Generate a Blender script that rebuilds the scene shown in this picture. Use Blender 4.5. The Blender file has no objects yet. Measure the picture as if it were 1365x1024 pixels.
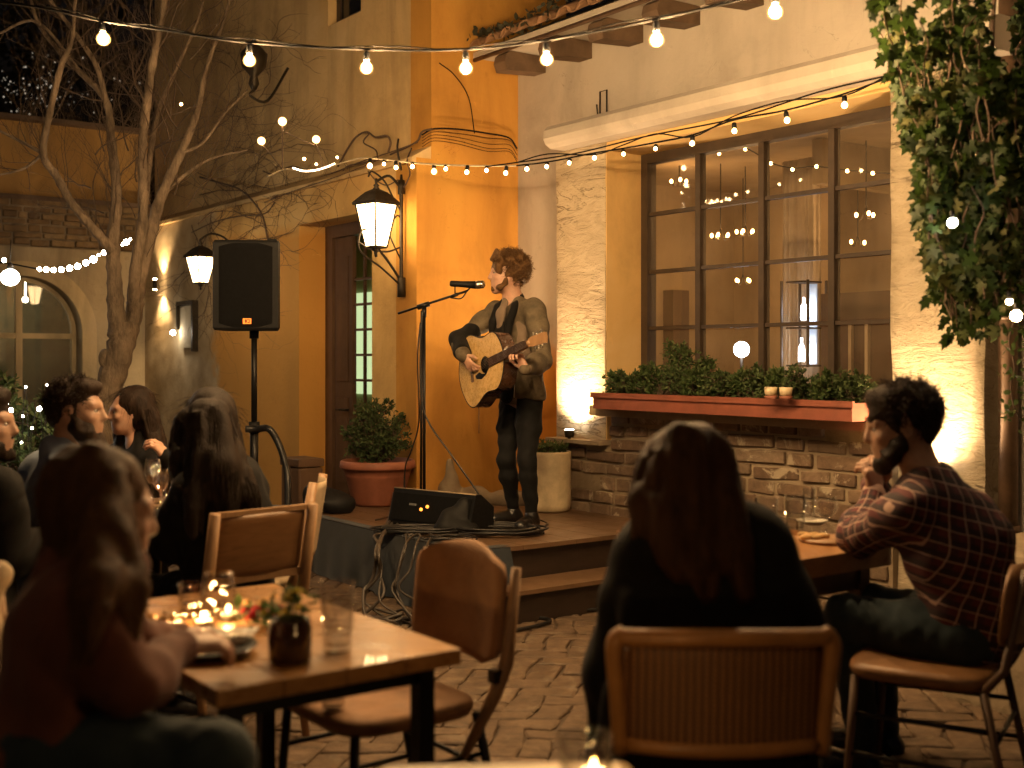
import bpy, math, random
import numpy as np
from mathutils import Vector, Matrix
random.seed(7); RNG = np.random.default_rng(7)
SC = bpy.context.scene
COL = SC.collection
R = math.radians
K = 0.9333                      # metres per layout unit
CA, SA = .804, .594             # direction of the orange wall (u) and of the window wall (v)
ROT = math.atan2(SA, CA)
CAMH = 1.4

def W(u, v, z):                 # courtyard axes -> world
    return Vector((K*(CA*u - SA*v), K*(SA*u + CA*v), K*z))
def at(x, y, Y):                # point seen at a photo pixel, Y metres away
    return Vector(((x-682)/1600*Y, Y, CAMH-(y-478)/1600*Y))
UDIR = Vector((CA, SA, 0)); VDIR = Vector((-SA, CA, 0)); UP = Vector((0, 0, 1))

# ---------------------------------------------------------------- things
def tag(o, label=None, cat=None, group=None, kind=None):
    if label: o['label'] = label
    if cat: o['category'] = cat
    if group: o['group'] = group
    if kind: o['kind'] = kind
    return o
def thing(name, label, cat, loc=(0, 0, 0), rotz=0, group=None):
    o = bpy.data.objects.new(name, None); COL.objects.link(o)
    o.location = loc; o.rotation_euler = (0, 0, rotz); o.empty_display_size = .05
    tag(o, label, cat, group)
    return o
def root_inv(o):
    while o.parent is not None: o = o.parent
    return (Matrix.Translation(o.location) @ o.rotation_euler.to_matrix().to_4x4()).inverted()

class MB:
    """collects faces, in world space (or in a thing's own space when local)"""
    def __init__(s): s.v = []; s.f = []; s.sm = []
    def add(s, vs, fs, smooth=False):
        n = len(s.v); s.v += [tuple(p) for p in vs]
        s.f += [tuple(i+n for i in f) for f in fs]; s.sm += [smooth]*len(fs)
        return s
    def box(s, o, a, b, c):
        """parallelepiped: corner o and three edge vectors"""
        o, a, b, c = Vector(o), Vector(a), Vector(b), Vector(c)
        vs = [o, o+a, o+a+b, o+b, o+c, o+a+c, o+a+b+c, o+b+c]
        fs = [(0, 3, 2, 1), (4, 5, 6, 7), (0, 1, 5, 4), (1, 2, 6, 5), (2, 3, 7, 6), (3, 0, 4, 7)]
        if a.cross(b).dot(c) < 0: fs = [f[::-1] for f in fs]
        return s.add(vs, fs)
    def cbox(s, c, sx, sy, sz, rot=None):
        m = rot or Matrix.Identity(3)
        a, b, d = m @ Vector((sx, 0, 0)), m @ Vector((0, sy, 0)), m @ Vector((0, 0, sz))
        return s.box(Vector(c)-(a+b+d)/2, a, b, d)
    def rbox(s, c, sx, sy, sz, r=.01, rot=None, n=3):
        """box with all vertical edges rounded and top/bottom chamfered"""
        m = rot or Matrix.Identity(3); pts = []
        for (cx, cy, a0) in ((sx/2-r, sy/2-r, 0), (-sx/2+r, sy/2-r, 90), (-sx/2+r, -sy/2+r, 180), (sx/2-r, -sy/2+r, 270)):
            for i in range(n+1):
                a = R(a0+90*i/n); pts.append((cx, cy, math.cos(a), math.sin(a)))
        N = len(pts); vs = []; rings = [(-sz/2, r*.35), (-sz/2+r*.3, r*.9), (-sz/2+r, r), (sz/2-r, r), (sz/2-r*.3, r*.9), (sz/2, r*.35)]
        for z, q in rings:
            for (cx, cy, dx, dy) in pts: vs.append(Vector(c)+m @ Vector((cx+dx*q, cy+dy*q, z)))
        fs = []
        for k in range(len(rings)-1):
            for i in range(N): j = (i+1) % N; fs.append((k*N+i, k*N+j, (k+1)*N+j, (k+1)*N+i))
        fs.append(tuple(range(N))[::-1]); fs.append(tuple((len(rings)-1)*N+i for i in range(N)))
        return s.add(vs, fs, False)
    def tube(s, pts, r, n=8, cap=True, smooth=True):
        pts = [Vector(p) for p in pts]
        rs = list(r) if hasattr(r, '__len__') else [r]*len(pts)
        vs = []; fs = []; prev = None
        for i, p in enumerate(pts):
            t = (pts[min(i+1, len(pts)-1)]-pts[max(i-1, 0)])
            if t.length < 1e-9: t = Vector((0, 0, 1))
            t.normalize()
            if prev is None:
                q = Vector((0, 0, 1)) if abs(t.z) < .9 else Vector((1, 0, 0))
                prev = (q - t*q.dot(t)).normalized()
            else:
                prev = prev - t*prev.dot(t)
                prev = prev.normalized() if prev.length > 1e-6 else t.orthogonal().normalized()
            b = t.cross(prev)
            for k in range(n):
                a = 2*math.pi*k/n; vs.append(p + (prev*math.cos(a)+b*math.sin(a))*rs[i])
        for i in range(len(pts)-1):
            for k in range(n):
                l = (k+1) % n; fs.append((i*n+k, i*n+l, (i+1)*n+l, (i+1)*n+k))
        if cap: fs.append(tuple(range(n))[::-1]); fs.append(tuple((len(pts)-1)*n+k for k in range(n)))
        return s.add(vs, fs, smooth)
    def lathe(s, c, prof, n=24, smooth=True, m=None, closed=False):
        """prof: list of (r, z)"""
        m = m or Matrix.Identity(3); vs = []; fs = []
        for (r, z) in prof:
            for k in range(n):
                a = 2*math.pi*k/n; vs.append(Vector(c)+m @ Vector((r*math.cos(a), r*math.sin(a), z)))
        L = len(prof)
        for i in range(L-1):
            for k in range(n):
                l = (k+1) % n; fs.append((i*n+k, i*n+l, (i+1)*n+l, (i+1)*n+k))
        if closed:
            for k in range(n):
                l = (k+1) % n; fs.append(((L-1)*n+k, (L-1)*n+l, l, k))
        else:
            if prof[0][0] > 1e-4: fs.append(tuple(range(n))[::-1])
            if prof[-1][0] > 1e-4: fs.append(tuple((L-1)*n+k for k in range(n)))
        return s.add(vs, fs, smooth)
    def ball(s, c, r, n=12, sx=1, sy=1, sz=1):
        m = n//2+1
        prof = [(max(1e-5, r*math.sin(math.pi*i/m)), -r*math.cos(math.pi*i/m)) for i in range(m+1)]
        return s.lathe(c, prof, n, True, Matrix.Diagonal((sx, sy, sz)))
    def prism(s, poly, off):
        off = Vector(off); n = len(poly); vs = [Vector(p) for p in poly]
        vs = vs+[p+off for p in vs]
        fs = [tuple(range(n)), tuple(range(n, 2*n))[::-1]]+[((i+1) % n, i, n+i, n+(i+1) % n) for i in range(n)]
        return s.add(vs, fs)
    def build(s, name, mat, parent=None, local=False, origin=None):
        me = bpy.data.meshes.new(name)
        o = bpy.data.objects.new(name, me); COL.objects.link(o)
        if parent is not None:
            o.parent = parent
            vs = s.v if local else [tuple(root_inv(parent) @ Vector(p)) for p in s.v]
        else:
            L = Vector(origin) if origin is not None else Vector((0, 0, 0))
            if not local and origin is None and s.v:
                xs = [p[0] for p in s.v]; ys = [p[1] for p in s.v]; zs = [p[2] for p in s.v]
                L = Vector(((min(xs)+max(xs))/2, (min(ys)+max(ys))/2, min(zs)))
            o.location = L; vs = [tuple(Vector(p)-L) for p in s.v]
        me.from_pydata(vs, [], s.f)
        me.polygons.foreach_set('use_smooth', s.sm)
        me.materials.append(mat); me.update()
        return o

def slab(mb, o, a, b, n, A, B, t, holes=()):
    """wall: origin o, unit axes a, b, outward normal n, extents A=(a0,a1) B=(b0,b1), thickness t (behind), holes (a0,a1,b0,b1); layout units"""
    o, a, b, n = Vector(o), Vector(a), Vector(b), Vector(n)
    xs = sorted({A[0], A[1]} | {min(max(h[i], A[0]), A[1]) for h in holes for i in (0, 1)})
    ys = sorted({B[0], B[1]} | {min(max(h[i], B[0]), B[1]) for h in holes for i in (2, 3)})
    def solid(i, j):
        if i < 0 or j < 0 or i >= len(xs)-1 or j >= len(ys)-1: return False
        cx, cy = (xs[i]+xs[i+1])/2, (ys[j]+ys[j+1])/2
        return not any(h[0] < cx < h[1] and h[2] < cy < h[3] for h in holes)
    def P(x, y, d): return o + (a*x+b*y-n*d)*K
    def quad(*p):
        mb.add(p, [(0, 1, 2, 3)])
    for i in range(len(xs)-1):
        for j in range(len(ys)-1):
            if not solid(i, j): continue
            x0, x1, y0, y1 = xs[i], xs[i+1], ys[j], ys[j+1]
            quad(P(x0, y0, 0), P(x1, y0, 0), P(x1, y1, 0), P(x0, y1, 0))
            quad(P(x0, y0, t), P(x0, y1, t), P(x1, y1, t), P(x1, y0, t))
            if not solid(i-1, j): quad(P(x0, y0, 0), P(x0, y1, 0), P(x0, y1, t), P(x0, y0, t))
            if not solid(i+1, j): quad(P(x1, y0, 0), P(x1, y0, t), P(x1, y1, t), P(x1, y1, 0))
            if not solid(i, j-1): quad(P(x0, y0, 0), P(x0, y0, t), P(x1, y0, t), P(x1, y0, 0))
            if not solid(i, j+1): quad(P(x0, y1, 0), P(x1, y1, 0), P(x1, y1, t), P(x0, y1, t))
O3 = Vector((0, 0, 0))
def ubox(mb, u0, u1, v0, v1, z0, z1):
    return mb.box(W(u0, v0, z0), UDIR*K*(u1-u0), VDIR*K*(v1-v0), UP*K*(z1-z0))
def spline(pts, n=6):
    """Catmull-Rom through points"""
    P = [Vector(p) for p in pts]
    if len(P) < 3: return P
    P = [2*P[0]-P[1]]+P+[2*P[-1]-P[-2]]; out = []
    for i in range(1, len(P)-2):
        a, b, c, d = P[i-1:i+3]
        for k in range(n):
            t = k/n
            out.append(.5*((2*b)+(c-a)*t+(2*a-5*b+4*c-d)*t*t+(3*b-a-3*c+d)*t**3))
    out.append(P[-2]); return out

# ---------------------------------------------------------------- materials
class NT:
    def __init__(s, name):
        s.m = bpy.data.materials.new(name); s.m.use_nodes = True; s.t = s.m.node_tree
        s.b = s.t.nodes['Principled BSDF']; s.out = s.t.nodes['Material Output']
    def n(s, typ, **kw):
        nd = s.t.nodes.new(typ)
        for k, v in kw.items():
            if hasattr(nd, k): setattr(nd, k, v)
            else: nd.inputs[k.replace('_', ' ')].default_value = v
        return nd
    def l(s, a, b): s.t.links.new(a, b)
    def pos(s, obj=False):
        if obj: return s.n('ShaderNodeTexCoord').outputs['Object']
        return s.n('ShaderNodeNewGeometry').outputs['Position']
    def uvz(s):
        mp = s.n('ShaderNodeMapping'); s.l(s.pos(), mp.inputs['Vector'])
        mp.inputs['Rotation'].default_value = (0, 0, -ROT)
        return mp.outputs['Vector']
    def noise(s, vec, scale, detail=5, rough=.6, dist=0, vs=None):
        if vs is not None:
            mp = s.n('ShaderNodeMapping'); s.l(vec, mp.inputs['Vector']); mp.inputs['Scale'].default_value = vs; vec = mp.outputs['Vector']
        nd = s.n('ShaderNodeTexNoise'); s.l(vec, nd.inputs['Vector'])
        nd.inputs['Scale'].default_value = scale; nd.inputs['Detail'].default_value = detail
        nd.inputs['Roughness'].default_value = rough; nd.inputs['Distortion'].default_value = dist
        return nd.outputs['Fac']
    def ramp(s, fac, stops):
        nd = s.n('ShaderNodeValToRGB'); s.l(fac, nd.inputs['Fac']); e = nd.color_ramp.elements
        e[0].position, e[0].color = stops[0][0], (*stops[0][1], 1)
        e[1].position, e[1].color = stops[-1][0], (*stops[-1][1], 1)
        for p, c in stops[1:-1]: q = e.new(p); q.color = (*c, 1)
        return nd.outputs['Color']
    def mr(s, fac, a, b, c=0, d=1):
        nd = s.n('ShaderNodeMapRange'); s.l(fac, nd.inputs[0])
        for i, v in enumerate((a, b, c, d)): nd.inputs[i+1].default_value = v
        return nd.outputs[0]
    def mix(s, fac, a, b, typ='MIX'):
        nd = s.n('ShaderNodeMix'); nd.data_type = 'RGBA'; nd.blend_type = typ
        for sock, v in ((nd.inputs[0], fac), (nd.inputs[6], a), (nd.inputs[7], b)):
            if hasattr(v, 'is_output'): s.l(v, sock)
            else: sock.default_value = v if not isinstance(v, tuple) else (*v, 1)
        return nd.outputs[2]
    def math(s, op, a, b=0.):
        nd = s.n('ShaderNodeMath'); nd.operation = op
        for sock, v in ((nd.inputs[0], a), (nd.inputs[1], b)):
            if hasattr(v, 'is_output'): s.l(v, sock)
            else: sock.default_value = v
        return nd.outputs[0]
    def bump(s, h, strength=.3, dist=.01, prev=None):
        nd = s.n('ShaderNodeBump'); s.l(h, nd.inputs['Height'])
        nd.inputs['Strength'].default_value = strength; nd.inputs['Distance'].default_value = dist
        if prev is not None: s.l(prev, nd.inputs['Normal'])
        return nd.outputs['Normal']
    def fin(s, col=None, rough=None, nrm=None):
        if col is not None:
            if hasattr(col, 'is_output'): s.l(col, s.b.inputs['Base Color'])
            else: s.b.inputs['Base Color'].default_value = (*col, 1)
        if rough is not None:
            if hasattr(rough, 'is_output'): s.l(rough, s.b.inputs['Roughness'])
            else: s.b.inputs['Roughness'].default_value = rough
        if nrm is not None: s.l(nrm, s.b.inputs['Normal'])
        return s.m
def sm(c, k): return tuple(min(1, max(0, x*k)) for x in c)
def simple(name, col, rough=.6, metal=0., var=.25, vscale=8., bump=.15, bscale=60., bdist=.004, spec=.5, col2=None, obj=True, sheen=0, coat=0, vs=None):
    t = NT(name); p = t.pos(obj)
    f = t.noise(p, vscale, 5, .65, .3, vs)
    c = t.ramp(f, [(.3, sm(col, 1-var)), (.7, col2 or sm(col, 1+var))])
    nr = None
    if bump: nr = t.bump(t.noise(p, bscale, 4, .6, 0, vs), bump, bdist)
    t.b.inputs['Metallic'].default_value = metal; t.b.inputs['Specular IOR Level'].default_value = spec
    if sheen: t.b.inputs['Sheen Weight'].default_value = sheen
    if coat: t.b.inputs['Coat Weight'].default_value = coat
    r = t.mr(t.noise(p, vscale*2.3, 4), .3, .7, max(.02, rough-.08), min(1, rough+.08))
    return t.fin(c, r, nr)
def emit(name, col, strength):
    t = NT(name); t.b.inputs['Base Color'].default_value = (*col, 1)
    t.b.inputs['Emission Color'].default_value = (*col, 1); t.b.inputs['Emission Strength'].default_value = strength
    return t.m
def glass(name, tint=(1, 1, 1), rough=.02, refl=.5, alpha_tint=None, ior=1.45):
    """thin clear glass: see-through plus reflections by angle"""
    t = NT(name); t.t.nodes.remove(t.b)
    tr = t.n('ShaderNodeBsdfTransparent'); tr.inputs['Color'].default_value = (*(alpha_tint or tint), 1)
    gl = t.n('ShaderNodeBsdfGlossy'); gl.inputs['Roughness'].default_value = rough
    fr = t.n('ShaderNodeLayerWeight'); fr.inputs['Blend'].default_value = .5
    mx = t.n('ShaderNodeMixShader')
    f0 = ((ior-1)/(ior+1))**2
    f = t.math('ADD', t.math('MULTIPLY', t.math('POWER', fr.outputs['Facing'], 4.), 1-f0), f0); f = t.math('MINIMUM', t.math('MULTIPLY', f, refl), 1.)
    t.l(f, mx.inputs[0]); t.l(tr.outputs[0], mx.inputs[1]); t.l(gl.outputs[0], mx.inputs[2])
    t.l(mx.outputs[0], t.out.inputs[0]); return t.m

def plaster(name, base, dark, warm=None, spots=.5, rough_bump=.35, scale=1., patch=None):
    """old lime wash: clouds, streaks running down, fine grain"""
    t = NT(name); p = t.pos()
    cl = t.noise(p, 1.1*scale, 7, .62, .6)
    st = t.noise(p, 2.6*scale, 6, .6, .4, (1, 1, .18))
    c = t.ramp(cl, [(.32, sm(base, .74)), (.5, base), (.7, warm or sm(base, 1.12))])
    c = t.mix(t.mr(st, .48, .72, 0, spots), c, dark)
    sp = t.noise(p, 9*scale, 5, .7)
    c = t.mix(t.mr(sp, .6, .78, 0, spots*.6), c, sm(dark, .8))
    if patch: c = patch(t, c)
    ck = t.math('ABSOLUTE', t.math('SUBTRACT', t.noise(p, 1.5, 5, .6, 1.6), .5)); ck = t.math('MULTIPLY', t.mr(ck, 0, .0032, 1, 0), t.mr(t.noise(p, .9, 3), .5, .62))
    c = t.mix(t.math('MULTIPLY', ck, .6), c, sm(dark, .45))
    ch = t.noise(p, 5.5, 6, .72, 1.1); c = t.mix(t.mr(ch, .66, .69, 0, spots*.7), c, sm(base, 1.35))
    n1 = t.bump(t.noise(p, 3.5, 6, .6), rough_bump, .03)
    n2 = t.bump(t.noise(p, 45, 5, .65), rough_bump*.8, .004, n1)
    t.b.inputs['Specular IOR Level'].default_value = .25
    return t.fin(c, .86, n2)
# ---------------------------------------------------------------- smooth bodies: blended distance fields meshed by surface nets
def nv(v): return np.array([v[0], v[1], v[2]], dtype=np.float32)
class SDF:
    def __init__(s, vox=.008): s.p = []; s.vox = vox; s.disp = None
    def cap(s, a, b, ra, rb=None, k=.02, op='u', sq=None):
        rb = ra if rb is None else rb
        s.p.append(('c', nv(a), nv(b), ra, rb, k, op, None if sq is None else (nv(Vector(sq[0]).normalized()), sq[1]))); return s
    def ell(s, c, r, rot=None, k=.02, op='u'):
        s.p.append(('e', nv(c), nv(r), np.array(rot if rot is not None else Matrix.Identity(3), dtype=np.float32), 0, k, op, None)); return s
    def cut(s, point, normal, k=.004, within=None):
        """remove the half space on the normal's side (within: centre, radius limits it)"""
        s.p.append(('h', nv(point), nv(Vector(normal).normalized()), within, 0, k, 's', None)); return s
    def chain(s, pts, rs, k=.02, op='u', sq=None):
        for i in range(len(pts)-1): s.cap(pts[i], pts[i+1], rs[i], rs[i+1], k, op, sq)
        return s
    def field(s):
        lo = np.full(3, 1e9); hi = -lo
        for q in s.p:
            if q[6] != 'u': continue
            if q[0] == 'c':
                r = max(q[3], q[4])*(max(1, q[7][1]) if q[7] else 1)
                lo = np.minimum(lo, np.minimum(q[1], q[2])-r); hi = np.maximum(hi, np.maximum(q[1], q[2])+r)
            else:
                r = q[2].max(); lo = np.minimum(lo, q[1]-r); hi = np.maximum(hi, q[1]+r)
        h = s.vox; m = .03+2*h; lo = lo-m; hi = hi+m
        n = np.ceil((hi-lo)/h).astype(int)+1
        F = np.full(n, .2, np.float32)
        ax = [(lo[i]+h*np.arange(n[i])).astype(np.float32) for i in range(3)]
        for q in s.p:
            k = q[5]
            if q[0] == 'h':
                if q[3]:
                    c, rr = nv(q[3][0]), q[3][1]; l2, h2 = c-rr, c+rr
                else: l2, h2 = lo, hi
            elif q[0] == 'c':
                r = max(q[3], q[4])*(max(1, q[7][1]) if q[7] else 1)+k+.03
                l2 = np.minimum(q[1], q[2])-r; h2 = np.maximum(q[1], q[2])+r
            else:
                r = q[2].max()+k+.03; l2 = q[1]-r; h2 = q[1]+r
            i0 = np.clip(np.floor((l2-lo)/h).astype(int), 0, n-1); i1 = np.clip(np.ceil((h2-lo)/h).astype(int)+1, 1, n)
            if (i1 <= i0).any(): continue
            sl = tuple(slice(i0[i], i1[i]) for i in range(3))
            X = ax[0][sl[0]][:, None, None]; Y = ax[1][sl[1]][None, :, None]; Z = ax[2][sl[2]][None, None, :]
            if q[0] == 'c':
                a, b = q[1], q[2]; ab = b-a; L2 = max(float(ab @ ab), 1e-9)
                px, py, pz = X-a[0], Y-a[1], Z-a[2]
                t = np.clip((px*ab[0]+py*ab[1]+pz*ab[2])/L2, 0, 1)
                wx, wy, wz = px-ab[0]*t, py-ab[1]*t, pz-ab[2]*t
                if q[7] is not None:
                    d, f = q[7]; dd = wx*d[0]+wy*d[1]+wz*d[2]; g = (1/f-1)*dd
                    wx, wy, wz = wx+d[0]*g, wy+d[1]*g, wz+d[2]*g
                D = np.sqrt(wx*wx+wy*wy+wz*wz)-(q[3]+(q[4]-q[3])*t)
                if q[7] is not None: D = D*min(1, q[7][1])
            elif q[0] == 'e':
                Rm = q[3].T; px, py, pz = X-q[1][0], Y-q[1][1], Z-q[1][2]
                lx = (Rm[0, 0]*px+Rm[0, 1]*py+Rm[0, 2]*pz)/q[2][0]; ly = (Rm[1, 0]*px+Rm[1, 1]*py+Rm[1, 2]*pz)/q[2][1]; lz = (Rm[2, 0]*px+Rm[2, 1]*py+Rm[2, 2]*pz)/q[2][2]
                k0 = np.sqrt(lx*lx+ly*ly+lz*lz); k1 = np.sqrt((lx/q[2][0])**2+(ly/q[2][1])**2+(lz/q[2][2])**2)
                D = np.where(k0 > 1e-4, k0*(k0-1)/np.maximum(k1, 1e-4), -q[2].min())
            else:
                D = -((X-q[1][0])*q[2][0]+(Y-q[1][1])*q[2][1]+(Z-q[1][2])*q[2][2])
                if q[3]: D = np.maximum(D, np.sqrt((X-c[0])**2+(Y-c[1])**2+(Z-c[2])**2)-q[3][1])
            A = F[sl]
            if q[6] == 'u':
                hh = np.maximum(k-np.abs(A-D), 0)/k; F[sl] = np.minimum(A, D)-hh*hh*k*.25
            else:
                D = -D if q[0] != 'h' else -D
                if q[0] == 'h': D = -(-D) ; 
                Bv = D
                hh = np.maximum(k-np.abs(A-Bv), 0)/k; F[sl] = np.maximum(A, Bv)+hh*hh*k*.25
        if s.disp:
            X, Y, Z = np.meshgrid(*ax, indexing='ij', sparse=False)
            msk = np.abs(F) < .05
            F[msk] += s.disp(X[msk], Y[msk], Z[msk]).astype(np.float32)
        return F, lo, h
    def mesh(s):
        F, lo, h = s.field(); S = F < 0
        cnt = np.zeros(np.array(F.shape)-1, np.int8)
        for a in (0, 1):
            for b in (0, 1):
                for c in (0, 1):
                    cnt += S[a:S.shape[0]-1+a, b:S.shape[1]-1+b, c:S.shape[2]-1+c]
        act = (cnt > 0) & (cnt < 8); ijk = np.argwhere(act)
        idx = np.full(act.shape, -1, np.int64); idx[act] = np.arange(len(ijk))
        P = np.zeros((len(ijk), 3)); N = np.zeros(len(ijk))
        for ax in range(3):
            o1, o2 = [x for x in range(3) if x != ax]
            for p in (0, 1):
                for q in (0, 1):
                    a = np.zeros(3, int); a[o1] = p; a[o2] = q; b = a.copy(); b[ax] = 1
                    fa = F[tuple((ijk+a).T)]; fb = F[tuple((ijk+b).T)]
                    m = (fa < 0) != (fb < 0)
                    t = np.where(m, fa/np.where(m, fa-fb, 1), 0)
                    pt = a[None, :]+np.outer(t, (b-a)); P += pt*m[:, None]; N += m
        V = (ijk+P/N[:, None])*h+lo
        Q = []
        for ax in range(3):
            o1, o2 = (ax+1) % 3, (ax+2) % 3
            sl0 = [slice(None)]*3; sl1 = [slice(None)]*3
            sl0[ax] = slice(0, -1); sl1[ax] = slice(1, None)
            d = S[tuple(sl0)].astype(np.int8)-S[tuple(sl1)].astype(np.int8)
            e = np.argwhere(d != 0); sg = d[tuple(e.T)]
            ok = (e[:, o1] > 0) & (e[:, o2] > 0) & (e[:, o1] < F.shape[o1]-1) & (e[:, o2] < F.shape[o2]-1)
            e = e[ok]; sg = sg[ok]
            def g(p, q):
                x = e.copy(); x[:, o1] -= p; x[:, o2] -= q; return idx[tuple(x.T)]
            quad = np.stack([g(1, 1), g(0, 1), g(0, 0), g(1, 0)], 1)
            quad[sg < 0] = quad[sg < 0][:, ::-1]; Q.append(quad)
        return V, np.concatenate(Q)
    def build(s, name, mat, parent, label=None, attr=None):
        V, Q = s.mesh(); Q = Q[(Q >= 0).all(1)]
        M = np.array(root_inv(parent)); Vl = V @ M[:3, :3].T + M[:3, 3]
        me = bpy.data.meshes.new(name)
        me.vertices.add(len(Vl)); me.vertices.foreach_set('co', Vl.astype(np.float32).ravel())
        me.loops.add(len(Q)*4); me.loops.foreach_set('vertex_index', Q.astype(np.int32).ravel())
        me.polygons.add(len(Q)); me.polygons.foreach_set('loop_start', (np.arange(len(Q))*4).astype(np.int32))
        me.polygons.foreach_set('use_smooth', np.ones(len(Q), bool))
        me.update(calc_edges=True); me.validate()
        if attr:        # cloth coordinates along and around the nearest limb
            pu = V[:, 2]+.25*(V[:, 0]-V[:, 0].mean()); pv = (V[:, 0]*.93-V[:, 2]*.25)+V[:, 1]*.35
            for arm in attr:
                l0 = 0.; best = np.full(len(V), 9.); au = np.zeros(len(V)); av = np.zeros(len(V))
                for i in range(len(arm)-1):
                    a, b = np.array(arm[i], float), np.array(arm[i+1], float); ab = b-a; L = np.linalg.norm(ab)
                    w = V-a; t = np.clip(w @ ab/L/L, 0, 1); e = w-np.outer(t, ab); d = np.linalg.norm(e, axis=1); m = d < best; best[m] = d[m]
                    x = np.cross(ab/L, [.1, .2, .97]); x /= np.linalg.norm(x); y = np.cross(ab/L, x)
                    au[m] = (l0+t*L)[m]; av[m] = (np.arctan2(e @ y, e @ x)*.06)[m]; l0 += L
                m = (best < .078) & (au > .135); pu[m] = au[m]; pv[m] = av[m]
            at_ = me.attributes.new('cloth', 'FLOAT_VECTOR', 'POINT')
            at_.data.foreach_set('vector', np.stack([pu, pv, V[:, 2]], 1).astype(np.float32).ravel())
        me.materials.append(mat)
        o = bpy.data.objects.new(name, me); COL.objects.link(o); o.parent = parent
        if label: o['label'] = label
        return o

def wav(seed, amp, freq, n=7, stretch=(1, 1, 1)):
    g = np.random.default_rng(seed); D = g.normal(size=(n, 3)); D /= np.linalg.norm(D, axis=1)[:, None]
    D = D*np.array(stretch); ph = g.uniform(0, 6.28, n); f = freq*g.uniform(.6, 1.6, n)
    def fn(X, Y, Z):
        r = 0; w = .6*np.sin(freq*.5*X+ph[0])+.6*np.sin(freq*.6*Z+ph[1])
        for i in range(n): r = r+np.sin(f[i]*(D[i, 0]*X+D[i, 1]*Y+D[i, 2]*Z)+ph[i]+w)
        return r*amp/math.sqrt(n)
    return fn
def addf(*fs): return lambda X, Y, Z: sum(f(X, Y, Z) for f in fs)

# ---------------------------------------------------------------- people
def frame_of(fwd, up=(0, 0, 1)):
    f = Vector(fwd).normalized(); l = Vector(up).cross(f).normalized(); u = f.cross(l)
    return Matrix((f, l, u)).transposed()          # columns forward, left, up
def head_prims(s, C, M, h=.225, male=True, neck=None, open_mouth=0):
    k = h/.225
    def P(x, y, z): return Vector(C)+M @ Vector((x*k, y*k, z*k))
    def E(c, r, kk=.015, op='u'): s.ell(P(*c), tuple(x*k for x in r), M, kk, op)
    E((-.012, 0, .028), (.094, .073, .086)); E((.03, 0, -.02), (.062, .062, .08), .03)
    E((.045, 0, -.062), (.045, .044, .042), .03)
    E((.068, 0, -.092-.012*open_mouth), (.019, .022, .015), .025)
    for y in (-1, 1):
        s.cap(P(-.005, y*.055, -.03), P(.055, y*.03, -.082), .016*k, .013*k, .03)
        s.cap(P(.083, y*.012, .024), P(.07, y*.045, .026), .009*k, .008*k, .018)
        E((.062, y*.04, -.022), (.018, .018, .014), .02)
        E((.09, y*.031, .003), (.012, .014, .008), .012, 's'); s.cap(P(.0875, y*.02, .0125), P(.078, y*.043, .0115), .0042*k, None, .004); s.cap(P(.086, y*.022, -.006), P(.078, y*.042, -.005), .004*k, None, .004)
        E((-.008, y*.074, -.005), (.018, .007, .03), .006)
        E((-.012, y*.078, -.004), (.01, .006, .018), .004, 's')
        s.cap(P(.094, y*.01, -.03), P(.097, y*.006, -.03), .0075*k, .006*k, .008)
    s.cap(P(.085, 0, .018), P(.104, 0, -.024), .009*k, .0115*k, .012)
    s.cap(P(.086, -.016, -.053), P(.086, .016, -.053), .0065*k, None, .008)
    s.cap(P(.084, -.013, -.064-.01*open_mouth), P(.084, .013, -.064-.01*open_mouth), .007*k, None, .008)
    if open_mouth: E((.092, 0, -.0615), (.012, .014, .0045), .003, 's')
    if neck is not None: s.cap(P(-.022, 0, -.05), neck, .052*k if male else .044*k, .056*k if male else .047*k, .03)
def hand_prims(s, w, d, n, side, curl=.6, k=1., spread=.0, vary=0.):
    """wrist w, pointing d, palm faces n, side +1: thumb on d x n side"""
    d = Vector(d).normalized(); n = Vector(n); n = (n-d*n.dot(d)).normalized(); x = d.cross(n)*side
    w = Vector(w)
    s.cap(w, w+d*.03*k, .024*k, .026*k, .015, sq=(n, .72))
    for q in (-.026, -.009, .009, .026): s.cap(w+d*.02*k+x*q*.6*k, w+d*.082*k+x*q*k, .013*k, .0115*k, .012)
    Ls = (.032, .041, .044, .039)
    for i, q in enumerate((-.03, -.0105, .0095, .028)):
        p = w+d*(.084-.006*abs(i-2.2))*k+x*q*k; c = curl*(1+vary*(i-1.5)*.3); a = c*.75
        L = Ls[i]*k; dr = d+x*spread*(i-1.5)*.15
        for j, f in enumerate((1, .68, .55)):
            e = p+(dr*math.cos(a)+n*math.sin(a)).normalized()*L*f
            s.cap(p, e, (.0092-.0008*j)*k, (.0086-.0009*j)*k, .004); p = e; a += c*1.05
    p = w+d*.022*k+x*.024*k; s.cap(w+d*.015*k, p, .016*k, .014*k, .012)
    t1 = p+(d*.65+x*.62+n*.3).normalized()*.042*k; t2 = t1+(d*.9+x*.1+n*.45).normalized()*.03*k
    s.cap(p, t1, .0125*k, .0105*k, .008); s.cap(t1, t2, .0102*k, .0085*k, .004)
def limb(s, J, side, part, o=0., k=.03, sc=1.):
    g = lambda n: Vector(J[n+side])
    if part == 'arm':
        a, b, c = g('sh'), g('el'), g('wr'); m = a.lerp(b, .35); n = b.lerp(c, .3)
        s.chain([a, m, b, n, c], [(.052+o)*sc, (.047+o)*sc, (.037+o)*sc, (.039+o)*sc, (.027+o*.8)*sc], k)
    else:
        a, b, c = g('hip'), g('kn'), g('an'); m = a.lerp(b, .4); n = b.lerp(c, .32)
        s.chain([a, m, b, n, c], [(.086+o)*sc, (.078+o)*sc, (.052+o)*sc, (.054+o)*sc, (.036+o)*sc], k)
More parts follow.
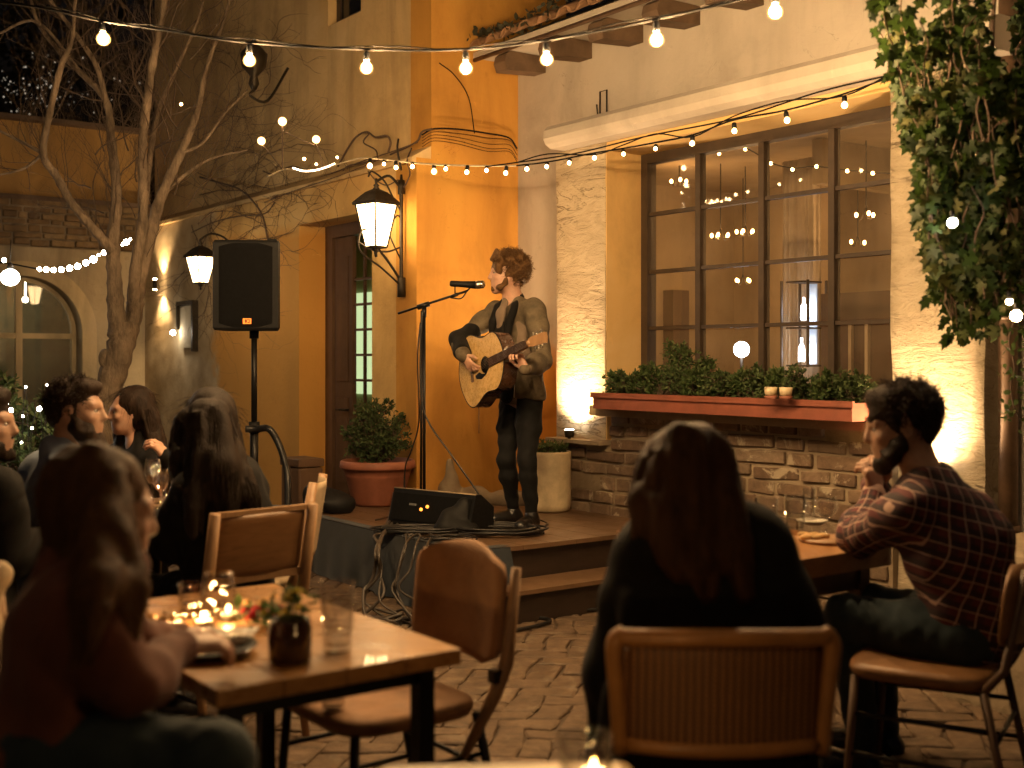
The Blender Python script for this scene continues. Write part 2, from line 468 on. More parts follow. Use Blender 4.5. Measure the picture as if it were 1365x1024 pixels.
def torso(s, J, o=0., k=.05, sc=1., f=.68, low=True):
    p, c, n = Vector(J['pel']), Vector(J['chest']), Vector(J['neck']); fw = Vector(J['fwd'])
    mid = p.lerp(c, .45)
    sh = (Vector(J['shR'])-Vector(J['shL'])).normalized()
    if low: s.cap(p-sh*.055*sc, p+sh*.055*sc, (.098+o)*sc, None, k, sq=(fw, .82))
    s.chain([p-sh*.03*sc, mid-sh*.03*sc, c-sh*.05*sc], [(.1+o)*sc, (.09+o)*sc, (.112+o)*sc], k, sq=(fw, f+.1))
    s.chain([p+sh*.03*sc, mid+sh*.03*sc, c+sh*.05*sc], [(.1+o)*sc, (.09+o)*sc, (.112+o)*sc], k, sq=(fw, f+.1))
    s.cap(Vector(J['shR'])-sh*.02, Vector(J['shL'])+sh*.02, (.052+o)*sc, None, k)
    s.cap(c, n, (.1+o)*sc, (.055+o)*sc, k, sq=(fw, .75))
def foot(s, an, toe, o=0., k=.02):
    an, toe = Vector(an), Vector(toe); d = (toe-an); d.z = 0; d.normalize()
    zt = toe.z
    h = Vector((an.x, an.y, zt+.03))-d*.02
    s.cap(an, h, .036+o, .034+o, k); s.cap(h, toe+UP*.028, .033+o, .03+o, k); s.cap(toe+UP*.03-d*.07, toe+UP*.022, .037+o, .031+o, k)
    s.cut(Vector((toe.x, toe.y, zt)), (0, 0, -1), .002, (h, .3))
def strands(paths, n, spread, r0=.0012, wave=.006, wf=30, seed=1, curl=0, jit=.0):
    """fine tubes following guide polylines"""
    g = random.Random(seed); mb = MB()
    for i in range(n):
        p = spline(g.choice(paths), 4); a = g.uniform(0, 6.28); q = g.uniform(.2, 1)
        off = Vector((math.cos(a), math.sin(a), g.uniform(-.5, .5)))*spread*q; ph = g.uniform(0, 6.28); end = g.uniform(.7, 1.05); w2 = wave*g.uniform(.3, 1.5)
        pts = []
        N = max(3, int(len(p)*end)); N = min(N, len(p))
        for j in range(N):
            t = j/(len(p)-1); o2 = Vector((math.sin(ph+wf*t), math.cos(ph*1.3+wf*t*.8), math.sin(ph*2+wf*t*.6)*.4))*w2*(.3+t)
            pts.append(p[j]+off*(.55+.6*t)+o2)
        mb.tube(pts, [r0*(1.2-.9*j/N) for j in range(N)], 3, False)
    return mb
# ================================================================ materials
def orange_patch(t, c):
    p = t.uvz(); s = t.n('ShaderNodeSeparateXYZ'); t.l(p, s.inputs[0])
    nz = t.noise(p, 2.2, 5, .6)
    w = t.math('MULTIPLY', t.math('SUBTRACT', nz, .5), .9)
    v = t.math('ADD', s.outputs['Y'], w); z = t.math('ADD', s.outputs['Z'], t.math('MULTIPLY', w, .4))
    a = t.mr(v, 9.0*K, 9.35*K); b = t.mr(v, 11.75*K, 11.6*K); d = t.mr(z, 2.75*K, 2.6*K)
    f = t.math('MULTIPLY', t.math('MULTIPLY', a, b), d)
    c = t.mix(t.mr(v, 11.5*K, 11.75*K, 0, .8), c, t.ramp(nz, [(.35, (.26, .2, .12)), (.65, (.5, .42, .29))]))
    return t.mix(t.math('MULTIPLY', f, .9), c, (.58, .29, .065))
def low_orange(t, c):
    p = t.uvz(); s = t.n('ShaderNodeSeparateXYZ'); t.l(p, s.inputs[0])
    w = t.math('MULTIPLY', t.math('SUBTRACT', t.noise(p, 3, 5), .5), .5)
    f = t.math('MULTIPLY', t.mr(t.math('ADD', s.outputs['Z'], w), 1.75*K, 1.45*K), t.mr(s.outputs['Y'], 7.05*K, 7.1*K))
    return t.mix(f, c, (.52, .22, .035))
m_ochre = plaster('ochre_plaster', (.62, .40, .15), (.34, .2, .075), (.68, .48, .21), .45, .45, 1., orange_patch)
m_ochre_up = plaster('aged_ochre_plaster', (.60, .42, .20), (.30, .2, .095), (.68, .5, .26), .7, .5)
m_orange = plaster('orange_plaster', (.54, .27, .055), (.30, .13, .025), (.58, .31, .065), .5, .35)
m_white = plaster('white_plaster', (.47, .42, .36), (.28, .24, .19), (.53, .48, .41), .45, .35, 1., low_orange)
m_pale = plaster('pale_plaster', (.60, .47, .27), (.22, .17, .09), (.54, .45, .29), .6, .5)
m_court = plaster('court_plaster', (.46, .37, .23), (.15, .12, .08), (.46, .39, .27), .7, .6)
m_back = plaster('back_wall_plaster', (.44, .25, .08), (.17, .10, .045), (.42, .26, .1), .5, .4)
m_int = plaster('interior_plaster', (.44, .33, .19), (.26, .18, .10), (.50, .38, .24), .6, .2, .8)
# rough trowelled pilaster
def rough_plaster(name='rough_trowelled_plaster', bd=.055, ck=.8):
    t = NT(name); p = t.uvz()
    r1 = t.noise(p, 7, 8, .68, 1.2, (1, .6, 1.7)); r2 = t.noise(p, 28, 6, .7, .5, (1, 1, 1.6)); big = t.noise(p, 1.6, 4)
    crack = t.noise(p, 3.2, 6, .62, 1.4, (1, .45, 1.9))
    cr = t.math('ABSOLUTE', t.math('SUBTRACT', crack, .5)); crm = t.mr(cr, .0, .014, 1, 0)
    crm = t.math('MULTIPLY', crm, t.mr(big, .42, .6))
    c = t.ramp(r1, [(.3, (.42, .34, .23)), (.55, (.54, .45, .32)), (.75, (.58, .5, .37))])
    c = t.mix(t.math('MULTIPLY', crm, ck), c, (.12, .08, .05))
    h = t.math('ADD', t.math('MULTIPLY', r1, 1.), t.math('MULTIPLY', r2, .35))
    h = t.math('SUBTRACT', h, t.math('MULTIPLY', crm, .5))
    t.b.inputs['Specular IOR Level'].default_value = .25
    return t.fin(c, .85, t.bump(h, 1., bd))
m_rough = rough_plaster(); m_rough2 = rough_plaster('smoother_trowelled_plaster', .018, .4)
def stones(name, cols, rnd=.5, grime=.5, rough=.85, bs=.6, gloss=None, spec=.3):
    t = NT(name); p = t.pos()
    g = t.n('ShaderNodeNewGeometry').outputs['Random Per Island']
    c = t.ramp(g, [(i/(len(cols)-1), x) for i, x in enumerate(cols)])
    n = t.noise(p, 12, 6, .7, .5); c = t.mix(t.mr(n, .35, .7, 0, grime), c, sm(cols[0], .35))
    pl = t.noise(p, 4.2, 7, .72, .8); c = t.mix(t.mr(pl, .56, .62, 0, rnd), c, (.36, .3, .22))
    n1 = t.bump(t.noise(p, 18, 7, .7), bs, .012)
    t.b.inputs['Specular IOR Level'].default_value = spec
    r = rough if gloss is None else t.mr(t.noise(p, 2.2, 5), .35, .65, gloss, rough)
    return t.fin(c, r, n1)
m_brick = stones('old_brick', [(.14, .09, .06), (.22, .15, .10), (.17, .12, .08), (.27, .20, .14), (.20, .135, .09)], .95, .6)
m_mortar = plaster('old_mortar', (.27, .21, .14), (.12, .09, .06), (.34, .27, .19), .6, .9)
m_stone = stones('band_stone', [(.16, .1, .05), (.3, .2, .1), (.22, .14, .07), (.36, .25, .13)], .3, .5)
m_paver = stones('worn_pavers', [(.115, .074, .045), (.16, .105, .063), (.13, .083, .05), (.18, .118, .072)], .2, .85, .8, .8, .45, .4)
m_ground = simple('packed_ground', (.075, .05, .032), .8, var=.3, vscale=3, bump=.4, bscale=30)
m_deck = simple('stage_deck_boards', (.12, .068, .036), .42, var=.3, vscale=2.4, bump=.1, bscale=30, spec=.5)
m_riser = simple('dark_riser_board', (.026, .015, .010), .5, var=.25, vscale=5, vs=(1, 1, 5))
m_drape = simple('blue_black_drape', (.009, .015, .023), .8, var=.3, vscale=6, bump=.2, bscale=300, sheen=.15)
m_iron = simple('wrought_iron', (.035, .028, .02), .5, .6, .3, 12, .3, 50)
m_frame = simple('brown_window_paint', (.05, .033, .021), .5, 0, .25, 9, .2, 30)
m_doorwood = simple('dark_door_wood', (.10, .055, .03), .5, 0, .3, 4, .25, 25, vs=(1, 1, .15))
m_beam = simple('weathered_beam', (.12, .075, .045), .75, 0, .35, 5, .5, 25)
m_tile = simple('clay_roof_tile', (.30, .17, .09), .8, 0, .4, 6, .4, 30)
m_leafdark = simple('dry_dark_leaves', (.03, .028, .012), .8)
m_pipe = simple('rusty_drain_pipe', (.10, .06, .035), .6, .3, .4, 7)
m_terra = simple('red_terracotta', (.21, .062, .036), .62, 0, .22, 7, .25, 40)
m_terrapot = simple('terracotta_pot_clay', (.25, .088, .05), .6, 0, .2, 8, .2, 40)
m_potwhite = simple('weathered_white_glaze', (.58, .47, .30), .5, 0, .28, 6, .2, 25)
m_soil = simple('dark_soil', (.03, .02, .012), .95, 0, .4, 30, .8, 60)
m_black = simple('matt_black_plastic', (.005, .005, .0055), .6, 0, .2, 20, .3, 300, .0015, .25)
m_blackmetal = simple('black_powder_metal', (.009, .0085, .0085), .4, .5, .2, 20, .1, 100)
m_rubber = simple('black_cable_rubber', (.008, .0075, .0075), .42, 0, .2, 20, 0)
m_grille = simple('black_speaker_cloth', (.005, .005, .0055), .85, 0, .15, 20, .4, 500, .002, .12)
m_cable = simple('light_cable', (.009, .008, .007), .85, spec=.1)
m_cablepale = simple('pale_cable', (.4, .33, .22), .6)
m_chrome = simple('worn_chrome', (.5, .46, .4), .28, 1, .1)
def emit_shell(name, col, st, f):
    t = NT(name); t.t.nodes.remove(t.b); tr = t.n('ShaderNodeBsdfTransparent'); tr.inputs['Color'].default_value = (1, .9, .75, 1)
    em = t.n('ShaderNodeEmission'); em.inputs['Color'].default_value = (*col, 1); em.inputs['Strength'].default_value = st; mx = t.n('ShaderNodeMixShader'); mx.inputs[0].default_value = f
    t.l(tr.outputs[0], mx.inputs[1]); t.l(em.outputs[0], mx.inputs[2]); t.l(mx.outputs[0], t.out.inputs[0]); return t.m
m_bulb = emit('warm_bulb', (1., .69, .37), 3400)
m_bulb_s = emit('warm_small_bulb', (1., .67, .35), 70)
m_bulb_w = emit('cool_white_bulb', (1., .88, .7), 50)
m_shell = emit_shell('bulb_halo_shell', (1., .50, .14), 3.2, .36)  # amber emission in the shell stands in for the halo around a bulb
m_shell_s = emit_shell('small_bulb_halo_shell', (1., .52, .16), 3., .5)
m_bulb_fill = emit('warm_fill_bulb', (1., .63, .30), 270)
m_fil_amb = emit('amber_room_lamp', (1., .52, .16), 14)
m_lantern = emit('lantern_glass_lit', (1., .65, .30), 9)
m_lantern2 = emit('small_lantern_glass_lit', (1., .65, .31), 8)
m_globe = emit('white_globe_lit', (.93, .93, 1.), 9)
m_flame = emit('candle_flame', (1., .55, .16), 13)
m_led = emit('orange_led', (1., .3, .04), 1.1)
def hazed(m):  # patchy diffuse veil painted on the glass for the haze of reflections
    nt = m.node_tree; o = nt.nodes['Material Output']; src = o.inputs[0].links[0].from_socket; d = nt.nodes.new('ShaderNodeBsdfDiffuse'); d.inputs[0].default_value = (.62, .5, .36, 1)
    mx = nt.nodes.new('ShaderNodeMixShader'); tc = nt.nodes.new('ShaderNodeNewGeometry'); nz = nt.nodes.new('ShaderNodeTexNoise'); nt.links.new(tc.outputs['Position'], nz.inputs['Vector']); nz.inputs['Scale'].default_value = 2.5; nz.inputs['Detail'].default_value = 6
    mr = nt.nodes.new('ShaderNodeMapRange'); nt.links.new(nz.outputs['Fac'], mr.inputs[0]); mr.inputs[1].default_value = .3; mr.inputs[2].default_value = .7; mr.inputs[3].default_value = .03; mr.inputs[4].default_value = .14
    nt.links.new(mr.outputs[0], mx.inputs[0]); nt.links.new(src, mx.inputs[1]); nt.links.new(d.outputs[0], mx.inputs[2]); nt.links.new(mx.outputs[0], o.inputs[0]); return m
m_pane = glass('window_glass', (1, 1, 1), .03, 1.5, (.86, .83, .78), 1.5)
m_glass = glass('drinking_glass', (1, 1, 1), .03, 1.5, (.97, .97, .965), 1.7)
m_water = glass('clear_water', (1, 1, 1), .03, 1., (.95, .95, .945), 1.4)
m_curtain = simple('sheer_curtain', (.62, .5, .36), .85, 0, .15, 5)
def leafmat(name, a, b, c, rough=.62, trans=.25):
    t = NT(name); g = t.n('ShaderNodeNewGeometry').outputs['Random Per Island']
    t.fin(t.ramp(g, [(0, a), (.6, b), (1, c)]), rough)
    t.b.inputs['Specular IOR Level'].default_value = .2
    tr = t.n('ShaderNodeBsdfTranslucent'); tr.inputs['Color'].default_value = (*sm(b, 1.6), 1)
    mx = t.n('ShaderNodeMixShader'); mx.inputs[0].default_value = trans
    t.l(t.b.outputs[0], mx.inputs[1]); t.l(tr.outputs[0], mx.inputs[2]); t.l(mx.outputs[0], t.out.inputs[0]); return t.m
m_ivy = leafmat('vine_leaf', (.014, .027, .006), (.028, .05, .010), (.075, .07, .018))
m_box = leafmat('boxwood_leaf', (.03, .05, .018), (.06, .09, .035), (.10, .13, .05))
m_herb = leafmat('herb_leaf', (.03, .055, .02), (.06, .095, .03), (.12, .15, .06))
m_bark = simple('pale_bark', (.18, .135, .095), .9, 0, .6, 14, 1., 30, .03, obj=False, vs=(1, 1, .35))
m_twig = simple('thin_twig', (.075, .05, .033), .9)
m_vinewood = simple('bare_vine_stem', (.09, .055, .035), .85)

# ================================================================ ground and paving
mb = MB(); mb.add([(-45, -12, 0), (45, -12, 0), (45, 60, 0), (-45, 60, 0)], [(0, 1, 2, 3)])
tag(mb.build('ground', m_ground), kind='structure')
mb = MB(); g = random.Random(3)
rotp = ROT+R(45)
ax, ay = Vector((math.cos(rotp), math.sin(rotp), 0)), Vector((-math.sin(rotp), math.cos(rotp), 0))
def paver(cx, cy, lx, ly):
    c = Vector((0, 6, 0))+ax*cx+ay*cy
    if c.y < 1.5 or c.y > 13.5 or abs(c.x) > c.y*.62+1: return
    j = lambda a: a*.5-.003-g.random()*.005
    z = .006+g.random()*.005; tx, ty = g.uniform(-.02, .02), g.uniform(-.02, .02)
    pts = []
    for sx, sy in ((-1, -1), (-.2, -1), (1, -1), (1, .3), (1, 1), (.1, 1), (-1, 1), (-1, -.2)):
        x, y = sx*j(lx), sy*j(ly); pts.append((x+g.uniform(-.009, .009), y+g.uniform(-.009, .009)))
    top = [c+ax*x+ay*y+UP*(z+tx*x+ty*y) for x, y in pts]
    mid = [c+ax*x*.9+ay*y*.9+UP*(z+.005+tx*x+ty*y) for x, y in pts]
    bot = [c+ax*x*1.02+ay*y*1.02-UP*.01 for x, y in pts]
    wp = lambda p: p+Vector((.022*math.sin(p.x*5.1+p.y*2.3)+.012*math.sin(p.x*13+p.y*9), .03*math.sin(p.x*3.3-p.y*4.1)+.012*math.sin(p.x*11-p.y*15), .004*math.sin(p.x*2.9)*math.sin(p.y*3.7)))
    vs = [wp(p) for p in bot+top+mid]; n = 8; fs = []
    for k in (0, 1):
        for i in range(n): jn = (i+1) % n; fs.append((k*n+i, k*n+jn, (k+1)*n+jn, (k+1)*n+i))
    fs.append(tuple(range(2*n, 3*n))); mb.add(vs, fs, False)
a = .118
for i in range(-78, 79):                 # herringbone pavers
    for jx in range(-78, 79):
        k = (i-jx) % 4
        if k == 0: paver(i*a+a/2, jx*a, 2*a, a)
        elif k == 3: paver(i*a, jx*a+a/2, a, 2*a)
tag(mb.build('paving', m_paver), kind='structure')

# ================================================================ ochre house
LEDGE = 3.03
hs = thing('ochre_house', 'ochre and orange plastered house wall with a deep doorway behind the stage', 'house', W(4.84, 7.77, 0))
mb = MB()
o = W(4.84, 0, 0); o.z = 0
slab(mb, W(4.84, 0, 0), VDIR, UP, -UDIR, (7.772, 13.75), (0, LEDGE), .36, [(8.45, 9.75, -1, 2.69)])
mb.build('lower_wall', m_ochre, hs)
mb = MB()
slab(mb, W(4.975, 0, 0), VDIR, UP, -UDIR, (7.774, 13.75), (LEDGE+.004, 7), .3, [(8.87, 9.46, 4.42, 5.5)])
mb.build('upper_wall', m_ochre_up, hs)
mb = MB()   # sloping ledge
for a0, a1 in ((7.775, 13.74),):
    vs = [W(4.80, a0, LEDGE), W(4.80, a1, LEDGE), W(4.972, a1, LEDGE+.1), W(4.972, a0, LEDGE+.1), W(4.80, a0, LEDGE-.035), W(4.80, a1, LEDGE-.035), W(4.972, a1, LEDGE-.035), W(4.972, a0, LEDGE-.035)]
    mb.add(vs, [(0, 1, 2, 3), (4, 7, 6, 5), (0, 4, 5, 1), (0, 3, 7, 4), (1, 5, 6, 2)])
mb.build('ledge', m_ochre_up, hs)
mb = MB(); slab(mb, W(0, 7.77, 0), UDIR, UP, -VDIR, (4.838, 6.3), (0, LEDGE), .3); slab(mb, W(0, 7.771, 0), UDIR, UP, -VDIR, (4.972, 6.3), (LEDGE, 7), .3)
mb.build('return_wall', m_orange, hs)
# door
mb = MB(); ubox(mb, 5.10, 5.19, 9.62, 9.75, 0, 2.69); ubox(mb, 5.10, 5.19, 8.45, 8.56, 0, 2.69); ubox(mb, 5.10, 5.19, 8.56, 9.62, 2.58, 2.69); ubox(mb, 5.11, 5.18, 8.56, 9.62, 0, .18)
mb.build('door_frame', m_doorwood, hs)
mb = MB(); ubox(mb, 5.13, 5.17, 9.3, 9.615, .18, 2.575); ubox(mb, 5.115, 5.129, 9.36, 9.56, .4, 1.15); ubox(mb, 5.115, 5.129, 9.36, 9.56, 1.3, 2.4)
dr = mb.build('door', m_doorwood, hs)
mb = MB(); mb.tube([W(5.115, 9.34, 1.05), W(5.06, 9.34, 1.05), W(5.05, 9.38, 1.05), W(5.05, 9.45, 1.05)], .01); mb.build('handle', m_iron, dr)
mb = MB()
for z in (.5, .95, 1.3, 1.52, 1.74, 1.96, 2.18): ubox(mb, 5.14, 5.16, 8.56, 9.29, z, z+.022)
for v in (8.8, 9.1): ubox(mb, 5.138, 5.162, v, v+.022, .18, 2.575)
mb.build('door_grid', m_doorwood, hs)
m_glassblock = emit('lit_greenish_glass', (.55, .70, .36), .42)
tt = NT('hall_wall_green'); m_hall = plaster('green_hall_plaster', (.34, .36, .2), (.15, .18, .09), None, .5)
mb = MB(); slab(mb, W(5.9, 0, 0), VDIR, UP, -UDIR, (7.9, 12.5), (0, 2.9), .1); slab(mb, W(0, 12.2, 0), UDIR, UP, -VDIR, (5.2, 5.9), (0, 2.9), .1)
slab(mb, W(0, 8.1, 0), UDIR, UP, VDIR, (5.2, 5.9), (0, 2.9), .1); slab(mb, W(5.2, 8.0, 2.9), UDIR, VDIR, -UP, (0, .8), (0, 4.3), .1)
mb.build('hall_interior', m_hall, hs)
mb = MB(); ubox(mb, 5.86, 5.89, 10.1, 10.8, 1.15, 2.15)
gb = mb.build('lit_pane', m_glassblock, hs)
# little upstairs window
wn = None
mb = MB()
for (v0, v1, z0, z1) in ((8.87, 8.93, 4.42, 5.5), (9.40, 9.46, 4.42, 5.5), (8.93, 9.4, 4.42, 4.48), (8.93, 9.4, 4.9, 4.94)): ubox(mb, 5.06, 5.11, v0, v1, z0, z1)
wn = mb.build('window', m_frame, hs)
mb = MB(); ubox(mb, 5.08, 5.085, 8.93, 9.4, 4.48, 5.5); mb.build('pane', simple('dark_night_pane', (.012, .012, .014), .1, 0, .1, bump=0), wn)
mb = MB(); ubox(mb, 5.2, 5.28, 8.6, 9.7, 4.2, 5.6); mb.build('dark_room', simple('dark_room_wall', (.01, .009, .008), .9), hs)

# ================================================================ courtyard wall with arched window
cw = thing('courtyard_wall', 'tall rendered courtyard wall with a rough stone band and an arched window', 'wall', W(2.5, 13.75, 0))
def arch_hole(mb, o, a, b, n, A, B, t, c, rad, z0, zs, seg=22):
    """wall face with one arched opening: centre c, radius rad, from z0, springing zs"""
    def P(x, y, d=0): return Vector(o)+(a*x+b*y-n*d)*K
    arc = [(c-rad*math.cos(math.pi*i/seg), zs+rad*math.sin(math.pi*i/seg)) for i in range(seg+1)]
    pts = [(c-rad, z0)]+arc+[(c+rad, z0)]
    for i in range(seg):
        x0, y0 = arc[i]; x1, y1 = arc[i+1]
        mb.add([P(x0, y0), P(x1, y1), P(x1, B[1]), P(x0, B[1])], [(0, 1, 2, 3)])
    mb.add([P(A[0], B[0]), P(c-rad, B[0]), P(c-rad, B[1]), P(A[0], B[1])], [(0, 1, 2, 3)])
    mb.add([P(c+rad, B[0]), P(A[1], B[0]), P(A[1], B[1]), P(c+rad, B[1])], [(0, 1, 2, 3)])
    if z0 > B[0]: mb.add([P(c-rad, B[0]), P(c+rad, B[0]), P(c+rad, z0), P(c-rad, z0)], [(0, 1, 2, 3)])
    pts = pts+[pts[0]]
    for i in range(len(pts)-1):
        (x0, y0), (x1, y1) = pts[i], pts[i+1]
        mb.add([P(x0, y0), P(x0, y0, t), P(x1, y1, t), P(x1, y1)], [(0, 1, 2, 3)])
AC = 3.49; AR = .62; AZ = 1.78
mb = MB(); arch_hole(mb, W(0, 13.7, 0), UDIR, UP, -VDIR, (-3, 4.838), (0, 2.72), .4, AC, AR, .7, AZ)
mb.add([W(-3, 13.7, 2.72), W(4.838, 13.7, 2.72), W(4.838, 14.2, 2.74), W(-3, 14.2, 2.74)], [(0, 1, 2, 3)])
mb.build('lower_wall', m_court, cw)
mb = MB(); slab(mb, W(0, 13.82, 0), UDIR, UP, -VDIR, (-3, 4.96), (2.6, 3.3), .4); bb = mb.build('band_wall', m_mortar, cw)
mb = MB(); gg = random.Random(5)
z = 2.74
while z < 3.22:
    h = gg.uniform(.055, .1); u = -3+gg.random()*.2
    while u < 4.9:
        w_ = gg.uniform(.1, .32); d = gg.uniform(.015, .06)
        zz = z+gg.uniform(-.008, .008)
        mb.rbox(W(u+w_/2, 13.82-d/2+.02, zz+h/2), (w_-.02)*K, (d+.04)*K, (h-.014)*K, .012, Matrix.Rotation(ROT+gg.uniform(-.05, .05), 3, 'Z'), 2); u += w_
    z += h
mb.build('stone_band', m_stone, cw)
mb = MB(); slab(mb, W(0, 13.9, 0), UDIR, UP, -VDIR, (-3, 4.97), (3.302, 4.12), .35)
mb.build('upper_wall', m_back, cw)
mb = MB(); ubox(mb, -3, 4.96, 13.76, 14.3, 4.122, 4.17); ubox(mb, -3, 4.96, 13.78, 13.86, 3.25, 3.3); mb.build('coping', m_beam, cw)
# arch surround
mb = MB(); seg = 26
for k in range(seg+4):
    def AP(t, r):
        if t < 0: return (AC-r, AZ+t)
        if t > 1: return (AC+r, AZ-(t-1))
        return (AC-r*math.cos(math.pi*t), AZ+r*math.sin(math.pi*t))
    ts = [-1.05, -.5]+[i/seg for i in range(seg+1)]+[1.5, 2.05]
for i in range(len(ts)-1):
    q = [AP(ts[i], AR), AP(ts[i+1], AR), AP(ts[i+1], AR+.16), AP(ts[i], AR+.16)]
    f = [W(x, 13.64, y) for x, y in q]; b_ = [W(x, 13.699, y) for x, y in q]
    mb.add(f+b_, [(0, 1, 2, 3), (0, 4, 5, 1), (3, 2, 6, 7)])
mb.build('arch_surround', m_pale, cw)
mb = MB()
for i in range(len(ts)-1):
    q = [AP(ts[i], AR-.05), AP(ts[i+1], AR-.05), AP(ts[i+1], AR-.004), AP(ts[i], AR-.004)]
    f = [W(x, 13.86, y) for x, y in q]; b_ = [W(x, 13.92, y) for x, y in q]
    mb.add(f+b_, [(0, 1, 2, 3), (0, 1, 5, 4)[::-1], (3, 2, 6, 7)])
ubox(mb, AC-.035, AC+.035, 13.86, 13.91, .75, AZ+AR-.05); ubox(mb, AC-AR+.05, AC-.036, 13.865, 13.905, 1.72, 1.78); ubox(mb, AC+.036, AC+AR-.05, 13.865, 13.905, 1.72, 1.78)
af = mb.build('arched_window', m_pale, cw)
mb = MB(); ubox(mb, AC-AR, AC+AR, 13.885, 13.89, .7, AZ+AR); mb.build('pane', m_pane, af)
m_dim = simple('dim_room_green', (.10, .11, .06), .8, 0, .5, 2.5)
mb = MB(); slab(mb, W(0, 15.4, 0), UDIR, UP, -VDIR, (2, 4.9), (0, 2.7), .1); slab(mb, W(2, 14.1, 0), UDIR, VDIR, UP, (0, 2.9), (0, 1.3), .1); slab(mb, W(2, 14.1, 2.6), UDIR, VDIR, -UP, (0, 2.9), (0, 1.3), .1)
slab(mb, W(4.9, 0, 0), VDIR, UP, -UDIR, (14.1, 15.4), (0, 2.7), .1); slab(mb, W(2.0, 0, 0), VDIR, UP, UDIR, (14.1, 15.4), (0, 2.7), .1)
mb.build('room_interior', m_dim, cw)
for (u_, v_, z_) in ((3.35, 14.7, 2.2), (3.72, 14.5, 2.18)):
    mb = MB(); mb.ball(W(u_, v_, z_), .03, 10); mb.tube([W(u_, v_, z_+.03), W(u_, v_, 2.6)], .005)
    tag(mb.build('ceiling_lamp', m_bulb_w), 'small round lamp lit inside the arched window, '+('nearer its centre bar' if u_ < 3.5 else 'nearer its frame'), 'lamp')

# ================================================================ white house
wh = thing('white_house', 'whitewashed house wall with a big gridded window, pilasters and a tiled eave', 'house', W(5.65, 5, 0))
VL, VR = 6.53, 4.12             # window opening
mb = MB(); slab(mb, W(5.8, 0, 0), VDIR, UP, -UDIR, (1.2, 7.768), (0, 3.98), .22, [(VR-.1, VL+.004, .9, 3.02)])
mb.build('wall', m_white, wh)
def roughslab(mb, u, v0, v1, z0, z1, d, amp, seed, n=(14, 60)):
    f = wav(seed, amp, 9, 9)
    nv_, nz = n; vs = []; fs = []
    for i in range(nv_+1):
        for j in range(nz+1):
            v = v0+(v1-v0)*i/nv_; z = z0+(z1-z0)*j/nz
            e = amp*2*(1 if i in (0, nv_) else 0)
            vs.append(W(u+float(f(np.array(v), np.array(z*.8), np.array(z)))+e, v, z))
    for i in range(nv_):
        for j in range(nz): a = i*(nz+1)+j; fs.append((a, a+1, a+nz+2, a+nz+1))
    mb.add(vs, fs, True)
    for i in (0, nv_):      # sides back to the wall
        for j in range(nz):
            a = vs[i*(nz+1)+j]; b = vs[i*(nz+1)+j+1]; c = Vector(a)+UDIR*d; e2 = Vector(b)+UDIR*d
            mb.add([a, b, e2, c] if i == nv_ else [a, c, e2, b], [(0, 1, 2, 3)])
mb = MB(); roughslab(mb, 5.65, VL, 7.09, 0, 3.05, .37*K, .004, 2); mb.build('pilaster', m_rough2, wh)
mb = MB(); roughslab(mb, 5.65, 3.547, VR, 0, 3.05, .37*K, .008, 4); mb.build('pilaster', m_rough, wh)
mb = MB(); ubox(mb, 5.662, 6.02, VL-.012, VL+.10, .9, 3.02); ubox(mb, 5.66, 5.809, VR, VL-.013, 2.99, 3.049); ubox(mb, 5.81, 6.02, VR-.1, VL-.013, 2.99, 3.1); ubox(mb, 5.81, 6.02, VR-.12, VR-.004, .9, 2.99)
mb.build('window_reveal', plaster('ochre_reveal_plaster', (.66, .44, .18), (.42, .27, .1), (.7, .5, .24), .25, .15), wh)
mb = MB(); ubox(mb, 5.5, 6.1, VR-.1, VL-.006, 1.1, 1.17); mb.build('window_sill', m_pale, wh)
mb = MB()    # hood over the window, rounded front
prof = [(5.8, 3.235), (5.55, 3.23), (5.49, 3.215), (5.455, 3.18), (5.45, 3.12), (5.47, 3.08), (5.52, 3.052), (5.8, 3.052)]
mb.prism([W(u_, 6.99, z_) for u_, z_ in prof], VDIR*(-3.6)*K); mb.build('hood', m_white, wh)
# window
bars_v = [VL-.004, 5.95, 5.37, 4.80, 4.22]; bars_z = [1.17, 1.72, 2.13, 2.55, 2.985]
mb = MB(); uf = 5.99
ubox(mb, uf, 6.08, VL-.08, VL-.014, 1.17, 2.99); ubox(mb, uf, 6.08, VR-.096, VR+.06, 1.17, 2.99)
ubox(mb, uf+.002, 6.078, VR+.06, VL-.075, 2.92, 2.99); ubox(mb, uf+.002, 6.078, VR+.06, VL-.075, 1.17, 1.23)
fr = mb.build('window', m_frame, wh); m_pane = hazed(m_pane)
mb = MB()
for v in bars_v[1:4]: ubox(mb, uf+.01, 6.06, v-.023, v+.023, 1.23, 2.92)
for z in bars_z[1:4]:
    for i in range(4):
        a0 = (bars_v[i]-.075 if i == 0 else bars_v[i]-.028); a1 = (bars_v[i+1]+.028 if i < 3 else VR+.06)
        ubox(mb, uf+.016, 6.05, a1, a0, z-.013, z+.013)
mb.build('glazing_bars', m_frame, fr)
vs_ = [VL-.075, 5.95, 5.37, 4.80, VR+.06]; zs_ = [1.23, 1.72, 2.13, 2.55, 2.92]; gp = random.Random(9)
for i in range(4):
    for j in range(4):
        v0, v1 = vs_[i+1]+(.028 if i < 3 else 0), vs_[i]-(.028 if i else 0); z0, z1 = zs_[j]+(.017 if j else 0), zs_[j+1]-(.017 if j < 3 else 0)
        mb = MB(); d = [gp.uniform(-.003, .003) for _ in range(4)]
        mb.add([W(6.03+d[0], v0, z0), W(6.03+d[1], v1, z0), W(6.03+d[2], v1, z1), W(6.03+d[3], v0, z1)], [(0, 1, 2), (0, 2, 3)]); mb.build('pane', m_pane, fr)
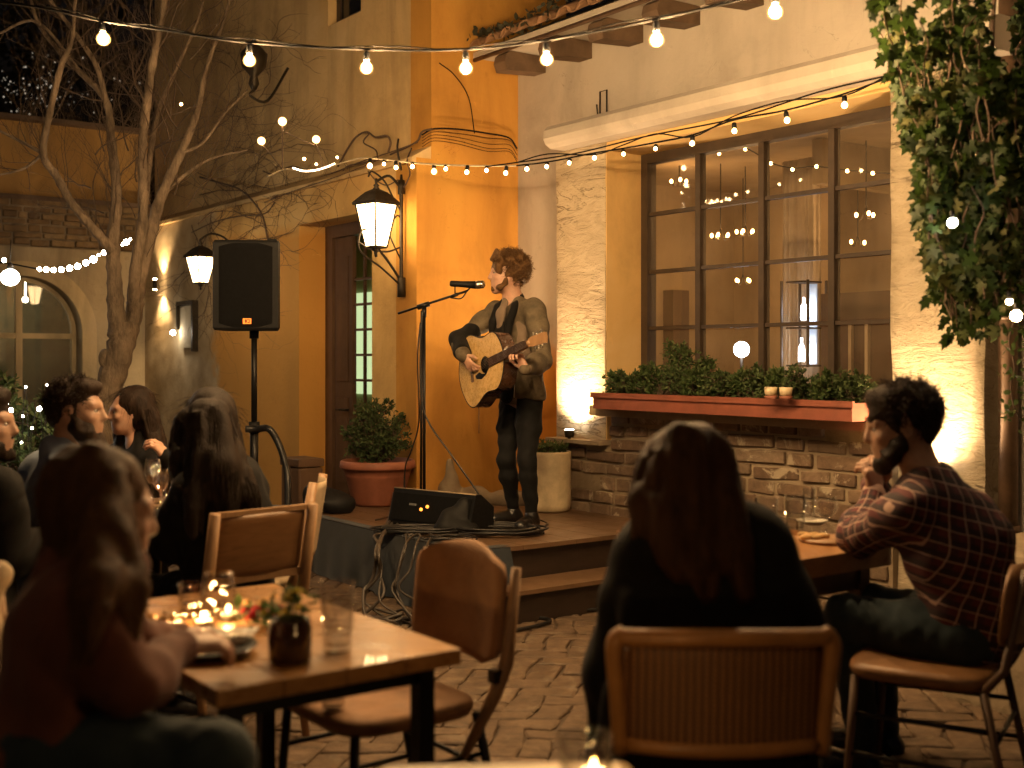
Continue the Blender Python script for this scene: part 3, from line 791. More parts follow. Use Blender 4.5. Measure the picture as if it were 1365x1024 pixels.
# room behind
mb = MB()
slab(mb, W(9.2, 0, 0), VDIR, UP, -UDIR, (2.2, 8.6), (0, 3.3), .1); slab(mb, W(0, 8.6, 0), UDIR, UP, -VDIR, (6.1, 9.2), (0, 3.3), .1)
slab(mb, W(0, 2.2, 0), UDIR, UP, VDIR, (6.1, 9.2), (0, 3.3), .1); slab(mb, W(6.1, 2.2, 3.2), UDIR, VDIR, -UP, (0, 3.1), (0, 6.4), .1)
slab(mb, W(6.1, 2.2, .05), UDIR, VDIR, UP, (0, 3.1), (0, 6.4), .1)
mb.build('room_interior', m_int, wh)
mb = MB(); ubox(mb, 8.9, 9.0, 5.2, 5.5, 0, 3.2); ubox(mb, 8.6, 8.7, 6.9, 7.3, 0, 3.2); ubox(mb, 7.4, 9.19, 6.0, 6.1, 2.85, 3.19); ubox(mb, 8.2, 9.19, 3.2, 3.3, 0, 3.2); mb.build('room_column', m_int, wh)
mb = MB(); ubox(mb, 8.95, 9.19, 6.1, 6.6, .1, 2.0); mb.build('dark_cupboard', m_doorwood, wh)
# eave
ZW = 3.86
mb = MB(); vs = []
UE = 5.36; ZE = 3.93
prof = [(5.80, ZW), (UE, ZE-.05), (UE-.012, ZE), (5.80, ZW+.2), (6.6, ZW+.55), (6.6, ZW+.45), (5.82, ZW+.05)]
mb.prism([W(u_, 7.768, z_) for u_, z_ in [(5.82, ZW+.005), (UE, ZE-.07), (UE, ZE-.03), (6.6, ZW+.62), (6.6, ZW+.5)]], VDIR*(-6.6)*K)
rf = mb.build('roof', m_white, wh)
mb = MB(); v = 7.66
gr = random.Random(2)
while v > 1.3:
    j = gr.uniform(-.01, .01)
    for s_ in (0, 1):
        rr = .085 if s_ == 0 else .075; vv = v-(.0 if s_ == 0 else .11); n = 8
        P0 = []; zc = ZE-.01+(0 if s_ == 0 else .02)
        for (u_, z_, q) in ((UE-.07+j, zc-.01, 1.), (UE+.25, zc+.15, .9), (6.6, ZW+.66, .88)):
            for k in range(n+1):
                a = math.pi*k/n; sg = 1 if s_ == 0 else -1
                P0.append(W(u_, vv+rr*q*math.cos(a), z_+sg*rr*.75*q*math.sin(a)+(.0 if s_ == 0 else .03)))
        fs = []
        for r_ in range(2):
            for k in range(n): a = r_*(n+1)+k; fs.append((a, a+1, a+n+2, a+n+1))
        mb.add(P0, fs, True)
        P1 = []
        for (u_, z_, q) in ((UE-.07+j, zc-.01, .82), (UE+.25, zc+.15, .75)):
            for k in range(n+1):
                a = math.pi*k/n; sg = 1 if s_ == 0 else -1
                P1.append(W(u_, vv+rr*q*math.cos(a), z_+sg*rr*.75*q*math.sin(a)+(.0 if s_ == 0 else .03)))
        m0 = P0[:n+1]+P1[:n+1]
        mb.add(m0, [(k, k+n+1, k+n+2, k+1) for k in range(n)]); mb.add(P1, [(k, k+n+1, k+n+2, k+1) for k in range(n)], True)
    v -= .22
mb.build('tiles', m_tile, rf)
v = 7.48
for i in range(9):
    mb = MB(); zb = ZW-.1
    poly = [(5.84, zb-.02), (UE+.07, zb-.05), (UE+.045, zb+.015), (UE+.06, zb+.07), (UE+.1, zb+.1), (5.84, zb+.1)]
    mb.prism([W(u_, v+.075, z_) for u_, z_ in poly], VDIR*(-.15)*K); mb.build('beam', m_beam, rf); v -= .56
mb = MB(); mb.tube([W(UE-.02, 7.72, ZE-.1), W(UE-.02, 1.5, ZE-.1)], .016, 8); mb.build('eave_pipe', m_pipe, rf)
# pipes, hook, brackets
mb = MB(); mb.tube([W(5.76, 7.16, .1), W(5.76, 7.16, 2.95)], .014); mb.build('wall_pipe', m_pipe, wh)
mb = MB(); mb.tube([W(5.74, 3.46, 0), W(5.74, 3.46, 3.9)], .045, 12)
for z in (.6, 1.7, 2.8): mb.tube([W(5.74, 3.46, z), W(5.74, 3.46, z+.04)], .055, 12)
mb.build('drain_pipe', m_pipe, wh)
mb = MB(); h0 = W(5.77, 6.72, 3.28)
mb.tube([h0+UP*.0, h0+UP*.17, h0+UP*.17-VDIR*.07, h0-VDIR*.07], .006, 6); mb.tube([h0-VDIR*.035, h0-VDIR*.035-UDIR*.05, h0-VDIR*.035-UDIR*.06+UP*.07], .006, 6)
mb.build('wall_hook', m_iron, wh)

# brick base
bw = thing('brick_base', 'rough old brick base wall with crumbling plaster under the red planter', 'wall', W(5.6, 5.2, 0))
mb = MB(); ubox(mb, 5.60, 5.79, 4.06, 6.40, 0, 1.10); ubox(mb, 5.602, 5.79, 6.40, 7.0, 0, .885); mb.build('mortar_bed', m_mortar, bw)
mb = MB(); g = random.Random(11); z = .02
while z < 1.08:
    h = g.uniform(.075, .11); v = 4.08-g.random()*.02
    if z+h > 1.12: h = 1.12-z
    lim = 6.41 if z > .8 else 7.01
    while v < lim-.04:
        w_ = g.choice((g.uniform(.16, .25), g.uniform(.2, .3), g.uniform(.28, .42))); w_ = min(w_, lim-v)
        if w_ > .05 and g.random() > .06:
            d = g.uniform(.004, .022) if g.random() > .12 else g.uniform(.0, .01)
            rt = Matrix.Rotation(ROT+g.uniform(-.04, .04), 3, 'Z') @ Matrix.Rotation(g.uniform(-.05, .05), 3, 'X')
            mb.rbox(W(5.60+.04-d, v+w_/2, z+h/2+g.uniform(-.006, .006)), .09, (w_-g.uniform(.018, .035))*K, (h-g.uniform(.014, .028))*K, .011, rt, 2)
        v += w_
    z += h
mb.build('bricks', m_brick, bw)
mb = MB()
f = wav(8, .01, 14, 7)
ubox(mb, 5.50, 5.79, 6.42, 7.03, .888, .915); ubox(mb, 5.42, 5.79, 4.08, 6.36, 1.102, 1.156)
mb.build('capping', m_mortar, bw)

# planter
pl = thing('window_planter', 'long low red terracotta planter box under the big gridded window', 'planter', W(5.4, 5.2, 1.16))
mb = MB(); v0, v1 = 4.10, 6.245
t_ = .025
ubox(mb, 5.3, 5.3+t_, v0, v1, 1.16, 1.258); ubox(mb, 5.62, 5.645, v0, v1, 1.16, 1.258); ubox(mb, 5.3+t_, 5.62, v0, v0+t_, 1.16, 1.258); ubox(mb, 5.3+t_, 5.62, v1-t_, v1, 1.16, 1.258); ubox(mb, 5.3+t_, 5.62, v0+t_, v1-t_, 1.16, 1.18)
mb.build('box', m_terra, pl)
mb = MB(); ubox(mb, 5.285, 5.302, v0-.015, v1+.015, 1.235, 1.27); mb.build('rim', m_terra, pl)
mb = MB(); ubox(mb, 5.3+t_, 5.62, v0+t_, v1-t_, 1.18, 1.235); mb.build('soil', m_soil, pl)

# ================================================================ stage
st = thing('stage', 'low wooden stage platform with one step, dark risers', 'stage', W(4.9, 6.6, 0))
# deck boards run along v
mb = MB(); u = 3.86
while u < 5.58:
    w_ = min(.2, 5.58-u); ubox(mb, u+.002, u+w_-.002, 5.65, (7.76 if u > 4.83 else 8.3), .372, .40-.0015*((u*50) % 2)); u += w_
mb.build('deck', m_deck, st)
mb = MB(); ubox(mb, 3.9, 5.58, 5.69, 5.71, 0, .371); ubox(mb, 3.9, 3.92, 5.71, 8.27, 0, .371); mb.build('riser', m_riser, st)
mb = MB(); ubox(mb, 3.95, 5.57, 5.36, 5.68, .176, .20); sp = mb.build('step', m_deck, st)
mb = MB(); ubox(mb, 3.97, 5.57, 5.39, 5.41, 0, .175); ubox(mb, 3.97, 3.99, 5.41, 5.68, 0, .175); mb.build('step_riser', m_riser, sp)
# drape over the left side, wrapping the near corner
def drape():
    mb = MB(); cols_ = []
    path = [(3.84, 8.28), (3.84, 5.635), (4.14, 5.635)]
    segs = 150; L1 = 8.28-5.635; L2 = .3; top = []
    g = wav(21, .5, 5, 5)
    rows = 16; vs = []
    for i in range(segs+1):
        s_ = (L1+L2)*i/segs
        for j in range(rows+1):
            t = j/rows; z = .404-.404*t*(.97+.03*math.sin(s_*7))
            amp = .05*t**1.3*(.25+.75*min(1, max(0, (s_-1.6)/.7)))
            d = .012+amp*(math.sin(s_*13+2*math.sin(s_*3))+.5*math.sin(s_*29+1.3)+1.2)+.1*t*max(0, (s_-2.2))
            if s_ < L1: u_, v_ = 3.845-d, 8.28-s_
            else: u_, v_ = 3.845+(s_-L1), 5.64-d
            if abs(s_-L1) < .06: u_ = min(u_, 3.845); v_ = min(v_, 5.64)-0*d
            vs.append(W(u_, v_, max(.02, z)))
    fs = []
    for i in range(segs):
        for j in range(rows): a = i*(rows+1)+j; fs.append((a, a+rows+1, a+rows+2, a+1))
    mb.add(vs, fs, True)
    vs = []
    for i in range(segs+1):
        s_ = (L1+L2)*i/segs
        for j, q in enumerate((.0, .05, .1)):
            if s_ < L1: u_, v_ = 3.833+q, 8.28-s_; v_ = max(v_, 5.628+q)
            else: u_, v_ = 3.845+(s_-L1), 5.628+q
            vs.append(W(max(u_, 3.833+q), v_, .405+(.004 if j < 2 else .0)))
    mb.add(vs, [(i*3+j, i*3+j+1, i*3+j+4, i*3+j+3) for i in range(segs) for j in (0, 1)], True)
    o = mb.build('stage_drape', m_drape)
    tag(o, 'dark blue cloth draped over the side of the low stage', 'drape')
drape()
EXPO = 1.32
# ================================================================ string lights
def hang_bulb(t, p, r, mat, sock=.05, drop=.03, seed=0, tilt=(0, 0)):
    """socket and bulb hanging from point p; glass bulb is a part"""
    d = Vector((tilt[0], tilt[1], -1)).normalized(); a = Vector(p)
    mb = MB(); q = a+d*drop; e = q+d*sock
    mb.tube([a, q], .0025, 6); mb.tube([q, q+d*.004, e-d*.004, e], [.008, .0125, .0145, .012], 10)
    mb.build('socket', m_black, t)
    m = Vector((0, 0, -1)).rotation_difference(d).to_matrix(); mb = MB()
    prof = [(r*.36, 0), (r*.5, -r*.18), (r*.87, -r*.6), (r, -r*1.05), (r*.88, -r*1.52), (r*.52, -r*1.85), (1e-4, -r*1.98)]
    mb.lathe(e, prof, 14, True, m); b_ = mb.build('bulb', m_shell if r > .02 else m_shell_s, t)
    mb = MB(); k_ = .66 if r > .02 else .74; mb.ball(e+d*r*1.02, r*k_, 12, 1, 1, 1.12); mb.build('glowing_core', mat, b_)
def sag(a, b, dip, n=14):
    return [a.lerp(b, i/n)-UP*dip*4*(i/n)*(1-i/n) for i in range(n+1)]
t = thing('string_lights', 'black festoon cable with seven large round bulbs strung high from the tree to the eave', 'string lights', at(600, 60, 4.9))
big = [((135, 28), 5.3), ((332, 57), 5.1), ((488, 66), 5.0), ((620, 66), 4.9), ((727, 54), 4.8), ((874, 26), 4.6), ((1033, -12), 4.4)]
pts = [at(-60, 0, 5.6), at(40, 8, 5.45)]+[at(x, y, Y) for (x, y), Y in big[:1]]+[at(230, 42, 5.2)]+[at(x, y, Y) for (x, y), Y in big[1:]]+[at(1200, -60, 4.2)]
for i in range(len(pts)): pass
mb = MB(); mb.tube(spline(pts, 8), .0055, 6)
q = [p+UP*.012+Vector((.0, .01, 0)) for p in spline(pts, 3)]; mb.tube([p+Vector((0, 0, .008*math.sin(i*1.7))) for i, p in enumerate(q)], .003, 5)
mb.build('cable', m_cable, t)
for i, ((x, y), Y) in enumerate(big): hang_bulb(t, at(x, y, Y), (.031, .027, .028, .028, .027, .0295, .0285)[i], m_bulb, .04, .008, i, ((.1, 0), (0, 0), (0, 0), (.02, 0), (.05, 0), (.03, 0), (0, 0))[i])
t = thing('string_lights', 'unseen festoon run added over the tables to light the foreground', 'string lights', (0, 1.5, 3.))
cp = [Vector(p) for p in ((1.9, 4.3, 3.1), (1.3, 2.6, 2.82), (.6, 1.2, 2.75), (-.4, .3, 2.72), (-1.5, .4, 2.76), (-2.4, 1.5, 2.85), (-3.1, 3.2, 3.0))]  # out-of-view bulbs, added to brighten the tables and sitters below
mb = MB(); mb.tube(spline(cp, 6), .0055, 6); mb.build('cable', m_cable, t)
for p in cp[1:-1]: hang_bulb(t, p, .028, m_bulb_fill, .04, .008)
# long fine string: ledge - corner - hood - vine
t = thing('string_lights', 'long fine string of many small bulbs looping from the doorway ledge past the gridded window', 'string lights', at(740, 210, 7.6))
sp = [(355, 236, 8.6), (380, 226, 8.5), (410, 229, 8.4), (440, 222, 8.3), (470, 213, 8.2), (495, 211, 8.1), (560, 218, 7.95), (625, 221, 7.85), (688, 221, 7.75), (730, 216, 7.6), (792, 204, 7.35), (830, 198, 7.2), (874, 190, 7.0), (923, 180, 6.8), (978, 160, 6.55), (1047, 147, 6.3), (1125, 125, 6.05), (1200, 98, 5.8), (1290, 70, 5.5)]
SPP = [at(*p) for p in sp]
mb = MB(); mb.tube(spline(SPP[:9], 5), .006, 6); mb.build('pale_cable', m_cablepale, t)
mb = MB(); mb.tube(spline(SPP[8:], 5), .005, 6)
mb.tube(spline([p+UP*(.035*math.sin(i*2.1)+.02) for i, p in enumerate(SPP[8:])], 5), .004, 6)
mb.tube(spline([at(650, 222, 7.8), at(760, 206, 7.5), at(860, 182, 7.1), at(980, 158, 6.6), at(1090, 123, 6.2), at(1200, 97, 5.8)], 6), .0045, 6)
mb.build('cable', m_cable, t)
small = [(493, 211, 8.1, .02), (512, 213, 8.05, .013), (527, 214, 8.0, .0155), (550, 216, 7.97, .015), (578, 218, 7.93, .021), (594, 219, 7.9, .0145), (623, 220, 7.85, .0155), (648, 221, 7.8, .014), (675, 221, 7.76, .0155), (702, 219, 7.7, .015), (729, 216, 7.6, .014), (759, 211, 7.48, .0135), (792, 204, 7.35, .014), (830, 199, 7.2, .013), (874, 192, 7.0, .0125), (923, 180, 6.8, .016), (978, 163, 6.55, .016), (1047, 148, 6.3, .0175), (1125, 127, 6.05, .018)]
for i, (x, y, Y, r) in enumerate(small): hang_bulb(t, at(x, y, Y), r, m_bulb_s, .014 if r < .0155 else .03, .002, i, (random.uniform(-.15, .15), 0))
# sprig of bulbs on stalks above the ledge
t = thing('branch_lights', 'twiggy spray of three raised bulbs and tiny lamps on the doorway ledge', 'lamp', at(390, 225, 8.45))
mb = MB()
mb.tube(spline([at(376, 226, 8.4), at(376, 200, 8.4), at(376, 168, 8.4)], 4), .005, 6)
mb.tube(spline([at(376, 226, 8.4), at(360, 205, 8.4), at(349, 194, 8.4)], 4), .004, 6)
mb.tube(spline([at(380, 176, 8.4), at(400, 186, 8.4), at(419, 194, 8.4)], 4), .004, 6); mb.tube(spline([at(430, 224, 8.4), at(426, 205, 8.4), at(421, 193, 8.4)], 4), .004, 6)
mb.build('stalk', m_twig, t)
for x, y, r in ((376, 162, .031), (348, 188, .029), (421, 186, .029), (405, 212, .013), (421, 219, .010), (449, 210, .010), (241, 139, .012)):
    mb = MB(); mb.ball(at(x, y, 8.4), r, 12); b_ = mb.build('bulb', m_shell_s, t); mb = MB(); mb.ball(at(x, y, 8.4), r*.72, 12); mb.build('glowing_core', m_bulb_s, b_)
mb = MB(); mb.tube(spline([at(390, 224, 8.4), at(404, 228, 8.38), at(420, 227, 8.36), at(434, 223, 8.3), at(446, 218, 8.3)], 5), [.005]*21, 8)
mb.build('glowing_tube', emit('soft_light_tube', (1., .7, .4), 6), t)
# festoon of close set white bulbs by the arched window
t = thing('string_lights', 'sagging string of close-set white bulbs above the arched window', 'string lights', at(80, 355, 9.6))
pp = [at(-20, 348, 9.9), at(15, 352, 9.8), at(55, 359, 9.7), at(90, 358, 9.6), at(120, 350, 9.5), at(135, 338, 9.4), at(168, 323, 9.3)]
mb = MB(); mb.tube(spline(pp, 5), .006, 6); mb.build('cable', m_cable, t)
for x, y, r in ((5, 347, .02), (52, 359, .018), (61, 359.5, .024), (71, 360, .022), (81, 359.5, .024), (92, 357.5, .026), (103, 355, .027), (114, 350.5, .026), (124, 346, .031), (138, 337, .021), (131, 340, .012), (168, 323, .026), (173, 319, .012), (163, 326, .012)):
    mb = MB(); mb.ball(at(x, y, 9.3), r*.85, 10); mb.build('bulb', m_bulb_w, t)
t = thing('globe_lamp', 'white round globe lamp hanging before the arched window', 'lamp', at(13, 370, 9.0))
mb = MB(); mb.ball(at(13, 370, 9.0), .068, 16, 1, 1, .92); mb.build('globe', emit('white_shade_lit', (1., .9, .72), 14), t)
mb = MB(); mb.tube([at(13, 358, 9.0), at(13, 350, 9.0)], [.03, .012], 10); mb.tube([at(13, 350, 9), at(14, 320, 9.0)], .004); mb.build('cord', m_iron, t)
# lights in the vine and shrub
for (x, y, Y, r, lb) in ((1269, 297, 3.98, .016, 'small white lamp glowing among the hanging vine leaves'), (1354, 421, 3.98, .018, 'warm lamp at the tip of the hanging vine, the larger of a close pair'), (1345, 402, 4.0, .010, 'tiny amber lamp beside a larger one at the vine tip')):
    t = thing('vine_lamp', lb, 'lamp', at(x, y, Y)); mb = MB(); mb.ball(at(x, y, Y), r, 12); mb.build('bulb', m_bulb_w if x < 1300 else m_bulb_s, t)
    mb = MB(); mb.tube([at(x, y, Y)+UP*(r-.004), at(x, y, Y)+UP*(r+.022)], .008, 8); mb.build('socket', m_black, t)

# ================================================================ lanterns
def lantern(name, label, P, wd, hg, mat, bracket=None):
    """tapered four-sided street lantern; P = middle of the glass; wd top width, hg glass height"""
    t = thing(name, label, 'lantern', P)
    rt = Matrix.Rotation(ROT+R(12), 3, 'Z')
    def Q(x, y, z): return P+rt @ Vector((x, y, z))
    tw, bw_ = wd/2, wd*.26; zt, zb = hg/2, -hg/2
    c = ((-1, -1), (1, -1), (1, 1), (-1, 1))
    mb = MB()
    for i in range(4):
        (a, b), (c2, d) = c[i], c[(i+1) % 4]; k = .965
        mb.add([Q(a*bw_*k, b*bw_*k, zb), Q(c2*bw_*k, d*bw_*k, zb), Q(c2*tw*k, d*tw*k, zt), Q(a*tw*k, b*tw*k, zt)], [(0, 1, 2, 3)])
    mb.build('glass_panes', mat, t)
    mb = MB()
    for a, b in c: mb.tube([Q(a*bw_, b*bw_, zb), Q(a*tw, b*tw, zt)], wd*.034, 6)
    for a, b in ((0, -1), (1, 0), (0, 1), (-1, 0)): mb.tube([Q(a*bw_, b*bw_, zb), Q(a*tw, b*tw, zt)], wd*.016, 6)
    for i in range(4):
        (a, b), (c2, d) = c[i], c[(i+1) % 4]
        mb.tube([Q(a*tw, b*tw, zt), Q(c2*tw, d*tw, zt)], wd*.03, 6); mb.tube([Q(a*bw_, b*bw_, zb), Q(c2*bw_, d*bw_, zb)], wd*.035, 6)
    mb.box(Q(-bw_, -bw_, zb-wd*.05), rt @ Vector((2*bw_, 0, 0)), rt @ Vector((0, 2*bw_, 0)), UP*wd*.04)
    mb.lathe(Q(0, 0, zb-wd*.05), [(.001, -wd*.3), (wd*.05, -wd*.26), (wd*.035, -wd*.16), (wd*.12, -wd*.06), (wd*.14, 0)], 12)
    mb.build('frame', m_iron, t)
    mb = MB(); vs = []; rings = [(tw*1.16, zt-.004), (tw*1.18, zt+.012*wd/.2), (tw*.95, zt+wd*.2), (tw*.55, zt+wd*.42), (tw*.22, zt+wd*.52)]
    for r_, z in rings:
        for a, b in c: vs.append(Q(a*r_, b*r_, z))
    fs = [(i*4+k, i*4+(k+1) % 4, i*4+4+(k+1) % 4, i*4+4+k) for i in range(4) for k in range(4)]+[(16, 17, 18, 19)]
    mb.add(vs, fs); mb.lathe(Q(0, 0, zt+wd*.5), [(wd*.1, 0), (wd*.13, wd*.04), (wd*.07, wd*.1), (wd*.11, wd*.16), (wd*.04, wd*.22), (wd*.03, wd*.3)], 12)
    mb.build('roof', m_iron, t)
    return t, Q
P1 = at(501, 301, 8.47)
t, Q = lantern('wall_lantern', 'large lit lantern on a scrolled iron bracket beside the stage doorway', P1, .205, .30, m_lantern)
wb = W(4.80, 7.93, 0); 
def wl(z, d=0.0, s=0.): return Vector((wb.x, wb.y, z))-UDIR*d+VDIR*s
mb = MB()
mb.tube([wl(1.86), wl(1.9), wl(2.0), wl(2.66), wl(2.72)], [.012, .022, .014, .014, .008], 8)
mb.tube([wl(1.84), wl(1.98)], .03, 8); mb.tube([wl(2.58), wl(2.68)], .026, 8)
top = P1+UP*.265
mb.tube(spline([wl(2.62), wl(2.70, .1), wl(2.655, .2), Vector((P1.x, P1.y, top.z+.06)), top], 6), .010, 8)
mb.tube(spline([wl(1.95), wl(2.08, .1), wl(2.2, .22), P1-UP*.22], 6), .010, 8)
mb.tube(spline([wl(1.92), wl(2.04, .16), wl(2.16, .34), wl(2.3, .32), wl(2.28, .2), wl(2.2, .25)], 6), .008, 8)
mb.tube(spline([wl(2.2), wl(2.16, .12), wl(2.17, .25), wl(2.22, .36)], 6), .007, 8)
mb.tube(spline([wl(2.45), wl(2.55, .07), wl(2.66, .14), wl(2.72, .24), wl(2.68, .27)], 6), .007, 8)
mb.tube(spline([wl(2.1), wl(2.3, .1), wl(2.42, .04), wl(2.4)], 6), .006, 8)
mb.tube(spline([wl(2.75), wl(2.9, .02, .02), wl(2.98, .0, .04)], 4), .008, 8)
mb.build('bracket', m_iron, t)
ld = bpy.data.lights.new('lantern_light', 'POINT'); ld.energy = 52; ld.color = (1, .62, .27); ld.shadow_soft_size = .05
lo = bpy.data.objects.new('lantern_light', ld); COL.objects.link(lo); lo.parent = t; lo.location = root_inv(t) @ (P1-UDIR*.0+UP*0)
P2 = at(267, 360, 10.7)
t, Q = lantern('wall_lantern', 'smaller lit lantern hung on the wall behind the loudspeaker', P2, .185, .23, m_lantern2)
mb = MB(); b2 = Vector((P2.x, P2.y, 0))+UDIR*.36
def wl2(z, d=0.): return Vector((b2.x, b2.y, z))-UDIR*d
mb.tube(spline([wl2(2.25), wl2(2.46, .1), wl2(2.52, .25), wl2(2.46, .36), P2+UP*.24], 6), .010, 8); mb.tube([wl2(1.9), wl2(2.4)], .014, 8)
mb.build('bracket', m_iron, t)
ld = bpy.data.lights.new('lantern_light', 'POINT'); ld.energy = 34; ld.color = (1, .62, .27); ld.shadow_soft_size = .05
lo = bpy.data.objects.new('lantern_light', ld); COL.objects.link(lo); lo.parent = t; lo.location = root_inv(t) @ P2
# dark unlit lantern high on the wall behind the festoon
t = thing('wall_lamp', 'unlit dark wall lamp high up behind the second festoon bulb', 'lamp', at(340, 95, 9.8))
mb = MB(); P = at(338, 92, 9.7); mb.lathe(P, [(.02, -.17), (.045, -.12), (.03, -.06), (.1, .02), (.11, .12), (.04, .2), (.01, .24)], 14); mb.build('lamp_body', m_iron, t)
mb = MB(); mb.tube(spline([P-UP*.17, P-UP*.22-UDIR*.03, P-UP*.24+UDIR*.12, P+UP*.05+UDIR*.3], 5), .012, 8); mb.build('arm', m_iron, t)
# up and down wall light and box lamp on the far pale wall
def spot(parent, P, d, e, ang, blend=.8, col=(1, .66, .33), size=.03):
    l = bpy.data.lights.new('spot', 'SPOT'); l.energy = e; l.color = col; l.spot_size = R(ang); l.spot_blend = blend; l.shadow_soft_size = size
    o = bpy.data.objects.new('spot_light', l); COL.objects.link(o); o.parent = parent; o.location = root_inv(parent) @ Vector(P)
    q = Vector(d).to_track_quat('-Z', 'Y'); o.rotation_euler = (root_inv(parent).to_3x3().to_quaternion() @ q).to_euler(); return o
t = thing('wall_sconce', 'small sconce throwing a warm glow on the pale wall beside the tree', 'wall lamp', at(211, 378, 11.9))
Ps = W(4.74, 13.1, 0); Ps.z = at(211, 378, 12.3).z
mb = MB(); mb.tube([Ps-UP*.05, Ps+UP*.05], .022, 12); mb.build('lamp_body', m_iron, t)
mb = MB(); mb.tube([Ps-UP*.058, Ps-UP*.051], .018, 12); mb.tube([Ps+UP*.051, Ps+UP*.06], .018, 12); mb.build('lens', m_bulb_s, t)
spot(t, Ps+UP*.065, UP*1+UDIR*.25, 20, 100); spot(t, Ps-UP*.065, -UP*1+UDIR*.25, 20, 100)
t = thing('meter_box', 'grey metal panel on the pale wall with a tiny lamp under it', 'box', at(240, 425, 11.5))
Pm = W(4.77, 12.55, 0); Pm.z = at(0, 402, 12.0).z
mb = MB(); mb.box(Pm, UDIR*.06, VDIR*-.42, UP*-.04); mb.box(Pm-VDIR*.4, UDIR*.06, VDIR*-.035, UP*-.5); mb.box(Pm, UDIR*.06, VDIR*-.03, UP*-.28); mb.build('frame', m_iron, t)
mb = MB(); mb.box(Pm+UDIR*.03-UP*.045-VDIR*.03, UDIR*.03, VDIR*-.36, UP*-.42); mb.build('panel', m_court, t)
mb = MB(); mb.ball(Pm-UP*.31-UDIR*.03, .026, 10); mb.build('bulb', m_bulb_w, t)
# uplights at the pilasters
for (u_, v_, z_, lb, e) in ((5.545, 6.80, .925, 'small uplight on the low brick ledge behind the white pot', 70), (5.53, 3.86, .80, 'small uplight at the foot of the pilaster behind the man in plaid', 62)):
    P = W(u_, v_, z_); t = thing('uplight', lb, 'spotlight', P)
    mb = MB(); mb.tube([P, P+UP*.03, P+UP*.05], [.03, .035, .035], 14); mb.tube([P-UP*(.01 if v_ > 5 else P.z), P], .012); mb.build('housing', m_iron, t)
    mb = MB(); mb.tube([P+UP*.051, P+UP*.054], .03, 14); mb.build('lens', m_bulb_w, t)
    spot(t, P+UP*.075, UP*1+UDIR*.02, e, 150, 1., (1, .63, .31), .025)
# ================================================================ lamps inside the room behind the gridded window
def inside(x, y, u_):
    """point at plane u_ behind a photo pixel"""
    k = (x-682)/1600; v_ = (CA*u_-k*SA*u_)/(SA+k*CA); Yd = K*(SA*u_+CA*v_)
    return at(x, y, Yd)
for i, (x, y, u_, n_, lb) in enumerate(((960, 314, 7.6, 5, 'amber chandelier inside the gridded window, beside its lower twin'), (993, 309, 7.9, 5, 'amber chandelier inside the gridded window, higher of the close pair'), (990, 374, 8.4, 4, 'lone amber chandelier low inside the gridded window'), (1154, 286, 7.7, 3, 'amber chandelier in the last column of window panes'), (1060, 293, 8.1, 2, 'small amber pendant seen in the third column of window panes'), (905, 241, 7.4, 3, 'amber chandelier in the first column of window panes'), (1143, 323, 8.3, 2, 'small low amber pendant in the last column of window panes'))):
    P = inside(x, y, u_); t = thing('chandelier', lb, 'chandelier', P)
    mb = MB()
    for k in range(n_):
        a = 2*math.pi*k/n_+.5; q = P+Vector((math.cos(a)*.07, math.sin(a)*.07, 0)); mb.tube(spline([P+UP*.05, P.lerp(q, .5)-UP*.03, q-UP*.02], 4), .005, 6)
    mb.tube([P+UP*.04, Vector((P.x, P.y, 2.97))], .005, 6); mb.build('frame', m_iron, t)
    for k in range(n_):
        a = 2*math.pi*k/n_+.5; q = P+Vector((math.cos(a)*.07, math.sin(a)*.07, 0)); mb = MB(); mb.ball(q, .013, 10, 1, 1, 1.4); mb.build('bulb', m_fil_amb, t)
    if i in (0, 1, 2, 3, 5):
        l = bpy.data.lights.new('room_light', 'POINT'); l.energy = 1.9; l.color = (1, .58, .25); l.shadow_soft_size = .1
        o = bpy.data.objects.new('room_light', l); COL.objects.link(o); o.parent = t; o.location = (0, 0, -.12)
P = inside(988, 466, 7.2); t = thing('globe_lamp', 'bright white globe lamp low inside the gridded window', 'lamp', P)
mb = MB(); mb.ball(P, .06, 14); mb.build('globe', m_globe, t); mb = MB(); mb.tube([P-UP*.06, P-UP*.4], .012); mb.lathe(P-UP*.42, [(.07, 0), (.06, .02), (.01, .03)], 14); mb.build('stand', m_iron, t)
l = bpy.data.lights.new('globe_light', 'POINT'); l.energy = 9; l.color = (.85, .92, 1); l.shadow_soft_size = .06
o = bpy.data.objects.new('globe_light', l); COL.objects.link(o); o.parent = t; o.location = (0, 0, 0)
def slabbox(x0, x1, y0, y1, u_, dep):
    a, b = inside(x0, y0, u_), inside(x1, y0, u_); c = inside(x0, y1, u_); mb = MB(); mb.box(Vector((a.x, a.y, c.z)), Vector((b.x-a.x, b.y-a.y, 0)), UDIR*dep, UP*(a.z-c.z)); return mb
t = thing('cupboard', 'narrow dark cupboard seen low in the first column of window panes', 'cupboard', inside(885, 440, 8.2))
slabbox(873, 897, 388, 560, 8.2, .2).build('carcass', m_doorwood, t)
t = thing('sideboard', 'dark tall sideboard with pale uprights low in the last column of window panes', 'sideboard', inside(1150, 500, 7.3))
slabbox(1094, 1260, 392, 620, 7.3, .35).build('carcass', m_doorwood, t)
for x in (1130, 1152): slabbox(x, x+4, 430, 560, 7.26, .03).build('upright', m_curtain, t)
t = thing('side_table', 'small dark table carrying the bright white globe inside the room', 'table', inside(988, 560, 7.2))
mb = MB(); Q_ = Vector((P.x, P.y, P.z-.44)); mb.lathe(Q_, [(.22, 0), (.22, .02)], 24); mb.tube([Q_, Vector((P.x, P.y, .05))], .03); mb.build('table_body', m_doorwood, t)
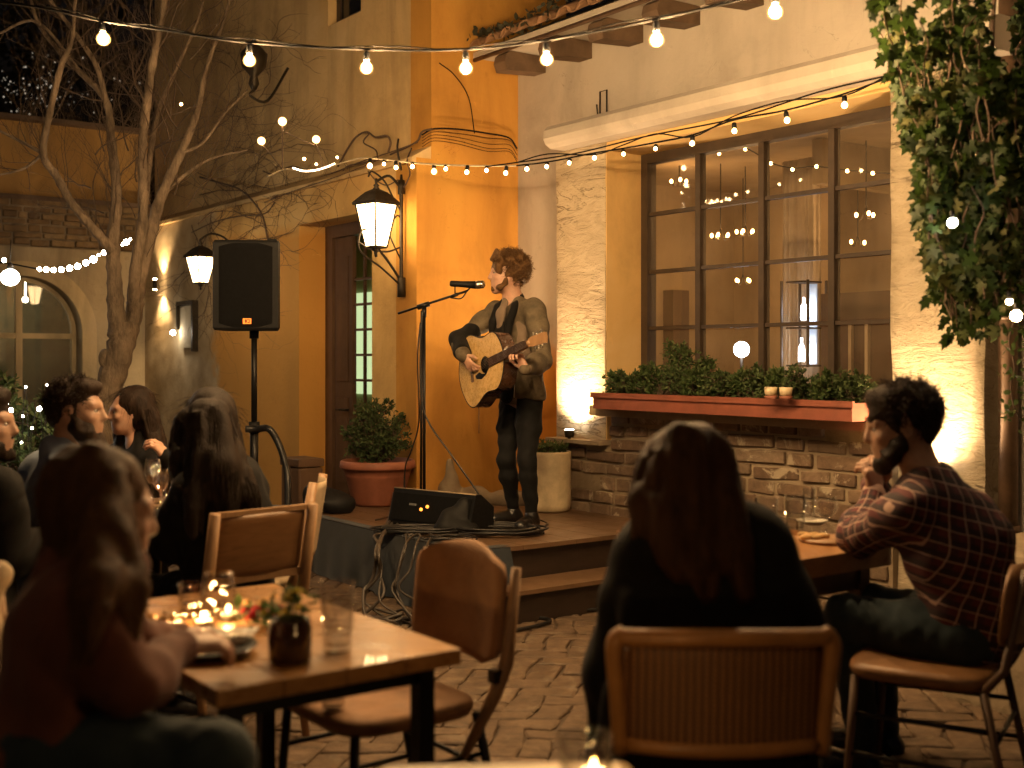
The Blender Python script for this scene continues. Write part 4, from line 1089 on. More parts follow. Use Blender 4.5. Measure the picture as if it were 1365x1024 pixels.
P = inside(1071, 432, 7.3); t = thing('glass_cabinet', 'lit bluish glass cabinet with bottles inside the gridded window', 'cabinet', P)
rt = Matrix.Rotation(ROT, 3, 'Z')
mb = MB()
for sx in (-1, 1):
    for sy in (-1, 1): mb.cbox(P+rt @ Vector((sx*.1, sy*.12, 0)), .015, .015, .62, rt)
for z in (-.3, -.03, .3): mb.cbox(P+UP*z, .2, .16, .012, rt)
mb.build('frame', m_frame, t)
mb = MB(); mb.cbox(P+rt @ Vector((.09, 0, .0)), .01, .09, .58, rt); mb.build('back_panel', emit('bluish_backlight', (.62, .78, 1.), .12), t)
for (dy, dz, h, m_) in ((.0, .03, .16, m_globe), (-.06, .0, .12, m_glass), (.02, -.27, .17, m_globe), (-.06, -.27, .15, m_glass)):
    mb = MB(); mb.lathe(P+rt @ Vector((0, dy, dz)), [(.022, 0), (.024, .02), (.022, h*.6), (.008, h*.75), (.008, h)], 12); mb.build('bottle', m_, t)
# bulbs set inside the room in place of string lights mirrored in the panes
t = thing('string_lights', 'small bulbs behind the upper window panes standing in for reflected string lights', 'string lights', inside(1060, 220, 6.6))
ip = [inside(x, y, 6.5) for x, y in ((955, 203), (993, 198), (1027, 217), (1056, 224), (1088, 222), (1129, 227), (1163, 230), (1200, 232))]
mb = MB(); mb.tube(spline(ip, 5), .004, 6); mb.build('cable', m_cable, t)
for x, y in ((958, 205), (993, 199), (1027, 218), (1056, 226), (1088, 222), (1129, 228), (1163, 231)):
    mb = MB(); mb.ball(inside(x, y, 6.5), .012, 10); mb.build('bulb', m_fil_amb, t)
# curtain folds inside
for (v0, v1, lb) in ((5.05, 5.3, 'pleated pale curtain hanging behind the middle of the gridded window'), (6.2, 6.55, 'pleated pale curtain gathered at the far side of the gridded window')):
    mb = MB(); vs = []; n = 60
    for i in range(n+1):
        v_ = v0+(v1-v0)*i/n; d = .04*math.sin(i*.9)+.015*math.sin(i*2.3)
        vs += [W(7.6+d, v_, .2), W(7.6+d*.8, v_, 3.1)]
    mb.add(vs, [(2*i, 2*i+1, 2*i+3, 2*i+2) for i in range(n)], True); o = mb.build('curtain', m_curtain); tag(o, lb, 'curtain')
# ================================================================ leaves
def leaf(mb, p, d, n, L, Wd, lobes=0, fold=.25):
    """one leaf: base p, pointing d, facing n"""
    d = Vector(d).normalized(); n = Vector(n); n = n-d*n.dot(d)
    n = n.normalized() if n.length > 1e-4 else d.orthogonal().normalized(); x = d.cross(n)
    if lobes:       # five pointed vine leaf
        pr = [(0, 0), (-.1, .3), (.16, .5), (.2, .34), (.58, .52), (.6, .22), (1, 0)]
        R_ = [p+d*(a*L)+x*(b*Wd)+n*(-fold*b*Wd-.15*L*a*a) for a, b in pr]; L_ = [p+d*(a*L)-x*(b*Wd)+n*(-fold*b*Wd-.15*L*a*a) for a, b in pr[1:-1]]
        c = [p+d*.45*L-n*.03*L]
        vs = R_+L_[::-1]+c; k = len(vs)-1
        mb.add(vs, [(i, (i+1) % k, k) for i in range(k)], True)
    else:
        q = [p, p+d*.3*L+x*.42*Wd-n*fold*.4*Wd, p+d*.7*L+x*.38*Wd-n*(fold*.4*Wd+.04*L), p+d*L-n*.12*L, p+d*.7*L-x*.38*Wd-n*(fold*.4*Wd+.04*L), p+d*.3*L-x*.42*Wd-n*fold*.4*Wd]
        m = p+d*.5*L
        mb.add(q+[m], [(i, (i+1) % 6, 6) for i in range(6)], True)
def rv(g, z=0): return Vector((g.gauss(0, 1), g.gauss(0, 1), g.gauss(z, 1))).normalized()
def bushy(g, mb, ms, base, blobs, n, L, Wd, up=.3, stem=.003):
    """leafy shoots: blobs = list (centre, radius); stems from base"""
    tot = sum(r**2 for c, r in blobs)
    for c, r in blobs:
        for _ in range(max(3, int(n*r*r/tot/9))):
            d = rv(g, .2); q = c+Vector((d.x*r, d.y*r, d.z*r))*g.uniform(.45, 1.08)
            s0 = base+Vector((g.uniform(-.03, .03), g.uniform(-.03, .03), 0)) if g.random() < .25 else c.lerp(q, .2)
            mid = s0.lerp(q, .5)+rv(g)*r*.08; P = spline([s0, mid, q], 4); ms.tube(P, [stem*(1-.6*i/len(P)) for i in range(len(P))], 4, False)
            for k in range(9):
                b = P[-1].lerp(P[max(0, len(P)-5)], k/9)+rv(g)*r*.03; dd = ((q-c).normalized()*.6+rv(g)+UP*up).normalized()
                leaf(mb, b, dd, rv(g, .8), L*g.uniform(.6, 1.2), Wd*g.uniform(.7, 1.15))
def pot_with(name, label, C, prof, pot_mat, soil_z, soil_r, blobs, n, L, Wd, lm, base, seed, cat='potted plant', n_seg=40, bump=None):
    g = random.Random(seed); t = thing(name, label, cat, C)
    mb = MB(); mb.lathe(C, prof, n_seg, True); mb.build('pot', pot_mat, t)
    mb = MB(); mb.lathe(C, [(.0001, soil_z+.004), (soil_r, soil_z)], 20); mb.build('soil', m_soil, t)
    ml, ms = MB(), MB(); bushy(g, ml, ms, C+UP*base, blobs, n, L, Wd)
    ml.build('foliage', lm, t); ms.build('stem', m_twig, t); return t
# big terracotta pot with boxwood, standing on the back of the stage
C = at(503, 672, 8.45); C.z = .4*K
S_ = 8.45/1600
pr = [(.001, 0), (.165, 0), (.178, .02), (.225, .20), (.229, .205), (.229, .212), (.232, .218), (.243, .255), (.262, .258), (.268, .268), (.262, .306), (.252, .314), (.24, .312), (.235, .25), (.05, .24)]
bl = [(C+Vector((dx*S_, dy*.08, .31+dz*S_)), r*S_) for dx, dy, dz, r in ((-5, 0, 38, 30), (-32, 1, 22, 22), (22, -1, 30, 24), (0, 1, 62, 22), (-18, 0, 52, 18), (28, 1, 52, 14), (8, -1, 20, 26), (-40, 0, 38, 10), (38, 0, 20, 10), (-8, 0, 8, 24), (14, 0, 76, 8), (-22, 0, 72, 7))]
pot_with('potted_shrub', 'leafy boxwood shrub in a large red terracotta pot at the back of the stage', C, pr, m_terrapot, .25, .235, bl, 5200, .028, .016, m_box, .28, 4)
# white pot with low herb
C = W(5.38, 6.83, .4)
pr = [(.001, 0), (.125, 0), (.142, .012), (.148, .05), (.150, .385), (.149, .4), (.143, .402), (.137, .395), (.135, .34), (.02, .33)]
bl = [(C+Vector((dx, dy, .40)), r) for dx, dy, r in ((-.05, 0, .075), (.05, .02, .07), (0, -.05, .075), (.09, 0, .05), (-.09, .02, .055), (0, .04, .08))]
pot_with('potted_herb', 'low green herb in a tall weathered white pot by the brick wall', C, pr, m_potwhite, .34, .134, bl, 2600, .028, .008, m_herb, .34, 5)
# plants in the window planter
g = random.Random(8); k = 0
sp_ = [(6.15, .12, .15, 'herb'), (6.0, .15, .18, 'box'), (5.86, .13, .2, 'herb'), (5.72, .2, .3, 'fern'), (5.55, .14, .19, 'box'), (5.38, .13, .2, 'herb'), (5.2, .14, .17, 'box'), (5.04, .12, .21, 'herb'), (4.88, .11, .22, 'box'), (4.72, .11, .2, 'herb'), (4.55, .13, .2, 'box'), (4.38, .14, .2, 'herb'), (4.22, .12, .19, 'box')]
LB = ['tuft of green herb at the far end of the red planter', 'dark rounded clump second from the far end of the planter', 'pale green herb third from the far end of the planter', 'tallest feathery plant standing before the first window column', 'dark clump just beside the tall feathery plant', 'light herb under the second window column', 'low dark clump under the second glazing bar', 'light green tuft just before the two small cups', 'dark plant rising behind the two small cups', 'light herb just past the two small cups', 'dark bushy clump under the last window column', 'spreading light herb near the near end of the planter', 'last dark clump at the near end of the red planter']
for i, (v_, r, h, kd) in enumerate(sp_):
    C = W(5.46+g.uniform(-.02, .02), v_, 1.235); t = thing('planter_plant', LB[i], 'plant', C, 0, 'plants in the red window planter')
    ml, ms = MB(), MB(); r *= K; bl = [(C+Vector((g.uniform(-.6, .6)*r, g.uniform(-.6, .6)*r, h*g.uniform(.25, .75))), r*g.uniform(.4, .65)) for _ in range(7)]
    if kd == 'fern':
        bl = [(C+UDIR*.10+VDIR*d_+UP*(h*g.uniform(.3, 1.2)*(1-1.8*abs(d_))), .07) for d_ in [g.uniform(-.3, .26) for _ in range(20)]]
        bushy(g, ml, ms, C, bl, 3000, .036, .011, .2)
    elif kd == 'herb': bushy(g, ml, ms, C, bl, 900, .036, .017, .3)
    else: bushy(g, ml, ms, C, bl, 1150, .03, .016, .3)
    ml.build('foliage', m_herb if kd != 'box' else m_box, t); ms.build('stem', m_twig, t)
for i, (x, lb) in enumerate(((1027, 'small grey cup with a terracotta saucer on the planter edge, the farther one'), (1047, 'small grey cup with a terracotta saucer on the planter edge, the nearer one'))):
    Y = 6.33-.06*i; P = at(x, 529, Y); P.z = 1.272*K; t = thing('small_cup', lb, 'cup', P)
    mb = MB(); mb.lathe(P, [(.001, .018), (.028, .018), (.033, .035), (.034, .062), (.030, .062), (.028, .03)], 20); mb.build('cup', m_potwhite, t)
    mb = MB(); mb.lathe(P, [(.001, 0), (.03, 0), (.036, .016), (.028, .017), (.001, .017)], 20); mb.build('saucer', m_terrapot, t)
# ================================================================ hanging vine
g = random.Random(31)
vt = thing('hanging_vine', 'dense leafy green vine hanging down over the lit pilaster', 'vine', at(1290, 200, 4.8))
ml, ms = MB(), MB()
def edge(y):        # left outline in photo pixels
    pts = ((-80, 1150), (0, 1165), (30, 1153), (60, 1178), (110, 1192), (160, 1205), (200, 1225), (250, 1222), (270, 1232), (330, 1225), (345, 1255), (380, 1238), (405, 1235), (430, 1262), (455, 1282), (470, 1300), (480, 1330))
    for i in range(len(pts)-1):
        if pts[i][0] <= y <= pts[i+1][0]:
            f = (y-pts[i][0])/(pts[i+1][0]-pts[i][0]); return pts[i][1]+f*(pts[i+1][1]-pts[i][1])
    return 1400
def bottom(x): return 440 if x < 1262 else (462 if x < 1310 else (440 if x < 1335 else 400))
for s_ in range(310):
    x0 = 1150+g.random()**.75*290; y = -90; Y0 = g.uniform(4.1, 5.0); P = []; x = x0; ln = g.uniform(.3, 1.)
    if g.random() < .45: y = g.uniform(-60, 300)
    while y < 470*ln+60 and y < bottom(x)-10:
        if x < edge(min(y, 479))+8: x = edge(min(y, 479))+8+g.random()*6
        P.append(at(x, y, Y0+.1*math.sin(y*.02+s_))); y += g.uniform(22, 40); x += g.gauss(1.5, 9)
    if len(P) < 3: continue
    Ps = spline(P, 4); ms.tube(Ps, .0028, 4, False)
    for p in Ps:
        for _ in range(g.choice((1, 2, 2, 3))):
            d = (rv(g)*.9-UP*.9).normalized(); L = g.uniform(.03, .068)
            b = p+rv(g)*.045
            # clumps and gaps
            if math.sin(b.x*17+b.z*9+s_ % 3)+math.sin(b.z*21-b.x*6) < -.7: continue
            leaf(ml, b, d, Vector((-.5, -1, .4))+rv(g)*.9, L, L*.85, 1, .2)
ml.build('foliage', m_ivy, vt)
for P in ([(1330, -100), (1322, 100), (1338, 260), (1330, 420)], [(1260, -100), (1268, 60), (1262, 200), (1278, 330)], [(1365, -100), (1372, 150), (1362, 380)]):
    ms.tube(spline([at(x, y, 4.85) for x, y in P], 6), [.012]*3+[.009]*(6*(len(P)-1)-2), 6, True)
ms.build('stem', m_vinewood, vt)
# sprig low at the edge
g = random.Random(77); t = thing('young_vine', 'thin young vine with few leaves at the drain pipe', 'vine', at(1350, 600, 5.2))
ml, ms = MB(), MB()
P = spline([at(1362, 560, 5.2), at(1352, 545, 5.2), at(1347, 515, 5.2), at(1352, 490, 5.2), at(1345, 455, 5.2), at(1352, 425, 5.1)], 5); ms.tube(P, .004, 5)
for p in P:
    for _ in range(3): leaf(ml, p+rv(g)*.05, rv(g), rv(g, .5), g.uniform(.02, .045), g.uniform(.015, .03), 0)
ml.build('foliage', m_herb, t); ms.build('stem', m_vinewood, t)
# shrub with fairy lights at the far left
g = random.Random(14); C = at(50, 720, 6.6); C.z = 0; t = thing('lit_shrub', 'leafy shrub wound with tiny white fairy lights under the arched window', 'shrub', C)
ml, ms = MB(), MB(); bl = [(at(x, y, 6.6+dy), r*6.6/1600) for x, y, dy, r in ((10, 560, 0, 45), (60, 570, .1, 40), (90, 600, -.1, 35), (20, 620, -.1, 50), (70, 540, .2, 25), (0, 520, .2, 30), (-20, 600, 0, 50), (60, 640, 0, 50))]
bushy(g, ml, ms, Vector((C.x, C.y, .1)), bl, 5200, .045, .022, .2, .004)
ms.tube([C, C+UP*.3, C+UP*.6], [.03, .025, .015], 8)
ml.build('foliage', m_box, t); ms.build('stem', m_twig, t)
f2 = thing('string_lights', 'tiny white fairy lights wound through the shrub under the arched window', 'string lights', at(40, 560, 6.4))
lp = [(8, 538), (14, 547), (52, 545), (34, 516), (62, 513), (30, 555), (42, 571), (28, 590), (8, 575), (60, 600), (78, 560), (40, 620)]
for i, (x, y) in enumerate(lp):
    mb = MB(); mb.ball(at(x, y, 6.28), .013 if i in (0, 1, 2) else .006, 8); mb.build('bulb', m_bulb_w, f2)
mb = MB(); mb.tube(spline([at(x, y, 6.29) for x, y in sorted(lp)], 4), .002, 4); mb.build('cable', m_cable, f2)
# ================================================================ bare tree
g = random.Random(41); tr = thing('bare_tree', 'leafless pale-barked tree with forked trunk before the arched window', 'tree', at(140, 760, 8.6))
tb, tw_ = MB(), MB(); YT = 8.6
def twigs(P, r, depth, L, rep=1):
    """side twigs off a branch polyline"""
    n = len(P)
    for i in range(1, n):
        if g.random() > .97: continue
        p = P[i]; ax_ = (P[i]-P[i-1]).normalized()
        d = (ax_*.8+rv(g)*.75+UP*.35); d.y *= .6; d.normalize()
        l = L*g.uniform(.4, 1.); q = [p]; m = 6
        for k in range(m): d = (d+rv(g)*.24+UP*.05).normalized(); q.append(q[-1]+d*l/m)
        rr = min(r*.5, .010)*g.uniform(.45, 1.); Q = spline(q, 2)
        (tw_).tube(Q, [rr*(1-.85*k/len(Q)) for k in range(len(Q))], 4, False)
        if depth: twigs(q, rr, depth-1, l*.62)
def limb_t(pts, d=3, L=.55, first=0):
    P = [at(x, y, YT+dy) for x, y, r, dy in pts]; rs = [r*(.62+.018*min(r, 20))*YT/1600 for x, y, r, dy in pts]
    n = 7; S2 = spline(P, n); rr = []
    for i in range(len(P)-1):
        for k in range(n): rr.append((rs[i]+(rs[i+1]-rs[i])*k/n)*(1+.09*math.sin(k*2.1+i*1.7)+g.uniform(-.05, .05)))
    rr.append(rs[-1]); tb.tube(S2, rr, 12, False); twigs(S2[n*first::2], rs[-1]*1.2, d, L*1.15)
limb_t([(95, 760, 30, 0), (118, 640, 24, 0), (132, 570, 21, 0), (147, 510, 19, 0), (160, 462, 19, 0), (160, 430, 17, 0)], 0, .01, 5)
limb_t([(163, 462, 17, 0), (155, 420, 14, .02), (152, 370, 12, 0), (150, 320, 11, 0), (155, 260, 9, 0), (148, 189, 8, .05), (141, 135, 6.5, 0), (111, 101, 5.5, 0), (80, 70, 5, .1), (50, 30, 4, .1), (36, -20, 3.2, .1)], 3, .5, 2)
limb_t([(165, 462, 16, .05), (178, 420, 13, .1), (183, 380, 13, .1), (200, 310, 11, .15), (215, 260, 9, .1), (240, 205, 8, .1), (262, 150, 6, .2), (275, 90, 4.5, .2), (300, 20, 3, .3), (310, -30, 2, .3)], 3, .6, 2)
limb_t([(150, 335, 9, -.05), (128, 310, 8, -.1), (95, 270, 7.5, -.15), (75, 235, 7, -.15), (57, 205, 6.5, -.2), (66, 150, 6, -.2), (81, 88, 5.5, -.2), (95, 55, 4, -.2), (100, 0, 3, -.2)], 3, .5, 2)
limb_t([(176, 420, 11, .1), (180, 360, 10, .0), (190, 290, 9, .0), (189, 202, 8, .0), (195, 140, 7.5, -.05), (203, 84, 7, -.1), (214, 30, 6, -.1), (224, -30, 5, -.1)], 3, .55, 3)
limb_t([(190, 300, 7, .2), (198, 220, 6, .3), (210, 150, 5, .35), (235, 90, 4, .4), (262, 30, 3, .4), (275, -20, 2, .4)], 3, .5, 1)
limb_t([(141, 135, 5, 0), (128, 88, 5, -.1), (100, 45, 4, -.1), (70, 5, 3.6, -.1), (58, -20, 3, -.1)], 2, .4, 0)
limb_t([(57, 205, 4, -.2), (30, 190, 3, -.2), (-10, 170, 2.5, -.2)], 2, .4, 0)
limb_t([(57, 205, 3.5, -.2), (30, 225, 2.5, -.2), (-10, 235, 2, -.2)], 2, .4, 0)
limb_t([(111, 101, 3, 0), (50, 30, 3, 0), (0, 44, 2.5, 0), (-20, 50, 2, 0)], 1, .3, 1)
limb_t([(215, 262, 4, .1), (250, 230, 3.5, .2), (285, 210, 2.6, .3), (330, 200, 1.8, .3)], 3, .45, 0)
limb_t([(240, 205, 4, .1), (270, 190, 3, .1), (300, 150, 2.4, .2), (330, 120, 1.6, .3)], 3, .45, 0)
for _ in range(42):
    x, y = g.uniform(120, 270), g.uniform(40, 320); a = g.uniform(-2.6, -.5); L_ = g.uniform(50, 110); pts = []
    for k in range(7): pts.append((x, y, 1.3-.17*k, g.uniform(-.25, .4) if k == 0 else pts[-1][3]+g.uniform(-.03, .03))); a += g.gauss(0, .22); x += L_/6*math.cos(a); y += L_/6*math.sin(a)
    P_ = [at(q[0], q[1], YT+q[3]) for q in pts]; tw_.tube(spline(P_, 2), [.006*(1-.8*i/13) for i in range(13)], 4, False); twigs(P_, .005, 2, .32)
# knot
tb.ball(at(139, 478, YT-.05), .055, 12, .8, .8, 1.3)
tb.build('trunk', m_bark, tr); tw_.build('twigs', m_twig, tr)
# bare climber on the house wall
g = random.Random(52); cl = thing('bare_climber', 'tangle of thin bare climber stems on the ochre wall beside the doorway', 'climbing plant', W(4.8, 10.5, 2.3))
mb = MB()
def onwall(x, y, off=.02):
    k = (x-682)/1600; u_ = 4.835-off; v_ = (CA*u_-k*SA*u_)/(SA+k*CA); Yd = K*(SA*u_+CA*v_)
    P = at(x, y, Yd)
    if P.z > LEDGE*K: u_ = 4.96-off; v_ = (CA*u_-k*SA*u_)/(SA+k*CA); P = at(x, y, K*(SA*u_+CA*v_))
    return P
def crawl(x, y, a, L, r, d):
    P = [onwall(x, y, .02)]
    n = int(L/8)
    for i in range(n):
        a += g.gauss(0, .32); x += 9*math.cos(a); y += 9*math.sin(a)
        P.append(onwall(x, y, g.uniform(.01, .05)))
        if d and g.random() < .34: crawl(x, y, a+g.choice((-1, 1))*g.uniform(.4, 1.2), L*g.uniform(.25, .6), r*.6, d-1)
    if len(P) > 2: mb.tube(spline(P, 2), [r*(1-.7*i/(2*len(P))) for i in range(2*(len(P)-1)+1)], 4, False)
for (x, y, a, L) in ((262, 230, .3, 150), (270, 260, .9, 120), (290, 300, -.2, 110), (265, 330, -.9, 120), (280, 240, -1.2, 140), (300, 200, -.8, 130), (310, 280, .5, 90), (262, 200, -1.5, 160), (255, 300, 1.3, 120), (275, 340, 1.4, 110), (330, 250, -.5, 90), (300, 330, -.5, 100), (270, 180, -1, 150), (340, 290, -.6, 60), (265, 260, -.3, 140), (285, 150, -1.3, 120)):
    crawl(x, y, a, L, .0045, 3)
g = random.Random(91)
for _ in range(34): crawl(g.uniform(245, 345), g.uniform(120, 380), g.uniform(-3, 3), g.uniform(60, 130), g.uniform(.002, .0045), 2)
mb.tube(spline([onwall(266, 236, .05), onwall(290, 243, .07), onwall(318, 252, .1), onwall(338, 270, .12), onwall(350, 290, .12), onwall(357, 322, .1)], 5), [.010]*6+[.008]*20, 6)
mb.tube(spline([onwall(255, 310, .05), onwall(285, 296, .07), onwall(320, 288, .08), onwall(352, 285, .06), onwall(366, 270, .05)], 5), .006, 6)
for (pts, r) in (([(350, 228), (362, 232), (376, 226), (390, 222), (410, 228)], .006), ([(360, 266), (400, 245), (440, 232), (480, 216), (520, 203), (556, 190)], .005), ([(352, 270), (390, 255), (450, 235), (500, 215)], .004), ([(450, 222), (462, 200), (474, 183), (488, 176), (500, 183), (515, 181), (520, 190), (517, 203)], .008), ([(492, 178), (484, 190), (500, 200), (503, 212)], .006), ([(455, 232), (462, 222), (480, 218), (505, 212)], .006), ([(520, 206), (540, 197), (556, 188), (562, 176), (575, 172)], .008), ([(548, 198), (542, 215), (546, 232), (538, 250)], .006), ([(490, 228), (500, 240), (515, 247), (530, 240)], .005)):
    mb.tube(spline([onwall(x, y, .05) for x, y in pts], 5), r, 6)
mb.build('stem', m_vinewood, cl)
# dead climber stub hanging below the small lantern
mb = MB()
g = random.Random(3)
for (x, y, a, L) in ((278, 385, 1.5, 70), (280, 390, 1.7, 80), (276, 378, 1.4, 60)): crawl(x, y, a, L, .003, 2)
o = mb.build('dry_vine', m_vinewood); tag(o, 'dry wisp of vine hanging below the smaller lantern', 'climbing plant')
# cable bundle around the orange wall
t = thing('cable_bundle', 'bundle of thin cables sagging across the orange wall above the stage', 'cables', W(5.3, 7.72, 3.1))
def onorange(x, y, off=.03):
    k = (x-682)/1600; v_ = 7.765-off; u_ = v_*(SA+k*CA)/(CA-k*SA); return at(x, y, K*(SA*u_+CA*v_))
mb = MB()
for i, (y0, ym, y1) in enumerate(((172, 176, 190), (176, 182, 193), (180, 190, 199), (184, 196, 205), (188, 200, 208))):
    mb.tube(spline([onorange(562, y0+8), onorange(578, y0), onorange(610, (y0*2+ym)/3+ (0 if i else -1)), onorange(650, ym+2), onorange(678, y1-6), onorange(689, y1+8)], 6), .0022 if i else .006, 5)
mb.build('cable', m_cable, t)
mb = MB(); mb.tube(spline([onorange(632, 178), onorange(624, 130), onorange(605, 100), onorange(585, 84)], 5), .004, 5); 
mb.build('cable', m_cable, t)
# dry leaves caught on the eave
g = random.Random(6); mb = MB()
for i in range(420):
    v_ = g.uniform(4.9, 7.75); p = W(UE-.02+g.uniform(-.08, .12), v_, ZE+.05+g.uniform(0, .09)*(.5+.5*math.sin(v_*5)))
    leaf(mb, p, rv(g), rv(g, .6), g.uniform(.03, .07), g.uniform(.02, .05))
o = mb.build('leaf_litter', m_leafdark); tag(o, 'dark leaf litter caught on the edge of the tiled eave', 'leaves', kind='stuff')
# far dark tree with twinkling lights beyond the courtyard wall
g = random.Random(19); t = thing('far_tree', 'dark tree pricked with tiny lights beyond the courtyard wall', 'tree', (-11.5, 22, 0))
ml, ms = MB(), MB()
for _ in range(5200):
    c = Vector((-11, 22, 8.4)); d = rv(g); p = c+Vector((d.x*4.6, d.y*2, d.z*3.6))*g.random()**.4
    leaf(ml, p, rv(g), rv(g), g.uniform(.12, .3), g.uniform(.08, .2))
ms.tube([(-11.4, 22, 0), (-11.2, 22, 4), (-11, 22, 8)], [.35, .26, .12], 10)
ml.build('crown', m_leafdark, t); ms.build('trunk', m_bark, t)
f3 = thing('string_lights', 'faint twinkling lights scattered through the dark tree beyond the wall', 'string lights', at(60, 130, 20))
mb = MB()
for _ in range(130):
    x = g.gauss(30, 32) if g.random() < .75 else g.uniform(60, 190); y = g.gauss(125, 25)
    if y > 163 or y < 40: continue
    mb.ball(at(x, y, 19.5+g.random()*2), g.choice((.006, .006, .009, .014)), 4)
o = mb.build('points_of_light', emit('faint_fairy_light', (1., .85, .65), .25), f3); o['kind'] = 'stuff'
# ================================================================ materials for furniture
def wood(name, a, b, rough=.4, scale=1., dirv=(1, .12, 1), rot=0, coat=.0):
    t = NT(name); p = t.pos(True); mp = t.n('ShaderNodeMapping'); t.l(p, mp.inputs['Vector']); mp.inputs['Rotation'].default_value = (0, 0, rot); mp.inputs['Scale'].default_value = dirv
    v = mp.outputs['Vector']; n = t.noise(v, 26*scale, 6, .65, 1.2); n2 = t.noise(v, 5*scale, 3, .5, .5)
    c = t.ramp(n, [(.3, a), (.7, b)]); c = t.mix(t.mr(n2, .35, .7, 0, .55), c, sm(a, .55)); sc = t.noise(v, 60*scale, 3, .5, 0); c = t.mix(t.mr(sc, .62, .7, 0, .35), c, sm(a, .45))
    t.b.inputs['Coat Weight'].default_value = coat
    return t.fin(c, t.mr(n, .3, .7, rough-.08, rough+.1), t.bump(n, .12, .003))
m_table = wood('honey_table_wood', (.30, .135, .036), (.50, .25, .075), .3, 1., (.12, 1, 1), 0, .25)
m_table2 = wood('brown_table_wood', (.22, .10, .04), (.32, .16, .06), .35)
m_chairwood = wood('oak_chair_wood', (.26, .14, .065), (.36, .21, .10), .45, 1.4, (1, 1, .15))
m_chairwood2 = wood('chestnut_chair_wood', (.20, .095, .035), (.28, .14, .055), .45, 1.4, (1, .15, 1))
m_leather = simple('tan_leather', (.27, .135, .058), .78, 0, .25, 7, .3, 90, .004)
m_canvas = simple('beige_canvas', (.36, .27, .17), .85, 0, .2, 9, .3, 250)
def weave():
    t = NT('woven_rattan'); p = t.pos(True)
    w1 = t.n('ShaderNodeTexWave'); w1.bands_direction = 'Y'; t.l(p, w1.inputs['Vector']); w1.inputs['Scale'].default_value = 20; w1.inputs['Distortion'].default_value = .8
    w2 = t.n('ShaderNodeTexWave'); w2.bands_direction = 'Z'; t.l(p, w2.inputs['Vector']); w2.inputs['Scale'].default_value = 30; w2.inputs['Distortion'].default_value = .8
    h = t.math('MULTIPLY', w1.outputs['Fac'], w2.outputs['Fac'])
    c = t.ramp(h, [(.0, (.07, .028, .009)), (.6, (.40, .18, .05))])
    c = t.mix(t.mr(t.noise(p, 9, 4), .4, .7, 0, .4), c, (.12, .055, .02))
    return t.fin(c, .55, t.bump(h, .6, .004))
m_weave = weave()
def local_box(mb, c, sx, sy, sz, rot=None): mb.cbox(c, sx, sy, sz, rot)
def panel(mb, w, z0, z1, x0, t, curve=.03, rnd=.03, lean=.12, topcurve=0., ny=18, nz=12):
    """curved upright panel (chair back), facing +x"""
    def pt(i, j, d):
        s_ = -1+2*i/ny; q = j/nz; h = z1-z0
        e = min(q, 1-q)*h; sh = 1.
        if e < rnd: sh = 1-(rnd-math.sqrt(max(0, rnd*rnd-(rnd-e)**2)))/(w/2)
        y = s_*w/2*sh; z = z0+q*h-topcurve*(s_**2)*q
        ed = min(1, min((1-abs(s_))*w/2, e)/(t*.5)+.25); ed = math.sqrt(min(1, ed))
        x = x0-curve*(1-s_*s_)-lean*(z-z0)+d*t/2*ed
        return (x, y, z)
    vs = [pt(i, j, 1) for i in range(ny+1) for j in range(nz+1)]+[pt(i, j, -1) for i in range(ny+1) for j in range(nz+1)]
    N = (ny+1)*(nz+1); fs = []
    for i in range(ny):
        for j in range(nz): a = i*(nz+1)+j; fs.append((a, a+nz+1, a+nz+2, a+1)); fs.append((N+a, N+a+1, N+a+nz+2, N+a+nz+1))
    for i in range(ny):
        for j in (0, nz): a = i*(nz+1)+j; b = a+nz+1; fs.append((a, N+a, N+b, b) if j == 0 else (a, b, N+b, N+a))
    for j in range(nz):
        for i in (0, ny): a = i*(nz+1)+j; fs.append((a, a+1, N+a+1, N+a) if i == 0 else (a, N+a, N+a+1, a+1))
    mb.add(vs, fs, True)
